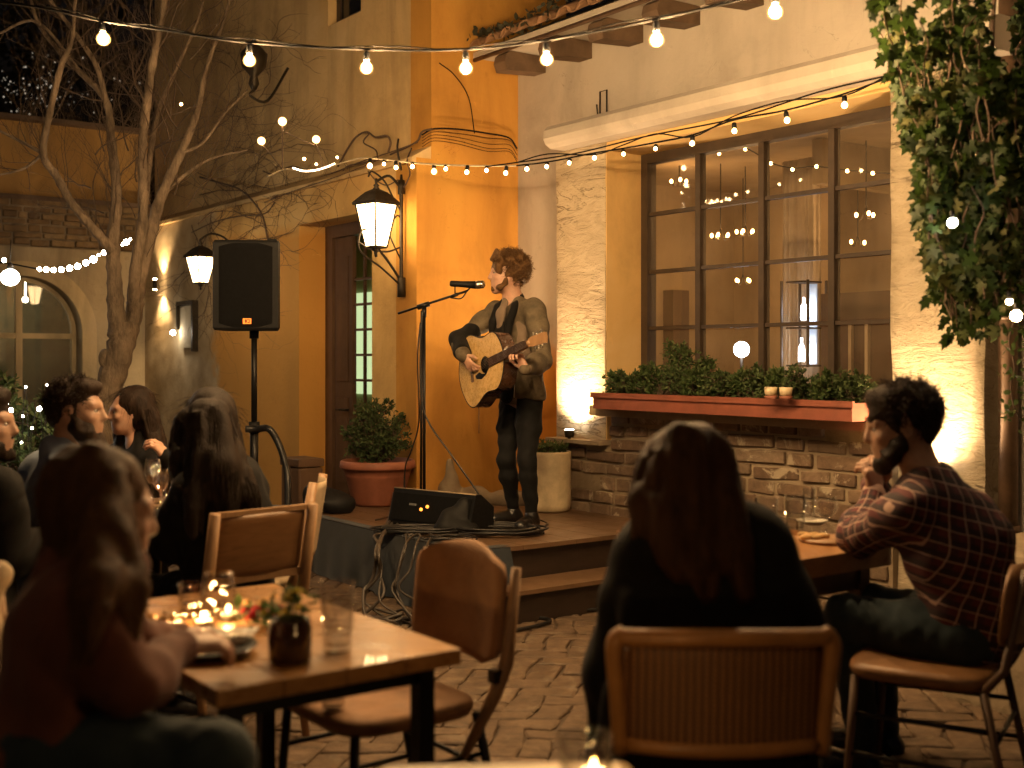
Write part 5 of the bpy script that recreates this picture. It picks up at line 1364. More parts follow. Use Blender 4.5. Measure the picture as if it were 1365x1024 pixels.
def chair(label, x, y, head, style, sc=1., w=.44):
    """heading in degrees: the way a sitter faces; x, y = middle of the seat"""
    t = thing('chair', label, 'chair', (x, y, 0), R(head)); k = sc; w *= k
    def B(mb, name, m, par=None): return mb.build(name, m, par or t, True)
    legm = m_blackmetal; sh = .455
    seatm = {'rattan': m_weave, 'leather': m_leather, 'wood': m_chairwood, 'sling': m_canvas, 'round': m_chairwood2}[style]
    mb = MB(); n = 20; vs = []
    for ring, (zz, q) in enumerate(((-.024, .96), (-.004, 1.), (.012, .985), (.02, .9), (.014, .0))):
        for i in range(4*n):
            a = 2*math.pi*i/(4*n); c, s_ = math.cos(a), math.sin(a); e = .42
            vs.append(((abs(c)**e)*(1 if c > 0 else -1)*.215*k*q, (abs(s_)**e)*(1 if s_ > 0 else -1)*w*.5*q, sh+zz))
    N = 4*n; fs = [(r_*N+i, r_*N+(i+1) % N, (r_+1)*N+(i+1) % N, (r_+1)*N+i) for r_ in range(4) for i in range(N)]+[tuple(range(N))[::-1]]
    mb.add(vs, fs, True); B(mb, 'seat', seatm)
    legs = [(.18, -1), (.18, 1), (-.19, -1), (-.19, 1)]
    bx = -.2*k
    for (lx, s_) in legs:
        mb = MB()
        if lx > 0: mb.tube([(lx*k, s_*w*.42, sh-.02), ((lx+.03)*k, s_*w*.47, 0)], [.0135, .011], 10)
        else:
            if style in ('wood', 'sling'): mb.tube([(bx, s_*w*.47, sh+.0), (bx-.02, s_*w*.48, .25), (bx-.07, s_*w*.49, 0)], [.018, .017, .014], 8)
            else: mb.tube([(bx+.01, s_*w*.45, sh-.02), (bx-.08, s_*w*.49, 0)], [.0135, .011], 10)
        B(mb, 'leg', legm if style not in ('wood', 'sling', 'round') else m_chairwood if style != 'round' else m_doorwood)
    mb = MB(); zz = .2
    mb.tube([(.19*k, -w*.45, zz), (-.23*k, -w*.47, zz)], .008); mb.tube([(.19*k, w*.45, zz), (-.23*k, w*.47, zz)], .008); mb.tube([(-.22*k, -w*.47, zz+.08), (-.22*k, w*.47, zz+.08)], .008)
    if style in ('leather', 'round'):
        for s_ in (-1, 1): mb.tube([(.185*k, s_*w*.43, zz+.12), (-.21*k, s_*w*.455, zz+.12)], .008)
    B(mb, 'stretcher', legm)
    if style == 'rattan':
        fm = simple('rattan_frame_wood', (.36, .165, .045), .45, 0, .25, 9)
        panel(m := MB(), w*.9, .615, .83, bx-.02, .014, .045, .012, .12); B(m, 'backrest', m_weave)
        mb = MB(); y1 = w*.5
        def bp(yy, z, off=0): s_ = yy/(w*.45); return (bx-.02-.045*(1-min(1, s_*s_))-.12*(z-.615)+off, yy, z)
        for s_ in (-1, 1): mb.tube(spline([bp(s_*y1*.93, .60), bp(s_*y1*.96, .7), bp(s_*y1, .80), bp(s_*y1*.98, .835), bp(s_*y1*.9, .848)], 4), [.017]*9+[.018]*8, 10)
        mb.tube(spline([bp(yy*y1, .845+.004*math.cos(yy*3)) for yy in (-.96, -.7, -.35, 0, .35, .7, .96)], 4), .018, 10)
        mb.tube(spline([bp(yy*y1, .618) for yy in (-.86, -.4, 0, .4, .86)], 4), .017, 10)
        B(mb, 'back_frame', fm)
        for s_ in (-1, 1): mb = MB(); mb.tube([bp(s_*y1*.93, .605), (bx-.01, s_*y1*.95, .54), (bx+.01, s_*w*.45, sh-.02)], .012, 8); B(mb, 'back_post', legm)
    elif style == 'leather':
        panel(m := MB(), w*.98, .55, .87, bx-.05, .035, .03, .07, .1, .03); B(m, 'backrest', m_leather)
        for s_ in (-1, 1):
            mb = MB(); mb.tube([(bx-.11, s_*w*.5, .82), (bx-.075, s_*w*.5, .56), (bx-.04, s_*w*.48, sh+.02), (bx+.06, s_*w*.47, sh-.13)], [.014, .02, .02, .012], 8)
            B(mb, 'back_post', m_chairwood)
        for s_ in (-1, 1): mb = MB(); mb.cbox((bx-.05, s_*w*.49, .53), .05, .03, .035); B(mb, 'bracket', m_blackmetal)
    elif style == 'wood':
        panel(m := MB(), w*.86, .635, .855, bx-.052, .016, .015, .004, .2, 0); B(m, 'backrest', m_chairwood2)
        for s_ in (-1, 1):
            mb = MB(); mb.tube([(bx-.115, s_*w*.48, .87), (bx-.04, s_*w*.48, .5), (bx, s_*w*.47, sh-.02)], [.02, .024, .02], 8); B(mb, 'back_post', m_chairwood)
        mb = MB(); mb.cbox((bx-.10, 0, .862), .024, w*.94, .018); B(mb, 'rail', m_chairwood)
        mb = MB(); mb.cbox((bx-.056, 0, .625), .024, w*.9, .026); B(mb, 'rail', m_chairwood)
    elif style == 'sling':
        panel(m := MB(), w*.9, .55, .87, bx-.03, .012, .05, .004, .16, 0); B(m, 'backrest', m_canvas)
        for s_ in (-1, 1):
            mb = MB(); mb.tube([(bx-.1, s_*w*.47, .88), (bx-.03, s_*w*.47, .5), (bx, s_*w*.47, sh-.02)], [.02, .024, .02], 8); B(mb, 'back_post', m_chairwood)
    elif style == 'round':
        panel(m := MB(), w*.98, .56, .80, bx-.03, .022, .05, .09, .12, 0); B(m, 'backrest', m_chairwood2)
        for s_ in (-1, 1):
            mb = MB(); mb.tube([(bx-.1, s_*w*.36, .79), (bx-.045, s_*w*.42, .5), (bx+.01, s_*w*.45, sh-.02)], .013, 8); B(mb, 'back_post', m_doorwood)
    return t
chair('woven rattan chair of the long-haired person seen from behind', .425, 2.66, 90, 'rattan', 1., .44)
chair('empty tan leather chair with black legs between the candle table and the steps', -.37, 3.32, 217, 'leather', 1., .45)
chair('oak framed chair with a flat wooden back under the woman in black', -1.09, 4.45, 135, 'wood', 1., .42)
chair('empty pale canvas chair turned edge-on beside the stage drape', -1.14, 5.2, 183, 'sling', 1., .42)
chair('round-backed dark wooden chair of the man in the plaid shirt', 1.30, 3.74, 150, 'round', 1., .46)
ct = chair('chair at the left table half hidden under a draped beige coat', -1.45, 3.35, 80, 'sling', 1., .42)
# coat over it
s = SDF(.009); b0 = Vector((-1.49, 3.11, 0))
s.cap((-1.68, 3.07, .86), (-1.3, 3.04, .86), .035, .035, .03)
for i in range(9): s.cap((-1.67+i*.045, 3.03-.01*(i % 2), .86), (-1.69+i*.05, 2.99-.02*(i % 3), .42+.03*(i % 2)), .026, .03, .03)
s.disp = wav(4, .006, 40)
ow = thing('coat', 'beige coat draped over the chair back near the woman in brown', 'coat', b0)
s.build('cloth', m_canvas, ow)

# ================================================================ near table with candles
t = thing('dining_table', 'honey-coloured wooden table with candles, glasses and a flower jar', 'table', at(400, 900, 2.6))
def UV(u, v, z): return Vector((CA*u-SA*v, SA*u+CA*v, z))
u0, u1, v0, v1 = .93, 1.51, 2.233, 3.2
mb = MB(); n = 4
for i in range(n):
    a, b = u0+(u1-u0)*i/n, u0+(u1-u0)*(i+1)/n
    mb.rbox(UV((a+b)/2, (v0+v1)/2, .732), b-a-.0015, v1-v0, .036, .004, Matrix.Rotation(math.atan2(SA, CA), 3, 'Z'), 2)
mb.build('tabletop', m_table, t)
for (a, b) in ((u0+.06, v0+.07), (u1-.06, v0+.07), (u0+.06, v1-.07), (u1-.06, v1-.07)):
    mb = MB(); mb.cbox(UV(a, b, .357), .04, .04, .714, Matrix.Rotation(ROT, 3, 'Z')); mb.build('leg', m_blackmetal, t)
mb = MB(); mb.cbox(UV((u0+u1)/2, v0+.08, .69), u1-u0-.16, .025, .045, Matrix.Rotation(ROT, 3, 'Z')); mb.build('apron', m_blackmetal, t)
mb = MB(); mb.tube([UV(u0+.07, v0+.08, .12), UV(u1-.07, v1-.08, .12)], .011); mb.build('brace', m_blackmetal, t)
mb = MB(); mb.tube([UV(u1-.07, v0+.08, .15), UV(u0+.07, v1-.08, .15)], .011); mb.build('brace', m_blackmetal, t)
TT = .7505
def on(x, y, z=TT): Y = (CAMH-z)*1600/(y-478); return Vector(((x-682)/1600*Y, Y, z))
def tumbler(label, P, r0, r1, h, fill=.0, cat='glass', name='drinking_glass', m=None):
    t = thing(name, label, cat, P)
    mb = MB(); mb.lathe(P, [(.0005, .002), (r0*.9, .001), (r0, .006), (r0*.98+.02*r1, h*.1), (r1, h-.001), (r1-.0012, h), (r1-.0028, h-.001), (r0*.93, .014), (.0005, .012)], 36); mb.build('glass_body', m or m_glass, t)
    if fill:
        rr = r0+(r1-r0)*fill-.0045; mb = MB(); mb.lathe(P, [(.0005, .016), (r0*.9, .017), (rr, h*fill), (.0005, h*fill)], 30); mb.build('water', m_water, t)
    return t
def goblet(label, P, r, h, name='wine_glass', fill=.4, rim=.8):
    t = thing(name, label, 'glass', P); s_ = h*.42; b = h-s_
    pr = [(.0005, .004), (r*.8, .002), (r*.82, .004), (.006, .009), (.0045, s_*.5), (.007, s_), (r*.55, s_+b*.12), (r*.95, s_+b*.38), (r, s_+b*.5), (r*.95, s_+b*.75), (r*rim, h), (r*rim-.002, h), (r*.92, s_+b*.6), (r*.5, s_+b*.14), (.0005, s_+b*.05)]
    mb = MB(); mb.lathe(P, pr, 36); mb.build('glass_body', m_glass, t)
    if fill: mb = MB(); mb.lathe(P, [(.0005, s_+b*.06), (r*.5, s_+b*.14), (r*.92, s_+b*.4), (.0005, s_+b*.4)], 28); mb.build('water', m_water, t)
    return t
tumbler('large tumbler of iced water on the candle table, tallest glass there', on(449, 868), .032, .040, .155, .72)
g = random.Random(4); ic = MB(); Pc = on(449, 868)
for i in range(5): ic.rbox(Pc+Vector((g.uniform(-.014, .014), g.uniform(-.014, .014), .06+.018*i)), .022, .022, .02, .004, Matrix.Rotation(g.random()*3, 3, 'Y') @ Matrix.Rotation(g.random()*3, 3, 'X'), 2)
tag(ic.build('ice', m_glass), 'ice cubes floating in the large tumbler on the candle table', 'ice')
# stemless wine glass and small tumbler
Pw = on(291, 826)
def stemless(label, P, r, h, fill=.35):
    t = thing('wine_glass', label, 'glass', P)
    pr = [(.0005, .002), (r*.55, .001), (r*.8, h*.12), (r, h*.4), (r*.98, h*.6), (r*.8, h), (r*.8-.0022, h), (r*.96, h*.6), (r*.97, h*.4), (r*.76, h*.14), (.0005, .008)]
    mb = MB(); mb.lathe(P, pr, 36); mb.build('glass_body', m_glass, t)
    if fill: mb = MB(); mb.lathe(P, [(.0005, .01), (r*.74, h*.15), (r*.94, h*fill), (.0005, h*fill)], 28); mb.build('water', m_water, t)
stemless('stemless round wine glass on the candle table beyond the plate', Pw, .043, .118)
tumbler('short brown-rimmed tumbler beside the stemless wine glass', on(256, 822), .032, .036, .085, .4)
def candle(label, P, r=.02, cup=True):
    t = thing('candle', label, 'candle', P)
    mb = MB(); mb.lathe(P, [(.0005, 0), (r, 0), (r, .016), (r-.002, .016), (r-.003, .012), (.0005, .0115)], 20); mb.build('wax', simple('candle_wax', (.7, .62, .48), .4, bump=0), t)
    mb = MB(); mb.lathe(P+UP*.016, [(.0005, 0), (.003, .003), (.0035, .007), (.0017, .013), (.0003, .018)], 10); mb.build('flame', m_flame, t)
    if cup: mb = MB(); mb.lathe(P, [(r+.006, 0), (r+.009, .03), (r+.010, .045), (r+.008, .045), (r+.005, .002)], 24); mb.build('glass_cup', m_glass, t)
    l = bpy.data.lights.new('candle_light', 'POINT'); l.energy = .9; l.color = (1, .55, .2); l.shadow_soft_size = .008
    o = bpy.data.objects.new('candle_light', l); COL.objects.link(o); o.parent = t; o.location = root_inv(t) @ (P+UP*.035)
candle('lit tea light in a glass cup just before the stemless wine glass', on(271, 835)); candle('lit tea light in a glass cup between the wine glass and the red flowers', on(304, 826))
candle('lit tea light among small dishes nearest the hands of the woman in brown', on(232, 838), .018)
# flower jar
Pj = on(386, 881); t = thing('flower_jar', 'squat dark glass jar of small yellow and green blooms on the candle table', 'vase', Pj)
m_jar = simple('dark_amber_glass', (.05, .022, .012), .12, 0, .2, bump=0, spec=.8)
mb = MB(); mb.lathe(Pj, [(.0005, 0), (.040, 0), (.0455, .006), (.047, .07), (.043, .085), (.0435, .092), (.039, .092), (.039, .08), (.0005, .078)], 32); mb.build('jar', m_jar, t)
def petal(name, c): return leafmat(name, sm(c, .6), c, sm(c, 1.25), .5, .3)
m_yel = petal('yellow_petal', (.62, .50, .08)); m_red = petal('red_petal', (.55, .02, .04)); m_crm = petal('cream_petal', (.62, .42, .2)); m_pink = petal('pink_petal', (.6, .3, .25))
def bloom(mb, g, P, r, n=26):
    for i in range(n):
        a = 2.4*i; q = i/n; d = Vector((math.cos(a)*(.35+q), math.sin(a)*(.35+q), 1.1-q*.9)).normalized(); leaf(mb, P+d*r*.15, d, UP*.4-d*.2+rv(g)*.1, r*(.6+.5*q), r*.5)
g = random.Random(12); ml, ms, my = MB(), MB(), MB()
for i in range(15):
    q = Pj+Vector((g.uniform(-.05, .05), g.uniform(-.045, .045), .10+g.uniform(.0, .055))); ms.tube([Pj+UP*.06, q], .0016, 5)
    if i < 8: bloom(my, g, q, .014)
    for k in range(7): leaf(ml, q+rv(g)*.014, (rv(g)+UP*.4).normalized(), rv(g, 1), .022, .011)
my.build('blooms', m_yel, t); ml.build('leaves', m_herb, t); ms.build('stem', m_herb, t)
Pr = on(347, 836); t = thing('red_flowers', 'low bunch of red and cream flowers lying behind the dark flower jar', 'flowers', Pr)
mr, mc, ml = MB(), MB(), MB()
for i in range(9): bloom(mr, g, Pr+Vector((g.uniform(-.045, .045), g.uniform(-.03, .03), g.uniform(.015, .04))), .02, 30)
for i in range(8): bloom(mc, g, Pr+Vector((g.uniform(-.05, .06), g.uniform(.02, .07), g.uniform(.03, .06))), .016)
for i in range(60): leaf(ml, Pr+Vector((g.uniform(-.06, .06), g.uniform(-.04, .06), g.uniform(.005, .05))), rv(g, .3), rv(g, 1), .032, .014)
mr.build('red_blooms', m_red, t); mc.build('cream_blooms', m_crm, t); ml.build('leaves', m_herb, t)
def plate(label, P, r, m, name='plate', tilt=0):
    t = thing(name, label, 'plate', P); mb = MB(); mb.lathe(P, [(.0005, .003), (r*.6, .002), (r*.66, .005), (r, .018), (r*1.005, .0205), (r*.985, .021), (r*.66, .009), (.0005, .0075)], 44); mb.build('dish', m, t); return t
m_plate = simple('dark_glazed_plate', (.03, .033, .032), .2, bump=0, spec=.6); m_platew = simple('cream_plate', (.55, .50, .42), .25, bump=0)
plate('large dark plate under the hands of the woman in brown', on(278, 872), .105, m_plate)
plate('small cream saucer on the candle table near its corner', on(322, 862), .026, m_platew, 'saucer')
t = thing('napkin', 'folded pale napkin lying on the large dark plate', 'napkin', on(300, 858)+UP*.02)
mb = MB(); f = wav(5, .003, 60); vs = []; c = on(305, 858)+UP*.024
for i in range(13):
    for j in range(9):
        x = -.06+.01*i; y = -.04+.01*j; vs.append(c+Vector((x, y, float(f(np.array(x), np.array(y), np.array(0.)))+.004)))
mb.add(vs, [(i*9+j, i*9+j+1, i*9+j+10, i*9+j+9) for i in range(12) for j in range(8)], True); mb.build('cloth', m_platew, t)
t = thing('bread_bowl', 'small dish heaped with golden snacks before the woman in brown', 'dish', on(222, 850))
P = on(214, 846); mb = MB(); mb.lathe(P, [(.0005, .002), (.03, .001), (.055, .022), (.053, .024), (.028, .006), (.0005, .006)], 30); mb.build('dish', m_platew, t)
mb = MB()
for i in range(16): mb.ball(P+Vector((g.uniform(-.035, .035), g.uniform(-.035, .035), .018+g.uniform(0, .02))), g.uniform(.008, .013), 8, 1.2, 1, .8)
mb.build('snack', simple('golden_bread', (.48, .26, .08), .6), t)
# glass standing on the tan chair seat
tumbler('tall clear glass standing on the tan leather seat', Vector((-.47, 3.16, .472)), .03, .035, .14, .5)
# ================================================================ nearest table corner at the lower edge
t = thing('dining_table', 'pale tabletop corner closest to the viewer with one candle glass', 'table', (.0, 1.55, 0))
zt = .735
mb = MB(); mb.rbox((.0, 1.66, zt-.018), .42, .66, .036, .03, Matrix.Rotation(R(3), 3, 'Z'), 4); mb.build('tabletop', simple('pale_table_top', (.42, .33, .22), .5, 0, .15, 5), t)
for a, b in ((-.16, 1.4), (.16, 1.4), (-.16, 1.93), (.16, 1.93)): mb = MB(); mb.tube([(a, b, 0), (a, b, zt-.036)], .02, 10); mb.build('leg', m_blackmetal, t)
Pq = Vector((.114, 1.85, zt)); tumbler('wide candle glass on the closest tabletop', Pq, .038, .043, .085, 0)
candle('lit tea light inside the wide glass on the closest tabletop', Pq+Vector((.012, 0, .014)), .018, False)
# ================================================================ table on the right
t = thing('dining_table', 'brown table the man in plaid leans on, beside the brick wall', 'table', UV(2.95, 2.9, 0))
mb = MB()
mb.rbox(UV(3.21, 2.93, .732), .56, .84, .036, .05, Matrix.Rotation(ROT, 3, 'Z'), 4); mb.build('tabletop', m_table2, t)
for a, b in ((3.02, 2.6), (3.4, 2.6), (3.02, 3.25), (3.4, 3.25)): mb = MB(); mb.cbox(UV(a, b, .357), .05, .05, .714, Matrix.Rotation(ROT, 3, 'Z')); mb.build('leg', m_doorwood, t)
mb = MB(); mb.cbox(UV(3.21, 2.6, .66), .34, .03, .09, Matrix.Rotation(ROT, 3, 'Z')); mb.build('apron', m_doorwood, t)
goblet('stemmed water goblet on the brown table, closest to the elbow of the man in plaid', on(1101, 714), .042, .145)
tumbler('tall ridged tumbler of water in the middle of the brown table', on(1060, 708), .035, .042, .135, .5)
tumbler('amber-lit tumbler with a candle behind it on the brown table', on(1021, 705), .04, .045, .12, .35)
candle('lit tea light on the brown table beside the shoulder of the woman in black', on(1012, 690), .018, False); 
tumbler('slim bottle-green tumbler behind the ridged one on the brown table', on(1078, 697), .022, .026, .14, .0)
t = thing('serving_board', 'round wooden board with scraps of food on the brown table', 'board', on(1110, 722))
P = on(1104, 722); mb = MB(); mb.lathe(P, [(.0005, 0), (.1, 0), (.106, .006), (.104, .013), (.0005, .013)], 36); mb.build('board', m_chairwood, t)
mb = MB()
for i in range(14): mb.ball(P+Vector((g.uniform(-.09, .0), g.uniform(-.05, .05), .02)), g.uniform(.01, .02), 8, 1.3, 1, .6)
mb.build('food', m_crm, t)
plate('small cream plate with a candle-lit edge on the brown table', on(1082, 700), .06, m_platew)
# stone block seat by the wall
t = thing('stone_block', 'low plastered block against the wall behind the man in plaid', 'block', at(1365, 700, 4.9))
mb = MB(); mb.rbox(Vector((2.15, 4.9, .32)), .62, .5, .64, .03, Matrix.Rotation(ROT, 3, 'Z')); mb.build('block', m_mortar, t)
# ================================================================ group table on the left
t = thing('round_table', 'small round table of the group sitting under the tree', 'table', (-1.55, 5.2, 0))
mb = MB(); mb.lathe((-1.55, 5.2, 0), [(.0005, .71), (.42, .712), (.43, .725), (.43, .74), (.425, .748), (.0005, .748)], 48); mb.build('tabletop', m_table2, t)
mb = MB(); mb.lathe((-1.55, 5.2, 0), [(.22, 0), (.22, .015), (.03, .03), (.03, .7)], 20); mb.build('base', m_blackmetal, t)
def onT(x, y): return on(x, y, .75)
goblet('wine glass on the round table nearest the bearded man', onT(203, 672), .038, .2, fill=.3); goblet('wine glass on the round table beside the black-coated woman', onT(214, 678), .035, .17, fill=.3)
tumbler('short whisky glass on the round table among the wine glasses', onT(207, 690), .036, .038, .085, .5); candle('lit tea light on the round table of the group', onT(196, 680), .018)
tumbler('slim water glass on the far side of the round table', onT(222, 668), .03, .033, .13, .4)
s = SDF(.007); c = Vector((-1.38, 4.83, .74))
s.ell(c+Vector((.0, 0, .0)), (.1, .09, .028), k=.03); s.ell(c+Vector((.07, -.05, -.03)), (.06, .04, .04), k=.03); s.cap(c+Vector((-.05, .0, .0)), c+Vector((.10, -.03, .015)), .022, .01, .03)
s.disp = wav(6, .008, 55); sc_ = thing('scarf', 'crumpled grey-beige scarf at the edge of the round table', 'scarf', c); s.build('cloth', m_canvas, sc_)
t = thing('storage_box', 'dark box standing on the ground by the doorway', 'box', at(402, 650, 8.9))
mb = MB(); mb.rbox(Vector(((402-682)/1600*8.9, 8.9, .3)), .2, .3, .6, .02, Matrix.Rotation(ROT, 3, 'Z')); mb.build('body', m_doorwood, t); mb = MB(); mb.rbox(Vector(((402-682)/1600*8.9, 8.9, .635)), .215, .32, .06, .015, Matrix.Rotation(ROT, 3, 'Z')); mb.build('lid', m_doorwood, t)

# ================================================================ loudspeaker
SPY = 7.6; sx = (332-682)/1600*SPY; t = thing('loudspeaker', 'black loudspeaker raised on a pole in front of the doorway wall', 'loudspeaker', (sx, SPY, 1.5))
rt = Matrix.Rotation(R(4), 3, 'Z'); zc = CAMH-(382-478)/1600*SPY; hh = .56
def SP(x, y, z): return Vector((sx, SPY, zc))+rt @ Vector((x, y, z))
mb = MB(); prof = [(-.2, -.16), (.2, -.16), (.207, -.13), (.17, .12), (.10, .15), (-.10, .15), (-.17, .12), (-.207, -.13)]
vs = []; zz = [(-hh/2, .95), (-hh/2+.015, 1.), (hh/2-.015, 1.), (hh/2, .95)]
for z, q in zz:
    for x, y in prof: vs.append(SP(x*q, y*q, z))
N = 8; fs = [(k*N+i, k*N+(i+1) % N, (k+1)*N+(i+1) % N, (k+1)*N+i) for k in range(3) for i in range(N)]+[tuple(range(N))[::-1], tuple(3*N+i for i in range(N))]
mb.add(vs, fs); mb.build('cabinet', m_black, t)
mb = MB(); vs = []; nx, nz = 14, 18
for i in range(nx+1):
    for j in range(nz+1):
        x = -1+2*i/nx; z = -1+2*j/nz; e = max(abs(x), abs(z))
        vs.append(SP(x*.188, -.175+.022*(x*x)*.8+(.012 if e > .98 else 0), z*(hh/2-.018)))
mb.add(vs, [(i*(nz+1)+j, (i+1)*(nz+1)+j, (i+1)*(nz+1)+j+1, i*(nz+1)+j+1) for i in range(nx) for j in range(nz)], True); mb.build('grille', m_grille, t)
mb = MB(); mb.cbox(SP(.012, -.181, -hh/2+.055), .05, .004, .034, rt); bd = mb.build('badge', emit('orange_badge', (1., .22, .03), .55), t)
mb = MB(); mb.cbox(SP(.002, -.184, -hh/2+.055), .006, .003, .022, rt); mb.cbox(SP(.009, -.184, -hh/2+.055), .005, .003, .018, rt); mb.cbox(SP(.019, -.184, -hh/2+.064), .014, .003, .004, rt); mb.cbox(SP(.022, -.184, -hh/2+.047), .014, .003, .005, rt); mb.cbox(SP(.027, -.184, -hh/2+.056), .004, .003, .02, rt); mb.build('badge_mark', m_black, bd)
mb = MB(); mb.tube([SP(.12, -.02, hh/2), SP(.12, -.02, hh/2+.015), SP(.17, -.02, hh/2+.015), SP(.17, -.02, hh/2)], .008); mb.build('handle', m_black, t)
t2 = thing('speaker_stand', 'black pole tripod stand carrying the loudspeaker', 'stand', (sx, SPY, 0))
def S3(x, y, z): return Vector((sx+.03+x, SPY+y, z))
mb = MB(); mb.tube([S3(0, 0, .5), S3(0, 0, .98)], .027, 14); mb.tube([S3(0, 0, .95), S3(0, 0, zc-hh/2-.0)], .019, 14); mb.build('pole', m_blackmetal, t2)
mb = MB(); mb.tube([S3(0, 0, .93), S3(0, 0, 1.0)], .034, 14); mb.tube([S3(.03, 0, .97), S3(.08, 0, .97)], .007); mb.tube([S3(0, 0, zc-hh/2-.05), S3(0, 0, zc-hh/2)], .03, 14); mb.build('collar', m_black, t2)
for a in (200, 320, 80):
    d = Vector((math.cos(R(a)), math.sin(R(a)), 0)); mb = MB(); mb.tube([S3(0, 0, .62)+d*.03, S3(0, 0, .02)+d*.5], .013, 10); mb.tube([S3(0, 0, .3), S3(0, 0, .3)+d*.26], .008, 8); mb.build('leg', m_blackmetal, t2)
mb = MB(); mb.tube(spline([at(327, 572, 7.55), at(342, 572, 7.55), at(358, 572, 7.5), at(370, 590, 7.5), at(379, 615, 7.45), at(383, 640, 7.4), at(383, 700, 7.35)], 6), .022, 10)
o = mb.build('cable_hose', m_rubber); tag(o, 'thick black hose arching down beside the speaker pole', 'hose')

# ================================================================ stage equipment
SZ = .402*K
def onS(x, y, z=SZ): Y = (CAMH-z)*1600/(y-478); return Vector(((x-682)/1600*Y, Y, z))
# wedge monitor
t = thing('stage_monitor', 'black wedge amplifier with two orange lamps on the stage', 'amplifier', onS(580, 705))
F = [onS(517, 700), onS(626, 713)]; dx = (F[1]-F[0]); dl = dx.length; dx.normalize(); dn = UP.cross(dx).normalized()   # away from the viewer
if dn.y < 0: dn = -dn
hw = .225
pf = [(0, 0), (.22, 0), (.22, .14), (.10, hw), (.055, hw), (.0, .03)]
mb = MB(); mb.prism([F[0]+dn*a+UP*b for a, b in pf], dx*dl); mb.build('cabinet', m_black, t)
mb = MB(); q0 = F[0]+dn*(.002)+UP*.04; upv = (dn*.053+UP*.19).normalized(); nf = dx.cross(upv).normalized()
if nf.y > 0: nf = -nf
mb.box(q0+dx*.02+nf*.004+upv*.0, dx*(dl-.04), upv*.165, nf*.004); mb.build('front_panel', m_grille, t)
for a, b in ((.40, .075), (.47, .095)):
    mb = MB(); mb.tube([q0+dx*dl*a+upv*b+nf*.008, q0+dx*dl*a+upv*b+nf*.016], .010, 12); mb.build('lamp', m_led, t)
mb = MB(); 
for k in range(5): mb.box(q0+dx*(dl*.24+k*.012)+upv*.095+nf*.008, dx*.008, upv*.012, nf*.002)
mb.build('nameplate', simple('grey_print', (.2, .2, .2), .6), t)
mb = MB(); mb.tube([F[0]+dn*.055+UP*(hw+.002), F[0]+dn*.055+UP*(hw+.002)+dx*dl], .004, 6); mb.build('edge_trim', m_canvas, t)
# black bag slumped against its right end
s = SDF(.008); c = F[0]+dx*dl*.8
s.ell(c+UP*.07-dn*.01+dx*.03, (.10, .055, .09), k=.05); s.ell(c+UP*.03-dn*.03+dx*.05, (.13, .07, .045), k=.05); s.ell(c+UP*.14+dn*.03+dx*.05, (.05, .04, .06), k=.05)
s.disp = wav(3, .010, 34); s.cut((0, 0, SZ+.002), (0, 0, -1)); bg_ = thing('black_bag', 'slumped black cloth bag leaning on the wedge amplifier', 'bag', c); s.build('cloth', simple('black_bag_cloth', (.007, .007, .007), .6, bump=.4, bscale=80, spec=.2), bg_)
# cables
g = random.Random(23)
def coil(label, C, rx, ry, loops, r, h=.01, name='cable_coil', mat=None):
    t = thing(name, label, 'cable', C); mb = MB(); P = []
    for i in range(loops*14):
        a = 2*math.pi*i/14; q = 1+.12*math.sin(a*.37+1)+g.uniform(-.04, .04); P.append(C+Vector((rx*q*math.cos(a)+.03*math.sin(a*.21), ry*q*math.sin(a)+.02*math.sin(a*.17), .006+h*(i/14/loops)+.01*abs(math.sin(a*.9+i*.1)))))
    mb.tube(spline(P, 2), r, 6); mb.build('cable', mat or m_rubber, t); return t
coil('large flat coil of black cable by the feet of the guitarist', onS(667, 712), .22, .15, 9, .007, .03)
coil('messy pile of thin black cable before the wedge amplifier', onS(560, 712), .24, .09, 10, .0045, .03)
coil('second tangle of thin cable at the near corner of the stage', onS(600, 722), .12, .07, 6, .0045, .02)
mb = MB(); ms_ = spline([onS(500, 695)+UP*.008, onS(530, 690)+UP*.01, onS(560, 702)+UP*.01, onS(610, 712)+UP*.01, onS(660, 700)+UP*.01, onS(700, 692)+UP*.01, onS(730, 700)+UP*.008, onS(700, 712)+UP*.03], 6); mb.tube(ms_, .005, 6)
o = mb.build('stage_cable', m_rubber); tag(o, 'single black cable wandering across the stage past the shoes of the guitarist', 'cable')
mb = MB(); g = random.Random(66)
for i in range(9):
    j = lambda q: g.uniform(-q, q)
    top_ = [onS(532+j(6), 668+j(3))+UP*.14] if i < 3 else [onS(560+j(40), 715+j(6))+UP*.01]
    x0 = 504 if i < 4 else g.uniform(500, 575)
    pts = top_+[onS(521+j(5), 694)+UP*.02 if i < 4 else onS(x0+j(8)+8, 716)+UP*.015, at(x0+j(4), 728, 6.42+j(.03)), at(x0-4+j(9), 765+j(12), 6.36+j(.04)), at(x0-8+j(16), 795+j(10), 6.30+j(.05))]
    for k in range(4): pts.append(Vector(((x0-682)/1600*6.3+j(.16), 6.2+j(.14), g.uniform(.015, .09))))
    mb.tube(spline(pts, 6), g.uniform(.0045, .009), 6)
o = mb.build('hanging_cables', simple('grey_cable', (.05, .04, .032), .45)); o.name = 'cable_bundle'; tag(o, 'bundle of grey cables hanging over the draped stage edge', 'cable')
coil('looped cable resting on the paving under the stage drape', Vector((-.72, 6.15, .015)), .13, .1, 4, .005, .02)
coil('dark cable heap on the paving beside the empty canvas chair', Vector((-1.25, 6.3, .015)), .28, .2, 9, .007, .05)
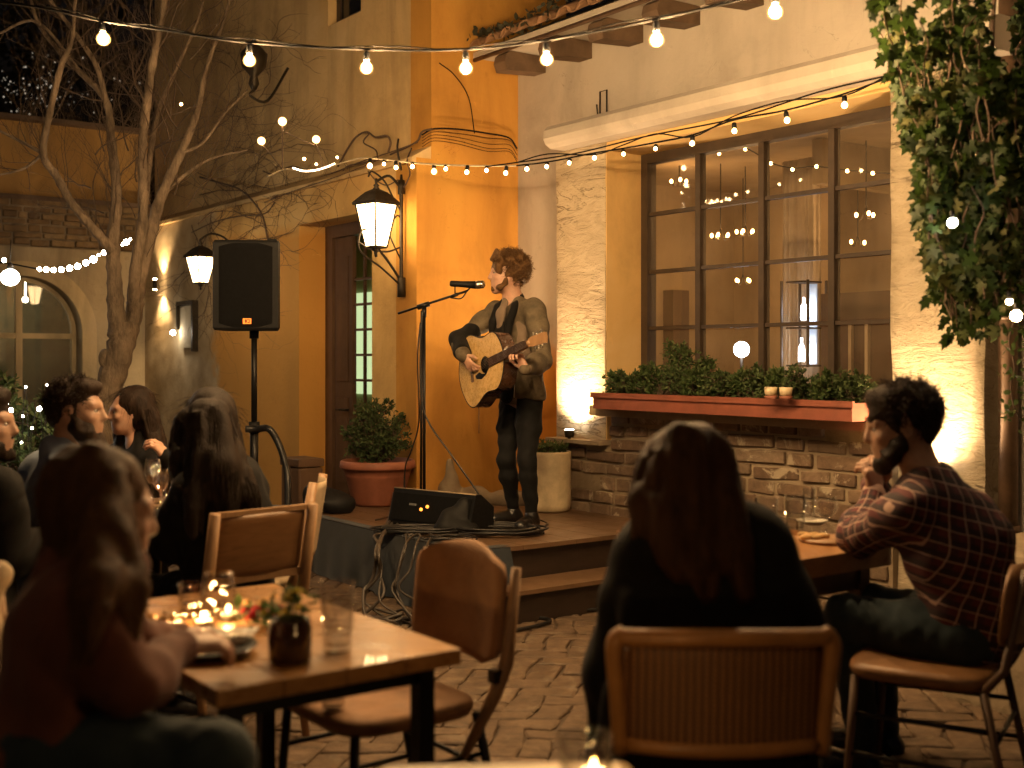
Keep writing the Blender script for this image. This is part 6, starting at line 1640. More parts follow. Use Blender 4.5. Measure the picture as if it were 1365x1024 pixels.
mb = MB(); mb.tube(spline([Vector((-.35, 5.9, .025)), Vector((-.1, 6.0, .025)), Vector((.1, 6.15, .025)), Vector((.2, 6.3, .025)), Vector((.1, 6.38, .025)), Vector((-.15, 6.36, .025)), Vector((.2, 6.5, .025)), Vector((.55, 6.6, .025)), Vector((1.0, 6.7, .025))], 7), .010, 8)
o = mb.build('floor_cable', m_rubber); tag(o, 'black cable looping over the paving before the stage step', 'cable')
# clutter behind: stones and a round lid by the orange wall
t = thing('stone_lump', 'weathered stone lump standing at the foot of the orange wall', 'stone', W(5.05, 7.5, .4))
s = SDF(.012); c = W(5.0, 7.55, .4); s.ell(c+UP*.1, (.09, .08, .12), k=.04); s.cap(c+UP*.12, c+UP*.3, .055, .03, .04); s.ell(c+Vector((.16, 0, .06)), (.12, .09, .08), k=.04); s.ell(c+Vector((.42, .02, .04)), (.17, .1, .07), k=.05); s.disp = wav(9, .01, 28); s.cut((0, 0, SZ), (0, 0, -1)); s.build('stone', m_mortar, t)
t = thing('black_bag', 'heap of black bags behind the big terracotta pot', 'bag', at(450, 670, 8.3))
s = SDF(.012); c = Vector(((445-682)/1600*8.0, 8.0, .373)); s.ell(c+UP*.06, (.13, .1, .09), k=.04); s.ell(c+Vector((-.13, .1, .08)), (.1, .1, .1), k=.04); s.disp = wav(19, .012, 30); s.cut((0, 0, SZ), (0, 0, -1)); s.build('cloth', m_black, t)

# microphone stand
MY = 7.35; t = thing('microphone_stand', 'tall black microphone stand with its boom raised to the mouth of the singer', 'microphone stand', Vector(((565-682)/1600*MY, MY, SZ)))
base = Vector(((565-682)/1600*MY, MY, SZ)); topz = at(0, 412, MY).z
mb = MB(); mb.tube([base+UP*.02, Vector((base.x, base.y, topz))], .0095, 10); mb.tube([base+Vector((-.022, .02, .02)), Vector((base.x-.016, base.y+.01, topz-.01))], .0075, 8); mb.build('pole', m_blackmetal, t)
mb = MB(); mb.lathe(base, [(.0005, 0), (.13, 0), (.135, .008), (.12, .018), (.02, .03), (.0005, .03)], 30); mb.build('base_plate', m_blackmetal, t)
e0, e1 = at(530, 418, MY+.05), at(622, 388, MY-.04)
mb = MB(); mb.tube([e0, e1], .0075, 8); mb.tube([at(556, 410, MY+.02), at(572, 405, MY+.01)], .017, 10); mb.tube([at(600, 396, MY-.02), at(610, 392, MY-.03)], .011, 8); mb.tube([Vector((base.x, base.y, topz-.05)), Vector((base.x, base.y, topz+.01))], .014, 10)
mb.tube(spline([at(600, 397, MY-.02), at(614, 398, MY-.04), at(622, 388, MY-.04)], 4), .004, 6); mb.build('boom', m_blackmetal, t)
mb = MB(); mb.tube([e1, at(626, 384, MY-.05)], .006, 6); mb.tube([at(606, 381, MY-.05), at(606, 391, MY-.04)], .004, 6); mb.build('clip', m_black, t)
mc = thing('microphone', 'black microphone with a metal grille pointing at the mouth of the singer', 'microphone', at(620, 379, MY-.05))
m0, m1, m2 = at(599, 378, MY-.05), at(634, 380, MY-.05), at(646, 379, MY-.06)
mb = MB(); mb.tube([m0, m0.lerp(m1, .05), m0.lerp(m1, .5), m1], [.012, .018, .019, .024], 14); mb.build('body', m_black, mc)
mb = MB(); mb.tube([m1, m1.lerp(m2, .2), m1.lerp(m2, .8), m2], [.024, .026, .024, .012], 14); mb.build('grille', m_chrome, mc)
mb = MB(); mb.tube(spline([at(563, 412, MY-.02), at(560, 460, MY-.03), at(561, 530, MY-.03), at(572, 565, MY-.05), at(600, 605, MY-.1), at(635, 655, MY-.15), at(655, 690, MY-.2), onS(662, 702)], 7), .0055, 6)
o = mb.build('microphone_cable', m_rubber); tag(o, 'black microphone cable running down from the stand to the feet of the guitarist', 'cable')
mb = MB(); mb.tube(spline([at(560, 430, MY), at(556, 480, MY), at(558, 560, MY+.1), at(548, 600, MY+.4), at(540, 622, MY+.6), at(538, 660, MY+.6)], 7), .005, 6)
o = mb.build('second_cable', m_rubber); o.name = 'stand_cable'; tag(o, 'thin cable sagging from the microphone stand to the terracotta pot', 'cable')
# ================================================================ people
def skin(name, c):
    t = NT(name); p = t.pos(True)
    t.b.inputs['Subsurface Weight'].default_value = .12; t.b.inputs['Subsurface Radius'].default_value = (.012, .004, .002)
    n = t.noise(p, 30, 4); col = t.ramp(n, [(.35, sm(c, .88)), (.65, sm(c, 1.08))])
    return t.fin(col, .5, t.bump(t.noise(p, 220, 3), .12, .002))
m_skin = skin('skin', (.46, .265, .185)); m_skin2 = skin('olive_skin', (.34, .195, .13))
def hairmat(name, c, c2=None, rough=.42):
    t = NT(name); p = t.pos(True)
    n = t.noise(p, 45, 6, .65, .8, (1, 1, .13)); g = t.n('ShaderNodeNewGeometry').outputs['Random Per Island']
    col = t.ramp(n, [(.3, sm(c, .6)), (.7, c2 or sm(c, 1.5))]); col = t.mix(t.mr(g, 0, 1, 0, .75), col, c2 or sm(c, 1.6))
    t.b.inputs['Specular IOR Level'].default_value = .1
    return t.fin(col, rough+.06, t.bump(t.noise(p, 130, 5, .65, 0, (1, 1, .08)), .8, .006))
m_h_brown = hairmat('brown_hair', (.022, .010, .005), (.075, .034, .015), .5); m_h_dark = hairmat('dark_hair', (.009, .006, .0045), (.03, .018, .012))
m_h_curl = hairmat('curly_brown_hair', (.055, .027, .012), (.14, .075, .032)); m_h_grey = hairmat('ash_dark_hair', (.009, .0065, .005), (.034, .024, .018))
def cloth(name, c, rough=.85, bs=220, bump=.35, sheen=.1, var=.2):
    return simple(name, c, rough, 0, var, 9, bump, bs, .002, .2, sheen=sheen)
m_brownknit = cloth('brown_sweater', (.12, .042, .024)); m_blackcoat = cloth('black_wool', (.006, .0052, .0048), sheen=.02); m_jean = cloth('teal_jeans', (.020, .032, .038))
m_blackjean = cloth('black_jeans', (.0055, .0055, .006), .8, sheen=.02); m_olive = simple('worn_olive_jacket', (.105, .082, .052), .75, 0, .4, 14, .5, 70, .006, .25); m_bluejk = cloth('blue_grey_jacket', (.21, .26, .35))
m_greyshirt = cloth('grey_shirt', (.17, .125, .09)); m_shoe = simple('black_shoe_leather', (.007, .006, .006), .35, 0, .2, 20, .2, 60)
m_eyew = simple('eye_white', (.30, .26, .23), .3, bump=0); m_iris = simple('dark_iris', (.02, .012, .008), .1, bump=0)
def plaid():
    t = NT('red_black_plaid'); a = t.n('ShaderNodeAttribute'); a.attribute_name = 'cloth'
    s = t.n('ShaderNodeSeparateXYZ'); t.l(a.outputs['Vector'], s.inputs[0])
    nz = t.noise(t.pos(True), 10, 3)
    def lines(o, per, wd):
        f = t.math('FRACT', t.math('ADD', t.math('DIVIDE', o, per), t.math('MULTIPLY', nz, .25))); return t.math('LESS_THAN', f, wd), t.math('LESS_THAN', f, .5)
    l1, b1 = lines(s.outputs['X'], .046, .075); l2, b2 = lines(s.outputs['Y'], .043, .085)
    c = t.mix(b1, (.085, .015, .016), (.024, .008, .010)); c = t.mix(t.math('MULTIPLY', b2, .6), c, (.014, .007, .011))
    c = t.mix(t.math('MULTIPLY', t.math('MAXIMUM', l1, l2), .85), c, (.42, .27, .21))
    return t.fin(c, .85, t.bump(t.noise(t.pos(True), 260, 3), .3, .002))
m_plaid = plaid()

def eyes(t, C, M, h):
    k = h/.225
    def P(x, y, z): return Vector(C)+M @ Vector((x*k, y*k, z*k))
    for y in (-1, 1):
        mb = MB(); mb.ball(P(.0745, y*.031, .003), .0118*k, 12); e = mb.build('eye', m_eyew, t)
        mb = MB(); mb.ball(P(.0815, y*.0312, .003), .0062*k, 10); mb.build('iris', m_iris, e)
def fuzz(mb, g, C, M, c0, r, n, L, r0, curl=0., keep=None, gravity=.3, seg=7):
    for _ in range(n):
        d = Vector((g.gauss(0, 1), g.gauss(0, 1), g.gauss(.2, 1))).normalized()
        l = Vector(c0)+Vector((d.x*r[0], d.y*r[1], d.z*r[2]))
        if keep and not keep(l): continue
        p = Vector(C)+M @ l; dw = M @ d
        tdir = (dw*.5+rv(g)*.6-UP*gravity).normalized(); ll = L*g.uniform(.5, 1.2); P = []
        b1 = tdir.orthogonal().normalized(); b2 = tdir.cross(b1); ph = g.random()*6; tw = g.uniform(5, 10)*(1 if g.random() < .5 else -1)
        for i in range(seg+1):
            q = i/seg; rr = curl*(.4+q)
            P.append(p-dw*.006+tdir*ll*q-UP*gravity*.3*ll*q*q+(b1*math.cos(ph+tw*q)+b2*math.sin(ph+tw*q))*rr)
        mb.tube(P, [r0*(1-.6*i/seg) for i in range(seg+1)], 4, False)
def short_hair(t, C, M, h, mat, seed, vol=1., curl=.0, L=.03, n=900, name='hair', vox=.006):
    k = h/.225; g = random.Random(seed)
    def P(x, y, z): return Vector(C)+M @ Vector((x*k, y*k, z*k))
    s = SDF(vox); v = vol
    s.ell(P(-.018, 0, .042), ((.09+.012*v)*k, (.067+.010*v)*k, (.078+.014*v)*k), M, .02)
    s.ell(P(.03, 0, .088), ((.05+.01*v)*k, .06*k, (.026+.012*v)*k), M, .02)
    s.ell(P(-.055, 0, -.005), ((.05+.008*v)*k, .061*k, .06*k), M, .02)
    for y in (-1, 1): s.cap(P(.018, y*.066, .02), P(.016, y*.069, -.014), .010*k, .007*k, .012)
    s.disp = wav(seed, .005*v, 75/k, 9); s.build(name, mat, t)
    mb = MB(); fuzz(mb, g, C, M, (-.018*k, 0, .042*k), ((.09+.012*v)*k, (.071+.012*v)*k, (.078+.014*v)*k), n, L*k, .0017*k, curl, lambda l: l.x < .05*k+.6*(l.z-.03*k) and l.z > -.06*k+(.06*k if l.x > -.03*k else 0), .15)
    mb.build('hair_strands', mat, t)
def beard(t, C, M, h, mat, seed, L=.02, thick=1., rr=1.):
    k = h/.225; g = random.Random(seed)
    def P(x, y, z): return Vector(C)+M @ Vector((x*k, y*k, z*k))
    s = SDF(.005)
    for y in (-1, 1):
        s.chain([P(.002, y*.068, -.008), P(.018, y*.062, -.05), P(.045, y*.045, -.08), P(.074, y*.012, -.096-.012*thick)], [.008*k*rr, (.017+.003*thick)*k*rr, (.021+.004*thick)*k*rr, (.019+.006*thick)*k*rr], .025)
        if rr == 1.: s.cap(P(.03, y*.056, -.045), P(.062, y*.036, -.062), .013*k, .011*k, .02)
        s.cap(P(.088, y*.006, -.044), P(.078, y*.026, -.062), .0065*k, .007*k, .008)
    s.cap(P(.08, -.014, -.078), P(.08, .014, -.078), .009*k, None, .01)
    if thick > 1.2: s.ell(P(.062, 0, -.125), (.032*k, .036*k, .036*k), M, .03)
    s.disp = wav(seed, .003, 110); s.build('beard', mat, t)
def long_hair(t, C, M, h, mat, seed, falls, vol=1., n=420, part=0, vox=.007, spread=.018, face=.03):
    """falls: list of guide polylines (world) with radii"""
    k = h/.225
    def P(x, y, z): return Vector(C)+M @ Vector((x*k, y*k, z*k))
    s = SDF(vox); v = vol
    s.ell(P(-.029, 0, .040), ((.093+.010*v)*k, (.074+.014*v)*k, (.084+.012*v)*k), M, .02)
    s.ell(P(-.045, 0, -.03), ((.062+.01*v)*k, (.072+.012*v)*k, .085*k), M, .03)
    gc = random.Random(seed+7)
    for pts, rs in falls:
        s.chain(pts, rs, .03)
        for i in range(9):
            a = gc.uniform(0, 6.28); ph = gc.uniform(0, 6.28); L_ = []
            for j, p in enumerate(pts):
                o = (rs[j]*.86+.002)*(1 if j < len(pts)-1 else 1.5); L_.append(p+Vector((math.cos(a+.25*math.sin(ph+j)), math.sin(a+.25*math.sin(ph+j)), 0))*o)
            L_[-1] = L_[-1]+(L_[-1]-L_[-2])*gc.uniform(-.1, .35); q_ = spline(L_, 3)
            s.chain(q_, [(.0125+.003*math.sin(ph+m))*(1-.6*(m/len(q_))**3) for m in range(len(q_))], .007)
    f1 = wav(seed, .0035, 85, 9, (1, 1, .14)); f2 = wav(seed+1, .006, 26, 6, (1, 1, .3)); s.disp = addf(f1, f2)
    s.build('hair', mat, t)
    g = random.Random(seed); mb = MB()
    for pts, rs in falls:
        P_ = spline(pts, 4)
        for _ in range(int(n*rs[len(rs)//2]/.05)):
            a = g.uniform(0, 6.28); ph = g.uniform(0, 6.28); q = []; e = g.uniform(.75, 1.12); w = g.uniform(.002, .007)
            for j, p in enumerate(P_):
                f = j/(len(P_)-1)*(len(rs)-1); i = min(int(f), len(rs)-2); rr = rs[i]+(rs[i+1]-rs[i])*(f-i)
                if j/(len(P_)-1) > e: break
                q.append(p+Vector((math.cos(a), math.sin(a), 0))*rr*g.uniform(.97, 1.06)+Vector((math.sin(ph+j*.8), math.cos(ph+j*.7), 0))*w)
            if e > 1 and len(q) > 1: q.append(q[-1]+(q[-1]-q[-2])*1.5)
            if len(q) > 2: mb.tube(q, [.0021*(1-.5*i/len(q)) for i in range(len(q))], 4, False)
    fuzz(mb, g, C, M, (-.02*k, 0, .035*k), ((.095+.012*v)*k, (.074+.014*v)*k, (.084+.012*v)*k), 260, .09*k, .0011, .003, lambda l: l.x < .02*k+.7*(l.z-.02*k), .9)
    mb.build('hair_strands', mat, t)
def body(t, J, C, HF, h, male, hands, mat, vox=.007, sc=1., legs=True, om=0, HU=(0, 0, 1)):
    M = frame_of(HF, HU); s = SDF(vox)
    head_prims(s, C, M, h, male, J['neck'], om); s.cap(J['neck'], Vector(J['chest']).lerp(J['neck'], .5), .052, .07, .03)
    torso(s, J, -.012, .05, sc)
    for sd in 'RL':
        limb(s, J, sd, 'arm', -.006, .025, sc)
        if legs: limb(s, J, sd, 'leg', -.01, .03, sc); foot(s, J['an'+sd], J['to'+sd], -.006)
    for sd, (d, n, curl) in hands.items(): hand_prims(s, J['wr'+sd], d, n, -1 if sd == 'L' else 1, curl, .98*sc)
    s.build('body', mat, t); eyes(t, C, M, h); return M
def upper(t, J, mat, name, o=.014, sc=1., vox=.008, fold=.005, seed=1, extra=None, attr=None, hem=None, neckcut=True, low=True):
    s = SDF(vox); torso(s, J, o, .05, sc, low=low)
    for sd in 'RL':
        limb(s, J, sd, 'arm', o, .03, sc)
    if extra: extra(s)
    s.disp = addf(wav(seed, fold, 26, 8), wav(seed+5, fold*.5, 60, 8, (1, 1, .5)))
    if neckcut: s.cut(Vector(J['neck'])+UP*(.015+o)-Vector(J['fwd'])*.0, (Vector(J['fwd'])*.35+UP), .01, (J['neck'], .14))
    if hem is not None: s.cut((0, 0, hem), (0, 0, -1))
    return s.build(name, mat, t, attr=attr)
def lower(t, J, mat, name='trousers', o=.008, sc=1., vox=.008, seed=2, top=None):
    s = SDF(vox); p = Vector(J['pel']); sh = (Vector(J['shR'])-Vector(J['shL'])).normalized()
    s.cap(p-sh*.05*sc, p+sh*.05*sc, (.098+o)*sc, None, .04, sq=(J['fwd'], .85))
    for sd in 'RL': limb(s, J, sd, 'leg', o, .035, sc)
    s.disp = addf(wav(seed, .003, 40, 8), wav(seed+3, .002, 90, 6)); return s.build(name, mat, t)
def shoes(t, J, mat=None, sides='RL'):
    for sd in sides:
        s = SDF(.005); foot(s, Vector(J['an'+sd])-UP*.02, J['to'+sd], .008, .02); s.build('shoe', mat or m_shoe, t)
def JJ(f, **k): d = {a: (v if isinstance(v, Vector) else at(*v)) for a, v in k.items()}; d['fwd'] = Vector(f).normalized(); return d

# ---- the guitarist
GA = Vector((.50, -.83, .24)).normalized(); GN = Vector((-.80, -.56, .05)); GN = (GN-GA*GN.dot(GA)).normalized(); GC = GN.cross(GA)
if GC.z < 0: GC = -GC
G0 = at(641, 489, 7.15)
J = JJ((-.74, -.67, 0), pel=(694, 524, 7.42), chest=(690, 448, 7.42), neck=(683, 402, 7.40), shR=(660, 417, 7.53), shL=(714, 414, 7.28), elR=(613, 455, 7.42), wrR=(617, 474, 7.20), elL=(722, 482, 7.12), wrL=(705, 470, 6.92),
       hipR=(683, 535, 7.49), hipL=(705, 535, 7.36), knR=(674, 612, 7.42), knL=(702, 614, 7.26), anR=(684, 682, 7.52), anL=(708, 684, 7.30), toR=(658, 694, 7.45), toL=(694, 700, 7.12))
for a, b in (('toR', 'anR'), ('toL', 'anL')):
    J[a].z = SZ; J[b].z = SZ+.085
t = thing('person', 'guitarist with curly hair in a worn olive jacket singing on the stage', 'person', Vector((.05, 7.4, SZ)))
C = at(676, 366, 7.37); HF = (-1, -.12, .06)
handL = (GC*.55-GN*.15-GA*.15).normalized()
wr2 = G0+GA*.40-GC*.05-GN*.02; J['wrL'] = wr2-GC*.06+GN*(-.035)+GA*.0
M = body(t, J, C, HF, .235, True, {'R': ((GA*.35-GC*.75-GN*.25), -GN, .55), 'L': (GC*.85+GN*.25-GA*.1, GN, 1.05)}, m_skin, .005, .97, om=1)
upper(t, J, m_greyshirt, 'shirt', .006, .97, .007, .004, 3, hem=SZ+.74)
def jx(s):
    f = J['fwd']; sh = (J['shR']-J['shL']).normalized(); p = J['pel']
    s.cap(p+UP*.0-sh*.05, p+sh*.05, .119, None, .04, sq=(f, .8)); s.cap(p+UP*.12-sh*.04, p+UP*.12+sh*.04, .108, None, .05, sq=(f, .8))
    for sd in 'RL': s.cap(J['el'+sd].lerp(J['wr'+sd], .0), J['el'+sd].lerp(J['wr'+sd], .85), .052, .042, .02)
    # open front: a slot cut along the chest
    a = J['neck']+f*.13+UP*.02; b = p+f*.17-UP*.1
    s.cap(a, b, .05, .062, .006, 's', sq=(sh, 1.0)); 
upper(t, J, m_olive, 'jacket', .015, .97, .006, .006, 7, jx, hem=J['pel'].z-.035)
f = J['fwd']; sh = (J['shR']-J['shL']).normalized()
s = SDF(.005)       # dark collar and lapels
for q, w_ in ((-1, 1.), (1, 1.)):
    nk = J['neck']-UP*.01
    s.chain([nk-f*.065+UP*.045, nk+sh*q*.062+UP*.035-f*.01, nk+sh*q*.075+f*.055-UP*.02, nk+sh*q*.072+f*.095-UP*.12, nk+sh*q*.066+f*.112-UP*.24], [.014, .018, .02, .024, .016], .02)
s.disp = wav(2, .003, 50); s.build('collar', m_blackcoat, t)
s = SDF(.005); nk = J['neck']; s.chain([nk+f*.098-UP*.14, nk+f*.118-UP*.26, J['pel']+f*.118+UP*.10, J['pel']+f*.118-UP*.02], [.036, .05, .056, .058], .03, sq=(f, .42)); s.disp = wav(8, .003, 40); s.build('undershirt', m_blackcoat, t)
s = SDF(.005); s.chain([nk+f*.055-UP*.0, nk+f*.098-UP*.08, nk+f*.112-UP*.19], [.03, .034, .022], .02, sq=(f, .5)); s.disp = wav(8, .003, 40); s.build('shirt_front', m_greyshirt, t)
mb = MB(); mb.tube(spline([nk-sh*.062+f*.118-UP*.2, J['pel']-sh*.066+f*.122+UP*.12, J['pel']-sh*.066+f*.122-UP*.035], 5), .0028, 5); mb.build('zipper', m_chrome, t)
s = SDF(.006)       # dark elbow patch sleeve
s.chain([J['shR'].lerp(J['elR'], .68), J['elR'], J['elR'].lerp(J['wrR'], .75)], [.060, .067, .054], .03); s.disp = wav(4, .005, 45); s.build('sleeve_cuff', m_blackcoat, t)
lower(t, J, m_blackjean, 'trousers', .004, .93, .006, 4); shoes(t, J)
short_hair(t, C, M, .235, m_h_curl, 5, 1.9, .008, .035, 1500, vox=.005); beard(t, C, M, .235, m_h_curl, 6, .01, .0, .74)
# guitar
gt = thing('acoustic_guitar', 'pale spruce-topped acoustic guitar held by the singer', 'guitar', G0)
def GP(a, c, n): return G0+GA*a+GC*c+GN*n
def outline(sc_=1., n=72):
    pts = []
    for i in range(n):
        th = 2*math.pi*i/n; x = -math.cos(th); # -1 lower end .. 1 neck end
        a = x*.245*sc_; q = (x+1)/2
        wv = .197*math.exp(-((q-.27)/.38)**2)+.132*math.exp(-((q-.85)/.27)**2); wv *= min(1, (1-abs(x)**6))**.5 if abs(x) < 1 else 0
        pts.append((a, wv*sc_*(1 if math.sin(th) >= 0 else -1)))
    return pts
ol = outline(1.12); mb = MB(); mb.prism([GP(a, c, .0) for a, c in ol], -GN*.095); mb.build('body', simple('dark_guitar_side', (.05, .022, .012), .25, 0, .2, 9, 0, coat=.5), gt)
m_spruce = wood('spruce_top', (.60, .38, .14), (.72, .48, .20), .28, 2., (1, 1, 1), 0, .4)
mb = MB(); mb.prism([GP(a*.985, c*.985, .0035) for a, c in ol], -GN*.003); tp = mb.build('soundboard', m_spruce, gt)
mb = MB(); P_ = [GP(a, c, .002) for a, c in ol]; mb.tube(P_+[P_[0]], .0035, 6, False); mb.build('binding', m_black, gt)
Mg = Matrix((GA, GC, GN)).transposed()
mb = MB(); mb.lathe(GP(.055, 0, .0042), [(.0005, .001), (.05, .0008)], 28, True, Mg); mb.build('sound_hole', simple('sound_hole_dark', (.01, .007, .005), .9), tp)
mb = MB(); mb.prism([GP(a, c, .0062) for a, c in ((.09, -.035), (.06, -.06), (.0, -.075), (-.06, -.062), (-.07, -.04), (-.02, -.03), (.01, -.045), (.04, -.052))], -GN*.0016); mb.build('pickguard', m_black, tp)
mb = MB(); mb.box(GP(-.115, -.07, .0042), GA*.022, GC*.14, GN*.008); mb.build('bridge', m_doorwood, gt)
mb = MB(); vs = []
for a, w_ in ((.11, .028), (.245, .027), (.56, .0215)): vs.append((a, w_))
mb.prism([GP(.105, -.028, .004), GP(.56, -.0215, .016), GP(.56, .0215, .016), GP(.105, .028, .004)], GN*.006)
mb.build('fretboard', simple('fretboard_rosewood', (.05, .025, .014), .45, 0), gt)
mb = MB(); mb.tube([GP(.235, 0, -.03), GP(.26, 0, -.012), GP(.55, 0, -.0), GP(.58, 0, .0)], [.03, .023, .02, .018], 12); mb.build('neck', m_chairwood, gt)
mb = MB(); hd_ = [GP(.565, -.022, .012), GP(.60, -.029, .006), GP(.695, -.031, -.018), GP(.70, .0, -.02), GP(.695, .031, -.018), GP(.60, .029, .006), GP(.565, .022, .012)]; mb.prism(hd_, -GN*.014); hs_ = mb.build('headstock', m_chairwood, gt)
for i in range(3):
    for q in (-1, 1): mb = MB(); mb.tube([GP(.605+.03*i, q*.026, -.004-.006*i), GP(.605+.03*i, q*.044, -.004-.006*i)], .0045, 6); mb.ball(GP(.605+.03*i, q*.047, -.004-.006*i), .006, 8); mb.build('tuning_peg', m_chrome, hs_)
mb = MB()
for i in range(6): c_ = -.018+.0072*i; mb.tube([GP(-.105, c_*1.3, .0135), GP(.565, c_, .0235)], .0006, 4)
mb.build('guitar_string', m_chrome, gt)
mb = MB()
for i in range(14): a = .56-.56*.86*(1-2**(-(i+1)/12)); mb.box(GP(a, -.023, .0195-.0005*i), GC*.046, GA*.0015, GN*.001)
mb.build('fret', m_chrome, gt)
mb = MB(); mb.tube([at(631, 528, 7.22), at(638, 545, 7.2), at(638, 578, 7.2)], .003, 5); o = mb.build('strap_end', m_twig, gt)

# ---- woman in brown at the candle table
J = JJ((.93, .36, 0), pel=(55, 1005, 2.22), chest=(95, 850, 2.26), neck=(128, 765, 2.30), shR=(112, 818, 2.14), shL=(105, 800, 2.43), elR=(176, 918, 2.12), wrR=(236, 866, 2.37), elL=(190, 880, 2.52), wrL=(232, 848, 2.66),
       hipR=(60, 1020, 2.14), hipL=(50, 1005, 2.33), knR=(292, 1010, 2.12), knL=(270, 1000, 2.42), anR=(300, 1400, 2.2), anL=(290, 1380, 2.5), toR=(330, 1430, 2.2), toL=(320, 1420, 2.5))
for a in ('anR', 'anL'): J[a].z = .09; J[a].x = J['kn'+a[2]].x+.02; J[a].y = J['kn'+a[2]].y; 
for a in 'RL': J['to'+a] = J['an'+a]+Vector((.17, .06, -.09))
t = thing('person', 'person in a brown sweater with long brown hair bending over the candle table', 'person', Vector((-.85, 2.25, 0)))
C = at(138, 684, 2.33); HF = (.84, .52, -.16)
M = body(t, J, C, HF, .214, False, {'R': ((.75, .62, .08), (-.1, .2, -1), .6), 'L': ((.8, .35, .0), (0, -.2, -1), .7)}, m_skin, .007, .93)
upper(t, J, m_brownknit, 'sweater', .02, .93, .008, .007, 12, lambda s: s.chain([J['neck']+UP*.01+J['fwd']*.05, J['neck']+UP*.02+VDIR*.0-J['fwd']*.05], [.055, .05], .03), neckcut=False)
lower(t, J, m_jean, 'trousers', .01, .95); shoes(t, J)
F = lambda *p: [at(x, y, Y) for x, y, Y in p]
long_hair(t, C, M, .214, hairmat('golden_brown_hair', (.04, .018, .008), (.11, .052, .02), .5), 31, [
    (F((122, 640, 2.36), (104, 720, 2.30), (84, 800, 2.2), (60, 880, 2.14)), (.045, .042, .036, .015)),
    (F((138, 630, 2.28), (134, 700, 2.22), (126, 780, 2.1), (112, 860, 2.04)), (.046, .044, .038, .015)),
    (F((140, 640, 2.26), (158, 720, 2.2), (172, 785, 2.16), (168, 850, 2.12)), (.034, .030, .026, .012)),
    (F((104, 680, 2.42), (76, 770, 2.4), (48, 850, 2.36), (30, 900, 2.33)), (.036, .036, .03, .012))], 1., 520, face=.02)
# ---- person in black, back to the viewer
J = JJ((.02, 1, 0), pel=(945, 985, 2.60), chest=(938, 810, 2.68), neck=(920, 705, 2.70), shL=(864, 735, 2.70), shR=(1016, 728, 2.68), elL=(836, 885, 2.72), wrL=(872, 870, 2.95), elR=(1050, 880, 2.70), wrR=(1010, 850, 2.93),
       hipR=(985, 1005, 2.62), hipL=(905, 1005, 2.62), knR=(1000, 940, 3.02), knL=(900, 940, 3.02), anR=(990, 1180, 3.05), anL=(900, 1180, 3.05), toR=(990, 1200, 3.2), toL=(900, 1200, 3.2))
for a in 'RL': J['an'+a].z = .09; J['to'+a].z = 0.
t = thing('person', 'person with long dark brown hair and black poncho sitting with their back turned', 'person', Vector((.4, 2.65, 0)))
C = at(915, 640, 2.73); HF = (-.12, 1, -.06)
M = body(t, J, C, HF, .23, False, {'R': ((-.3, .9, 0), (0, 0, -1), .4), 'L': ((.3, .9, 0), (0, 0, -1), .4)}, m_skin, .008, .95)
def cape(s):
    for sd, sx_ in (('L', -1), ('R', 1)):
        s.chain([J['sh'+sd], J['sh'+sd].lerp(J['el'+sd], .55)+Vector((sx_*.01, -.02, 0)), J['el'+sd]+Vector((sx_*.022, -.02, -.02)), J['el'+sd]+Vector((sx_*.05, .0, -.22))], [.055, .062, .068, .045], .06)
    s.chain(F((930, 740, 2.69), (938, 860, 2.66), (945, 1000, 2.66)), [.12, .155, .185], .06, sq=((0, 1, 0), .72))
    for i in range(9): x = 800+34*i; s.cap(at(845+24*i, 800, 2.6), at(x, 1010, 2.57), .012, .02, .035)
upper(t, J, m_blackcoat, 'poncho', .02, .95, .009, .006, 22, cape, neckcut=False)
lower(t, J, m_blackjean, 'trousers', .01, .95); shoes(t, J)
long_hair(t, C, M, .23, m_h_brown, 41, [
    (F((882, 610, 2.72), (868, 670, 2.68), (862, 715, 2.66)), (.05, .05, .018)),
    (F((905, 600, 2.66), (900, 690, 2.63), (902, 735, 2.62), (905, 765, 2.6)), (.06, .06, .045, .015)),
    (F((940, 610, 2.68), (958, 680, 2.64), (974, 735, 2.59), (988, 780, 2.57)), (.055, .054, .04, .010)),
    (F((948, 640, 2.72), (972, 700, 2.68), (998, 755, 2.62), (1020, 800, 2.6)), (.035, .034, .022, .008)),
    (F((915, 620, 2.64), (920, 700, 2.6), (930, 750, 2.57), (940, 790, 2.56)), (.05, .05, .035, .010))], .9, 520)
# ---- man in plaid
J = JJ((-.88, .47, 0), pel=(1296, 842, 3.78), chest=(1268, 722, 3.80), neck=(1231, 640, 3.80), shL=(1216, 682, 3.68), shR=(1262, 668, 3.96), elL=(1146, 716, 3.98), wrL=(1164, 662, 4.07), elR=(1196, 702, 4.22), wrR=(1166, 650, 4.16),
       hipL=(1284, 850, 3.69), hipR=(1304, 842, 3.87), knL=(1128, 822, 3.93), knR=(1160, 806, 4.12), anL=(1150, 960, 4.05), anR=(1180, 950, 4.25), toL=(1100, 1000, 4.1), toR=(1140, 1000, 4.3))
for a in 'RL': J['an'+a].z = .09; J['to'+a] = J['an'+a]+Vector((-.17, .08, -.09))
t = thing('person', 'bearded man in a red plaid shirt leaning his elbows on the brown table', 'person', Vector((1.4, 3.75, 0)))
C = at(1201, 568, 3.84); HF = (-.97, .2, -.16)
M = body(t, J, C, HF, .242, True, {'L': ((.0, .05, 1), (-.3, .5, 0), .9), 'R': ((0, -.1, 1), (-.3, -.5, 0), .9)}, m_skin2, .006, 1.03)
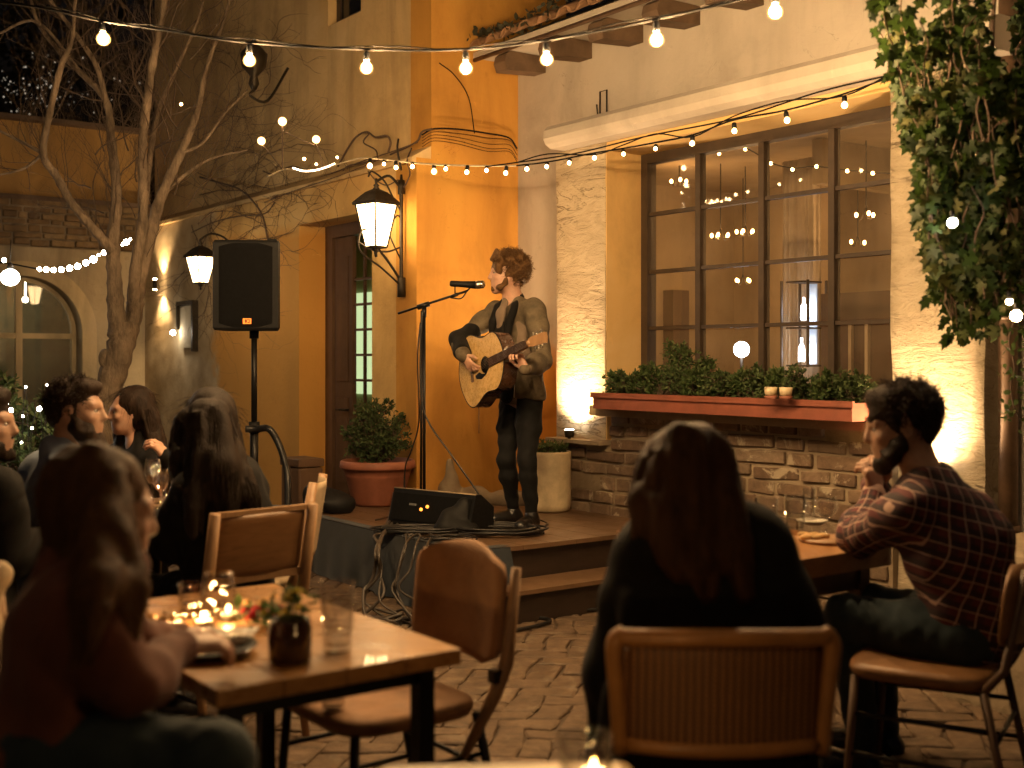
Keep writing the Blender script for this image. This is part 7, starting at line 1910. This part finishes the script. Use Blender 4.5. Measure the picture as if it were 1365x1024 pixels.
def pl_x(s):
    s.chain(F((1245, 668, 3.8), (1280, 730, 3.76), (1298, 800, 3.76), (1296, 850, 3.78)), [.11, .145, .14, .13], .07)
    nk = J['neck']; s.chain([nk+UP*.02-J['fwd']*.05, nk+UP*.01+Vector((0, -.06, 0)), nk-UP*.03+J['fwd']*.07], [.03, .03, .02], .02)
upper(t, J, m_plaid, 'plaid_shirt', .022, 1.05, .008, .007, 32, pl_x, attr=[[J['shL'], J['elL'], J['wrL']], [J['shR'], J['elR'], J['wrR']]])
lower(t, J, m_jean, 'trousers', .012, 1.02, seed=8); shoes(t, J)
short_hair(t, C, M, .242, m_h_dark, 15, 1.25, .003, .035, 1400); beard(t, C, M, .242, m_h_dark, 16, .02, 1.)
# ---- bearded man in blue
J = JJ((.9, .42, 0), pel=(60, 790, 4.5), chest=(72, 680, 4.55), neck=(84, 612, 4.6), shR=(100, 637, 4.46), shL=(62, 630, 4.74), elR=(130, 716, 4.5), wrR=(186, 704, 4.68), elL=(130, 705, 4.85), wrL=(185, 690, 4.95),
       hipR=(70, 800, 4.45), hipL=(60, 795, 4.62), knR=(190, 790, 4.6), knL=(190, 780, 4.8), anR=(195, 900, 4.65), anL=(195, 890, 4.8), toR=(230, 940, 4.7), toL=(230, 930, 4.9))
for a in 'RL': J['an'+a].z = .09; J['to'+a] = J['an'+a]+Vector((.17, .06, -.09))
t = thing('person', 'dark-bearded man in a blue-grey jacket sitting under the tree', 'person', Vector((-1.8, 4.55, 0)))
C = at(101, 549, 4.62); HF = (1, .05, .02)
M = body(t, J, C, HF, .235, True, {'R': ((.9, .3, 0), (0, 0, -1), .4), 'L': ((.9, .1, 0), (0, 0, -1), .4)}, m_skin2, .006, 1.02)
upper(t, J, m_bluejk, 'jacket', .032, 1.04, .009, .007, 42, lambda s: s.chain([J['neck']+UP*.035-J['fwd']*.04, J['neck']+UP*.0+Vector((.03, -.06, 0))], [.045, .03], .03), neckcut=False)
lower(t, J, m_blackjean, 'trousers', .01, 1.); shoes(t, J)
short_hair(t, C, M, .235, m_h_dark, 25, .9, .001, .03, 1300); beard(t, C, M, .235, m_h_dark, 26, .03, 2.6)
# ---- dark haired woman beyond the round table
J = JJ((-.55, -.83, 0), pel=(200, 720, 5.85), chest=(193, 640, 5.88), neck=(184, 592, 5.88), shR=(162, 610, 5.98), shL=(212, 612, 5.80), elR=(160, 655, 5.85), wrR=(182, 668, 5.65), elL=(236, 655, 5.66), wrL=(222, 612, 5.60),
       hipR=(190, 730, 5.9), hipL=(215, 730, 5.8), knR=(170, 735, 5.5), knL=(205, 735, 5.45), anR=(170, 860, 5.5), anL=(205, 860, 5.45), toR=(165, 870, 5.35), toL=(200, 870, 5.3))
for a in 'RL': J['an'+a].z = .09; J['to'+a].z = 0.
t = thing('person', 'pale-faced person with straight dark hair looking at the bearded man', 'person', Vector((-1.8, 5.85, 0)))
C = at(174, 549, 5.88); HF = (-.9, -.42, -.04)
M = body(t, J, C, HF, .222, False, {'L': ((-.5, -.1, .8), (-.6, .2, -.2), .7), 'R': ((.8, -.4, 0), (0, 0, -1), .4)}, m_skin, .006, .94)
upper(t, J, m_blackcoat, 'coat', .028, .96, .009, .006, 52, neckcut=False)
lower(t, J, m_blackjean, 'trousers', .01, .95); shoes(t, J)
long_hair(t, C, M, .222, m_h_dark, 51, [
    (F((195, 545, 5.86), (206, 585, 5.84), (212, 615, 5.8), (216, 640, 5.78)), (.045, .045, .035, .012)),
    (F((165, 540, 5.98), (160, 580, 5.97), (158, 610, 5.9)), (.03, .028, .012)),
    (F((190, 535, 5.94), (200, 590, 5.97), (205, 630, 5.98)), (.05, .06, .03))], .9, 380)
# ---- long wavy hair, black coat
J = JJ((-.71, .71, 0), pel=(305, 785, 4.42), chest=(298, 690, 4.45), neck=(285, 622, 4.48), shL=(258, 652, 4.33), shR=(326, 646, 4.60), elL=(228, 722, 4.42), wrL=(206, 696, 4.65), elR=(330, 716, 4.80), wrR=(270, 700, 4.98),
       hipL=(290, 795, 4.35), hipR=(315, 790, 4.5), knL=(190, 790, 4.62), knR=(230, 785, 4.8), anL=(190, 920, 4.62), anR=(230, 910, 4.8), toL=(160, 930, 4.7), toR=(200, 930, 4.9))
for a in 'RL': J['an'+a].z = .09; J['to'+a] = J['an'+a]+Vector((-.12, .12, -.09))
t = thing('person', 'person with long wavy ash-brown hair and black coat on the oak chair', 'person', Vector((-1.05, 4.45, 0)))
C = at(273, 568, 4.5); HF = (-.82, .5, -.08)
M = body(t, J, C, HF, .232, False, {'L': ((-.6, .75, 0), (0, 0, -1), .5), 'R': ((-.8, .3, 0), (0, 0, -1), .5)}, m_skin, .006, .97)
def ct_(s):
    s.chain(F((300, 650, 4.45), (312, 740, 4.45), (314, 790, 4.47)), [.13, .145, .12], .06); 
upper(t, J, m_blackcoat, 'coat', .034, 1.0, .009, .007, 62, ct_, neckcut=False)
lower(t, J, m_blackjean, 'trousers', .012, .97); shoes(t, J)
long_hair(t, C, M, .232, m_h_grey, 61, [
    (F((284, 555, 4.44), (304, 610, 4.4), (328, 660, 4.37), (338, 705, 4.36)), (.055, .058, .045, .015)),
    (F((268, 550, 4.36), (268, 610, 4.3), (262, 660, 4.26), (262, 700, 4.24)), (.05, .052, .045, .018)),
    (F((285, 550, 4.38), (292, 620, 4.3), (298, 680, 4.28), (305, 715, 4.27)), (.055, .06, .045, .015)),
    (F((245, 560, 4.42), (240, 610, 4.36), (243, 650, 4.3)), (.028, .03, .02)),
    (F((295, 560, 4.55), (312, 620, 4.55), (330, 680, 4.5)), (.045, .045, .03))], .85, 520)
# ---- dark jacket at the frame edge
J = JJ((.93, .36, 0), pel=(-30, 830, 4.15), chest=(-30, 720, 4.18), neck=(-28, 630, 4.22), shR=(-6, 655, 4.08), shL=(-50, 650, 4.34), elR=(20, 740, 4.1), wrR=(70, 720, 4.3), elL=(20, 730, 4.5), wrL=(80, 710, 4.6),
       hipR=(-30, 840, 4.1), hipL=(-40, 835, 4.25), knR=(100, 830, 4.2), knL=(100, 820, 4.4), anR=(105, 960, 4.2), anL=(105, 950, 4.4), toR=(140, 990, 4.2), toL=(140, 980, 4.4))
for a in 'RL': J['an'+a].z = .09; J['to'+a] = J['an'+a]+Vector((.17, .06, -.09))
t = thing('person', 'bearded man in a black jacket cut off at the edge of the picture', 'person', Vector((-1.85, 4.15, 0)))
C = at(-22, 566, 4.25); HF = (1, .1, 0)
M = body(t, J, C, HF, .235, True, {'R': ((.9, .3, 0), (0, 0, -1), .4), 'L': ((.9, .1, 0), (0, 0, -1), .4)}, m_skin2, .007, 1.0)
upper(t, J, m_blackcoat, 'jacket', .03, 1.02, .009, .007, 72, neckcut=False); lower(t, J, m_blackjean, 'trousers', .01, 1.); shoes(t, J)
short_hair(t, C, M, .235, m_h_dark, 35, 1.2, .003, .03, 700); beard(t, C, M, .235, m_h_dark, 36, .02, .8)
# ================================================================ camera, world, render
cd = bpy.data.cameras.new('camera'); cam = bpy.data.objects.new('camera', cd); COL.objects.link(cam)
cam.location = (0, 0, CAMH); cam.rotation_euler = (R(90), 0, 0)
cd.sensor_width = 36; cd.lens = 1600/1365*36; cd.shift_y = -34/1365; cd.clip_end = 300; cd.clip_start = .05
cd.dof.use_dof = True; cd.dof.focus_distance = 7.4; cd.dof.aperture_fstop = 2.2
SC.camera = cam
w = bpy.data.worlds.new('World'); SC.world = w; w.use_nodes = True
sk = w.node_tree.nodes.new('ShaderNodeTexSky'); sk.sky_type = 'NISHITA'; sk.sun_disc = False
sk.sun_elevation = R(-4); sk.sun_rotation = R(200)
bg = w.node_tree.nodes['Background']; w.node_tree.links.new(sk.outputs[0], bg.inputs[0]); bg.inputs[1].default_value = .1
SC.view_settings.view_transform = 'Standard'; SC.view_settings.look = 'None'; SC.view_settings.gamma = 1
SC.view_settings.exposure = EXPO
SC.render.engine = 'CYCLES'
cy = SC.cycles; cy.use_denoising = True; cy.max_bounces = 8; cy.diffuse_bounces = 3; cy.glossy_bounces = 3; cy.transparent_max_bounces = 12
cy.sample_clamp_indirect = 3; cy.caustics_reflective = False; cy.caustics_refractive = False; cy.use_light_tree = True
try: cy.denoiser = 'OPENIMAGEDENOISE'
except Exception: pass
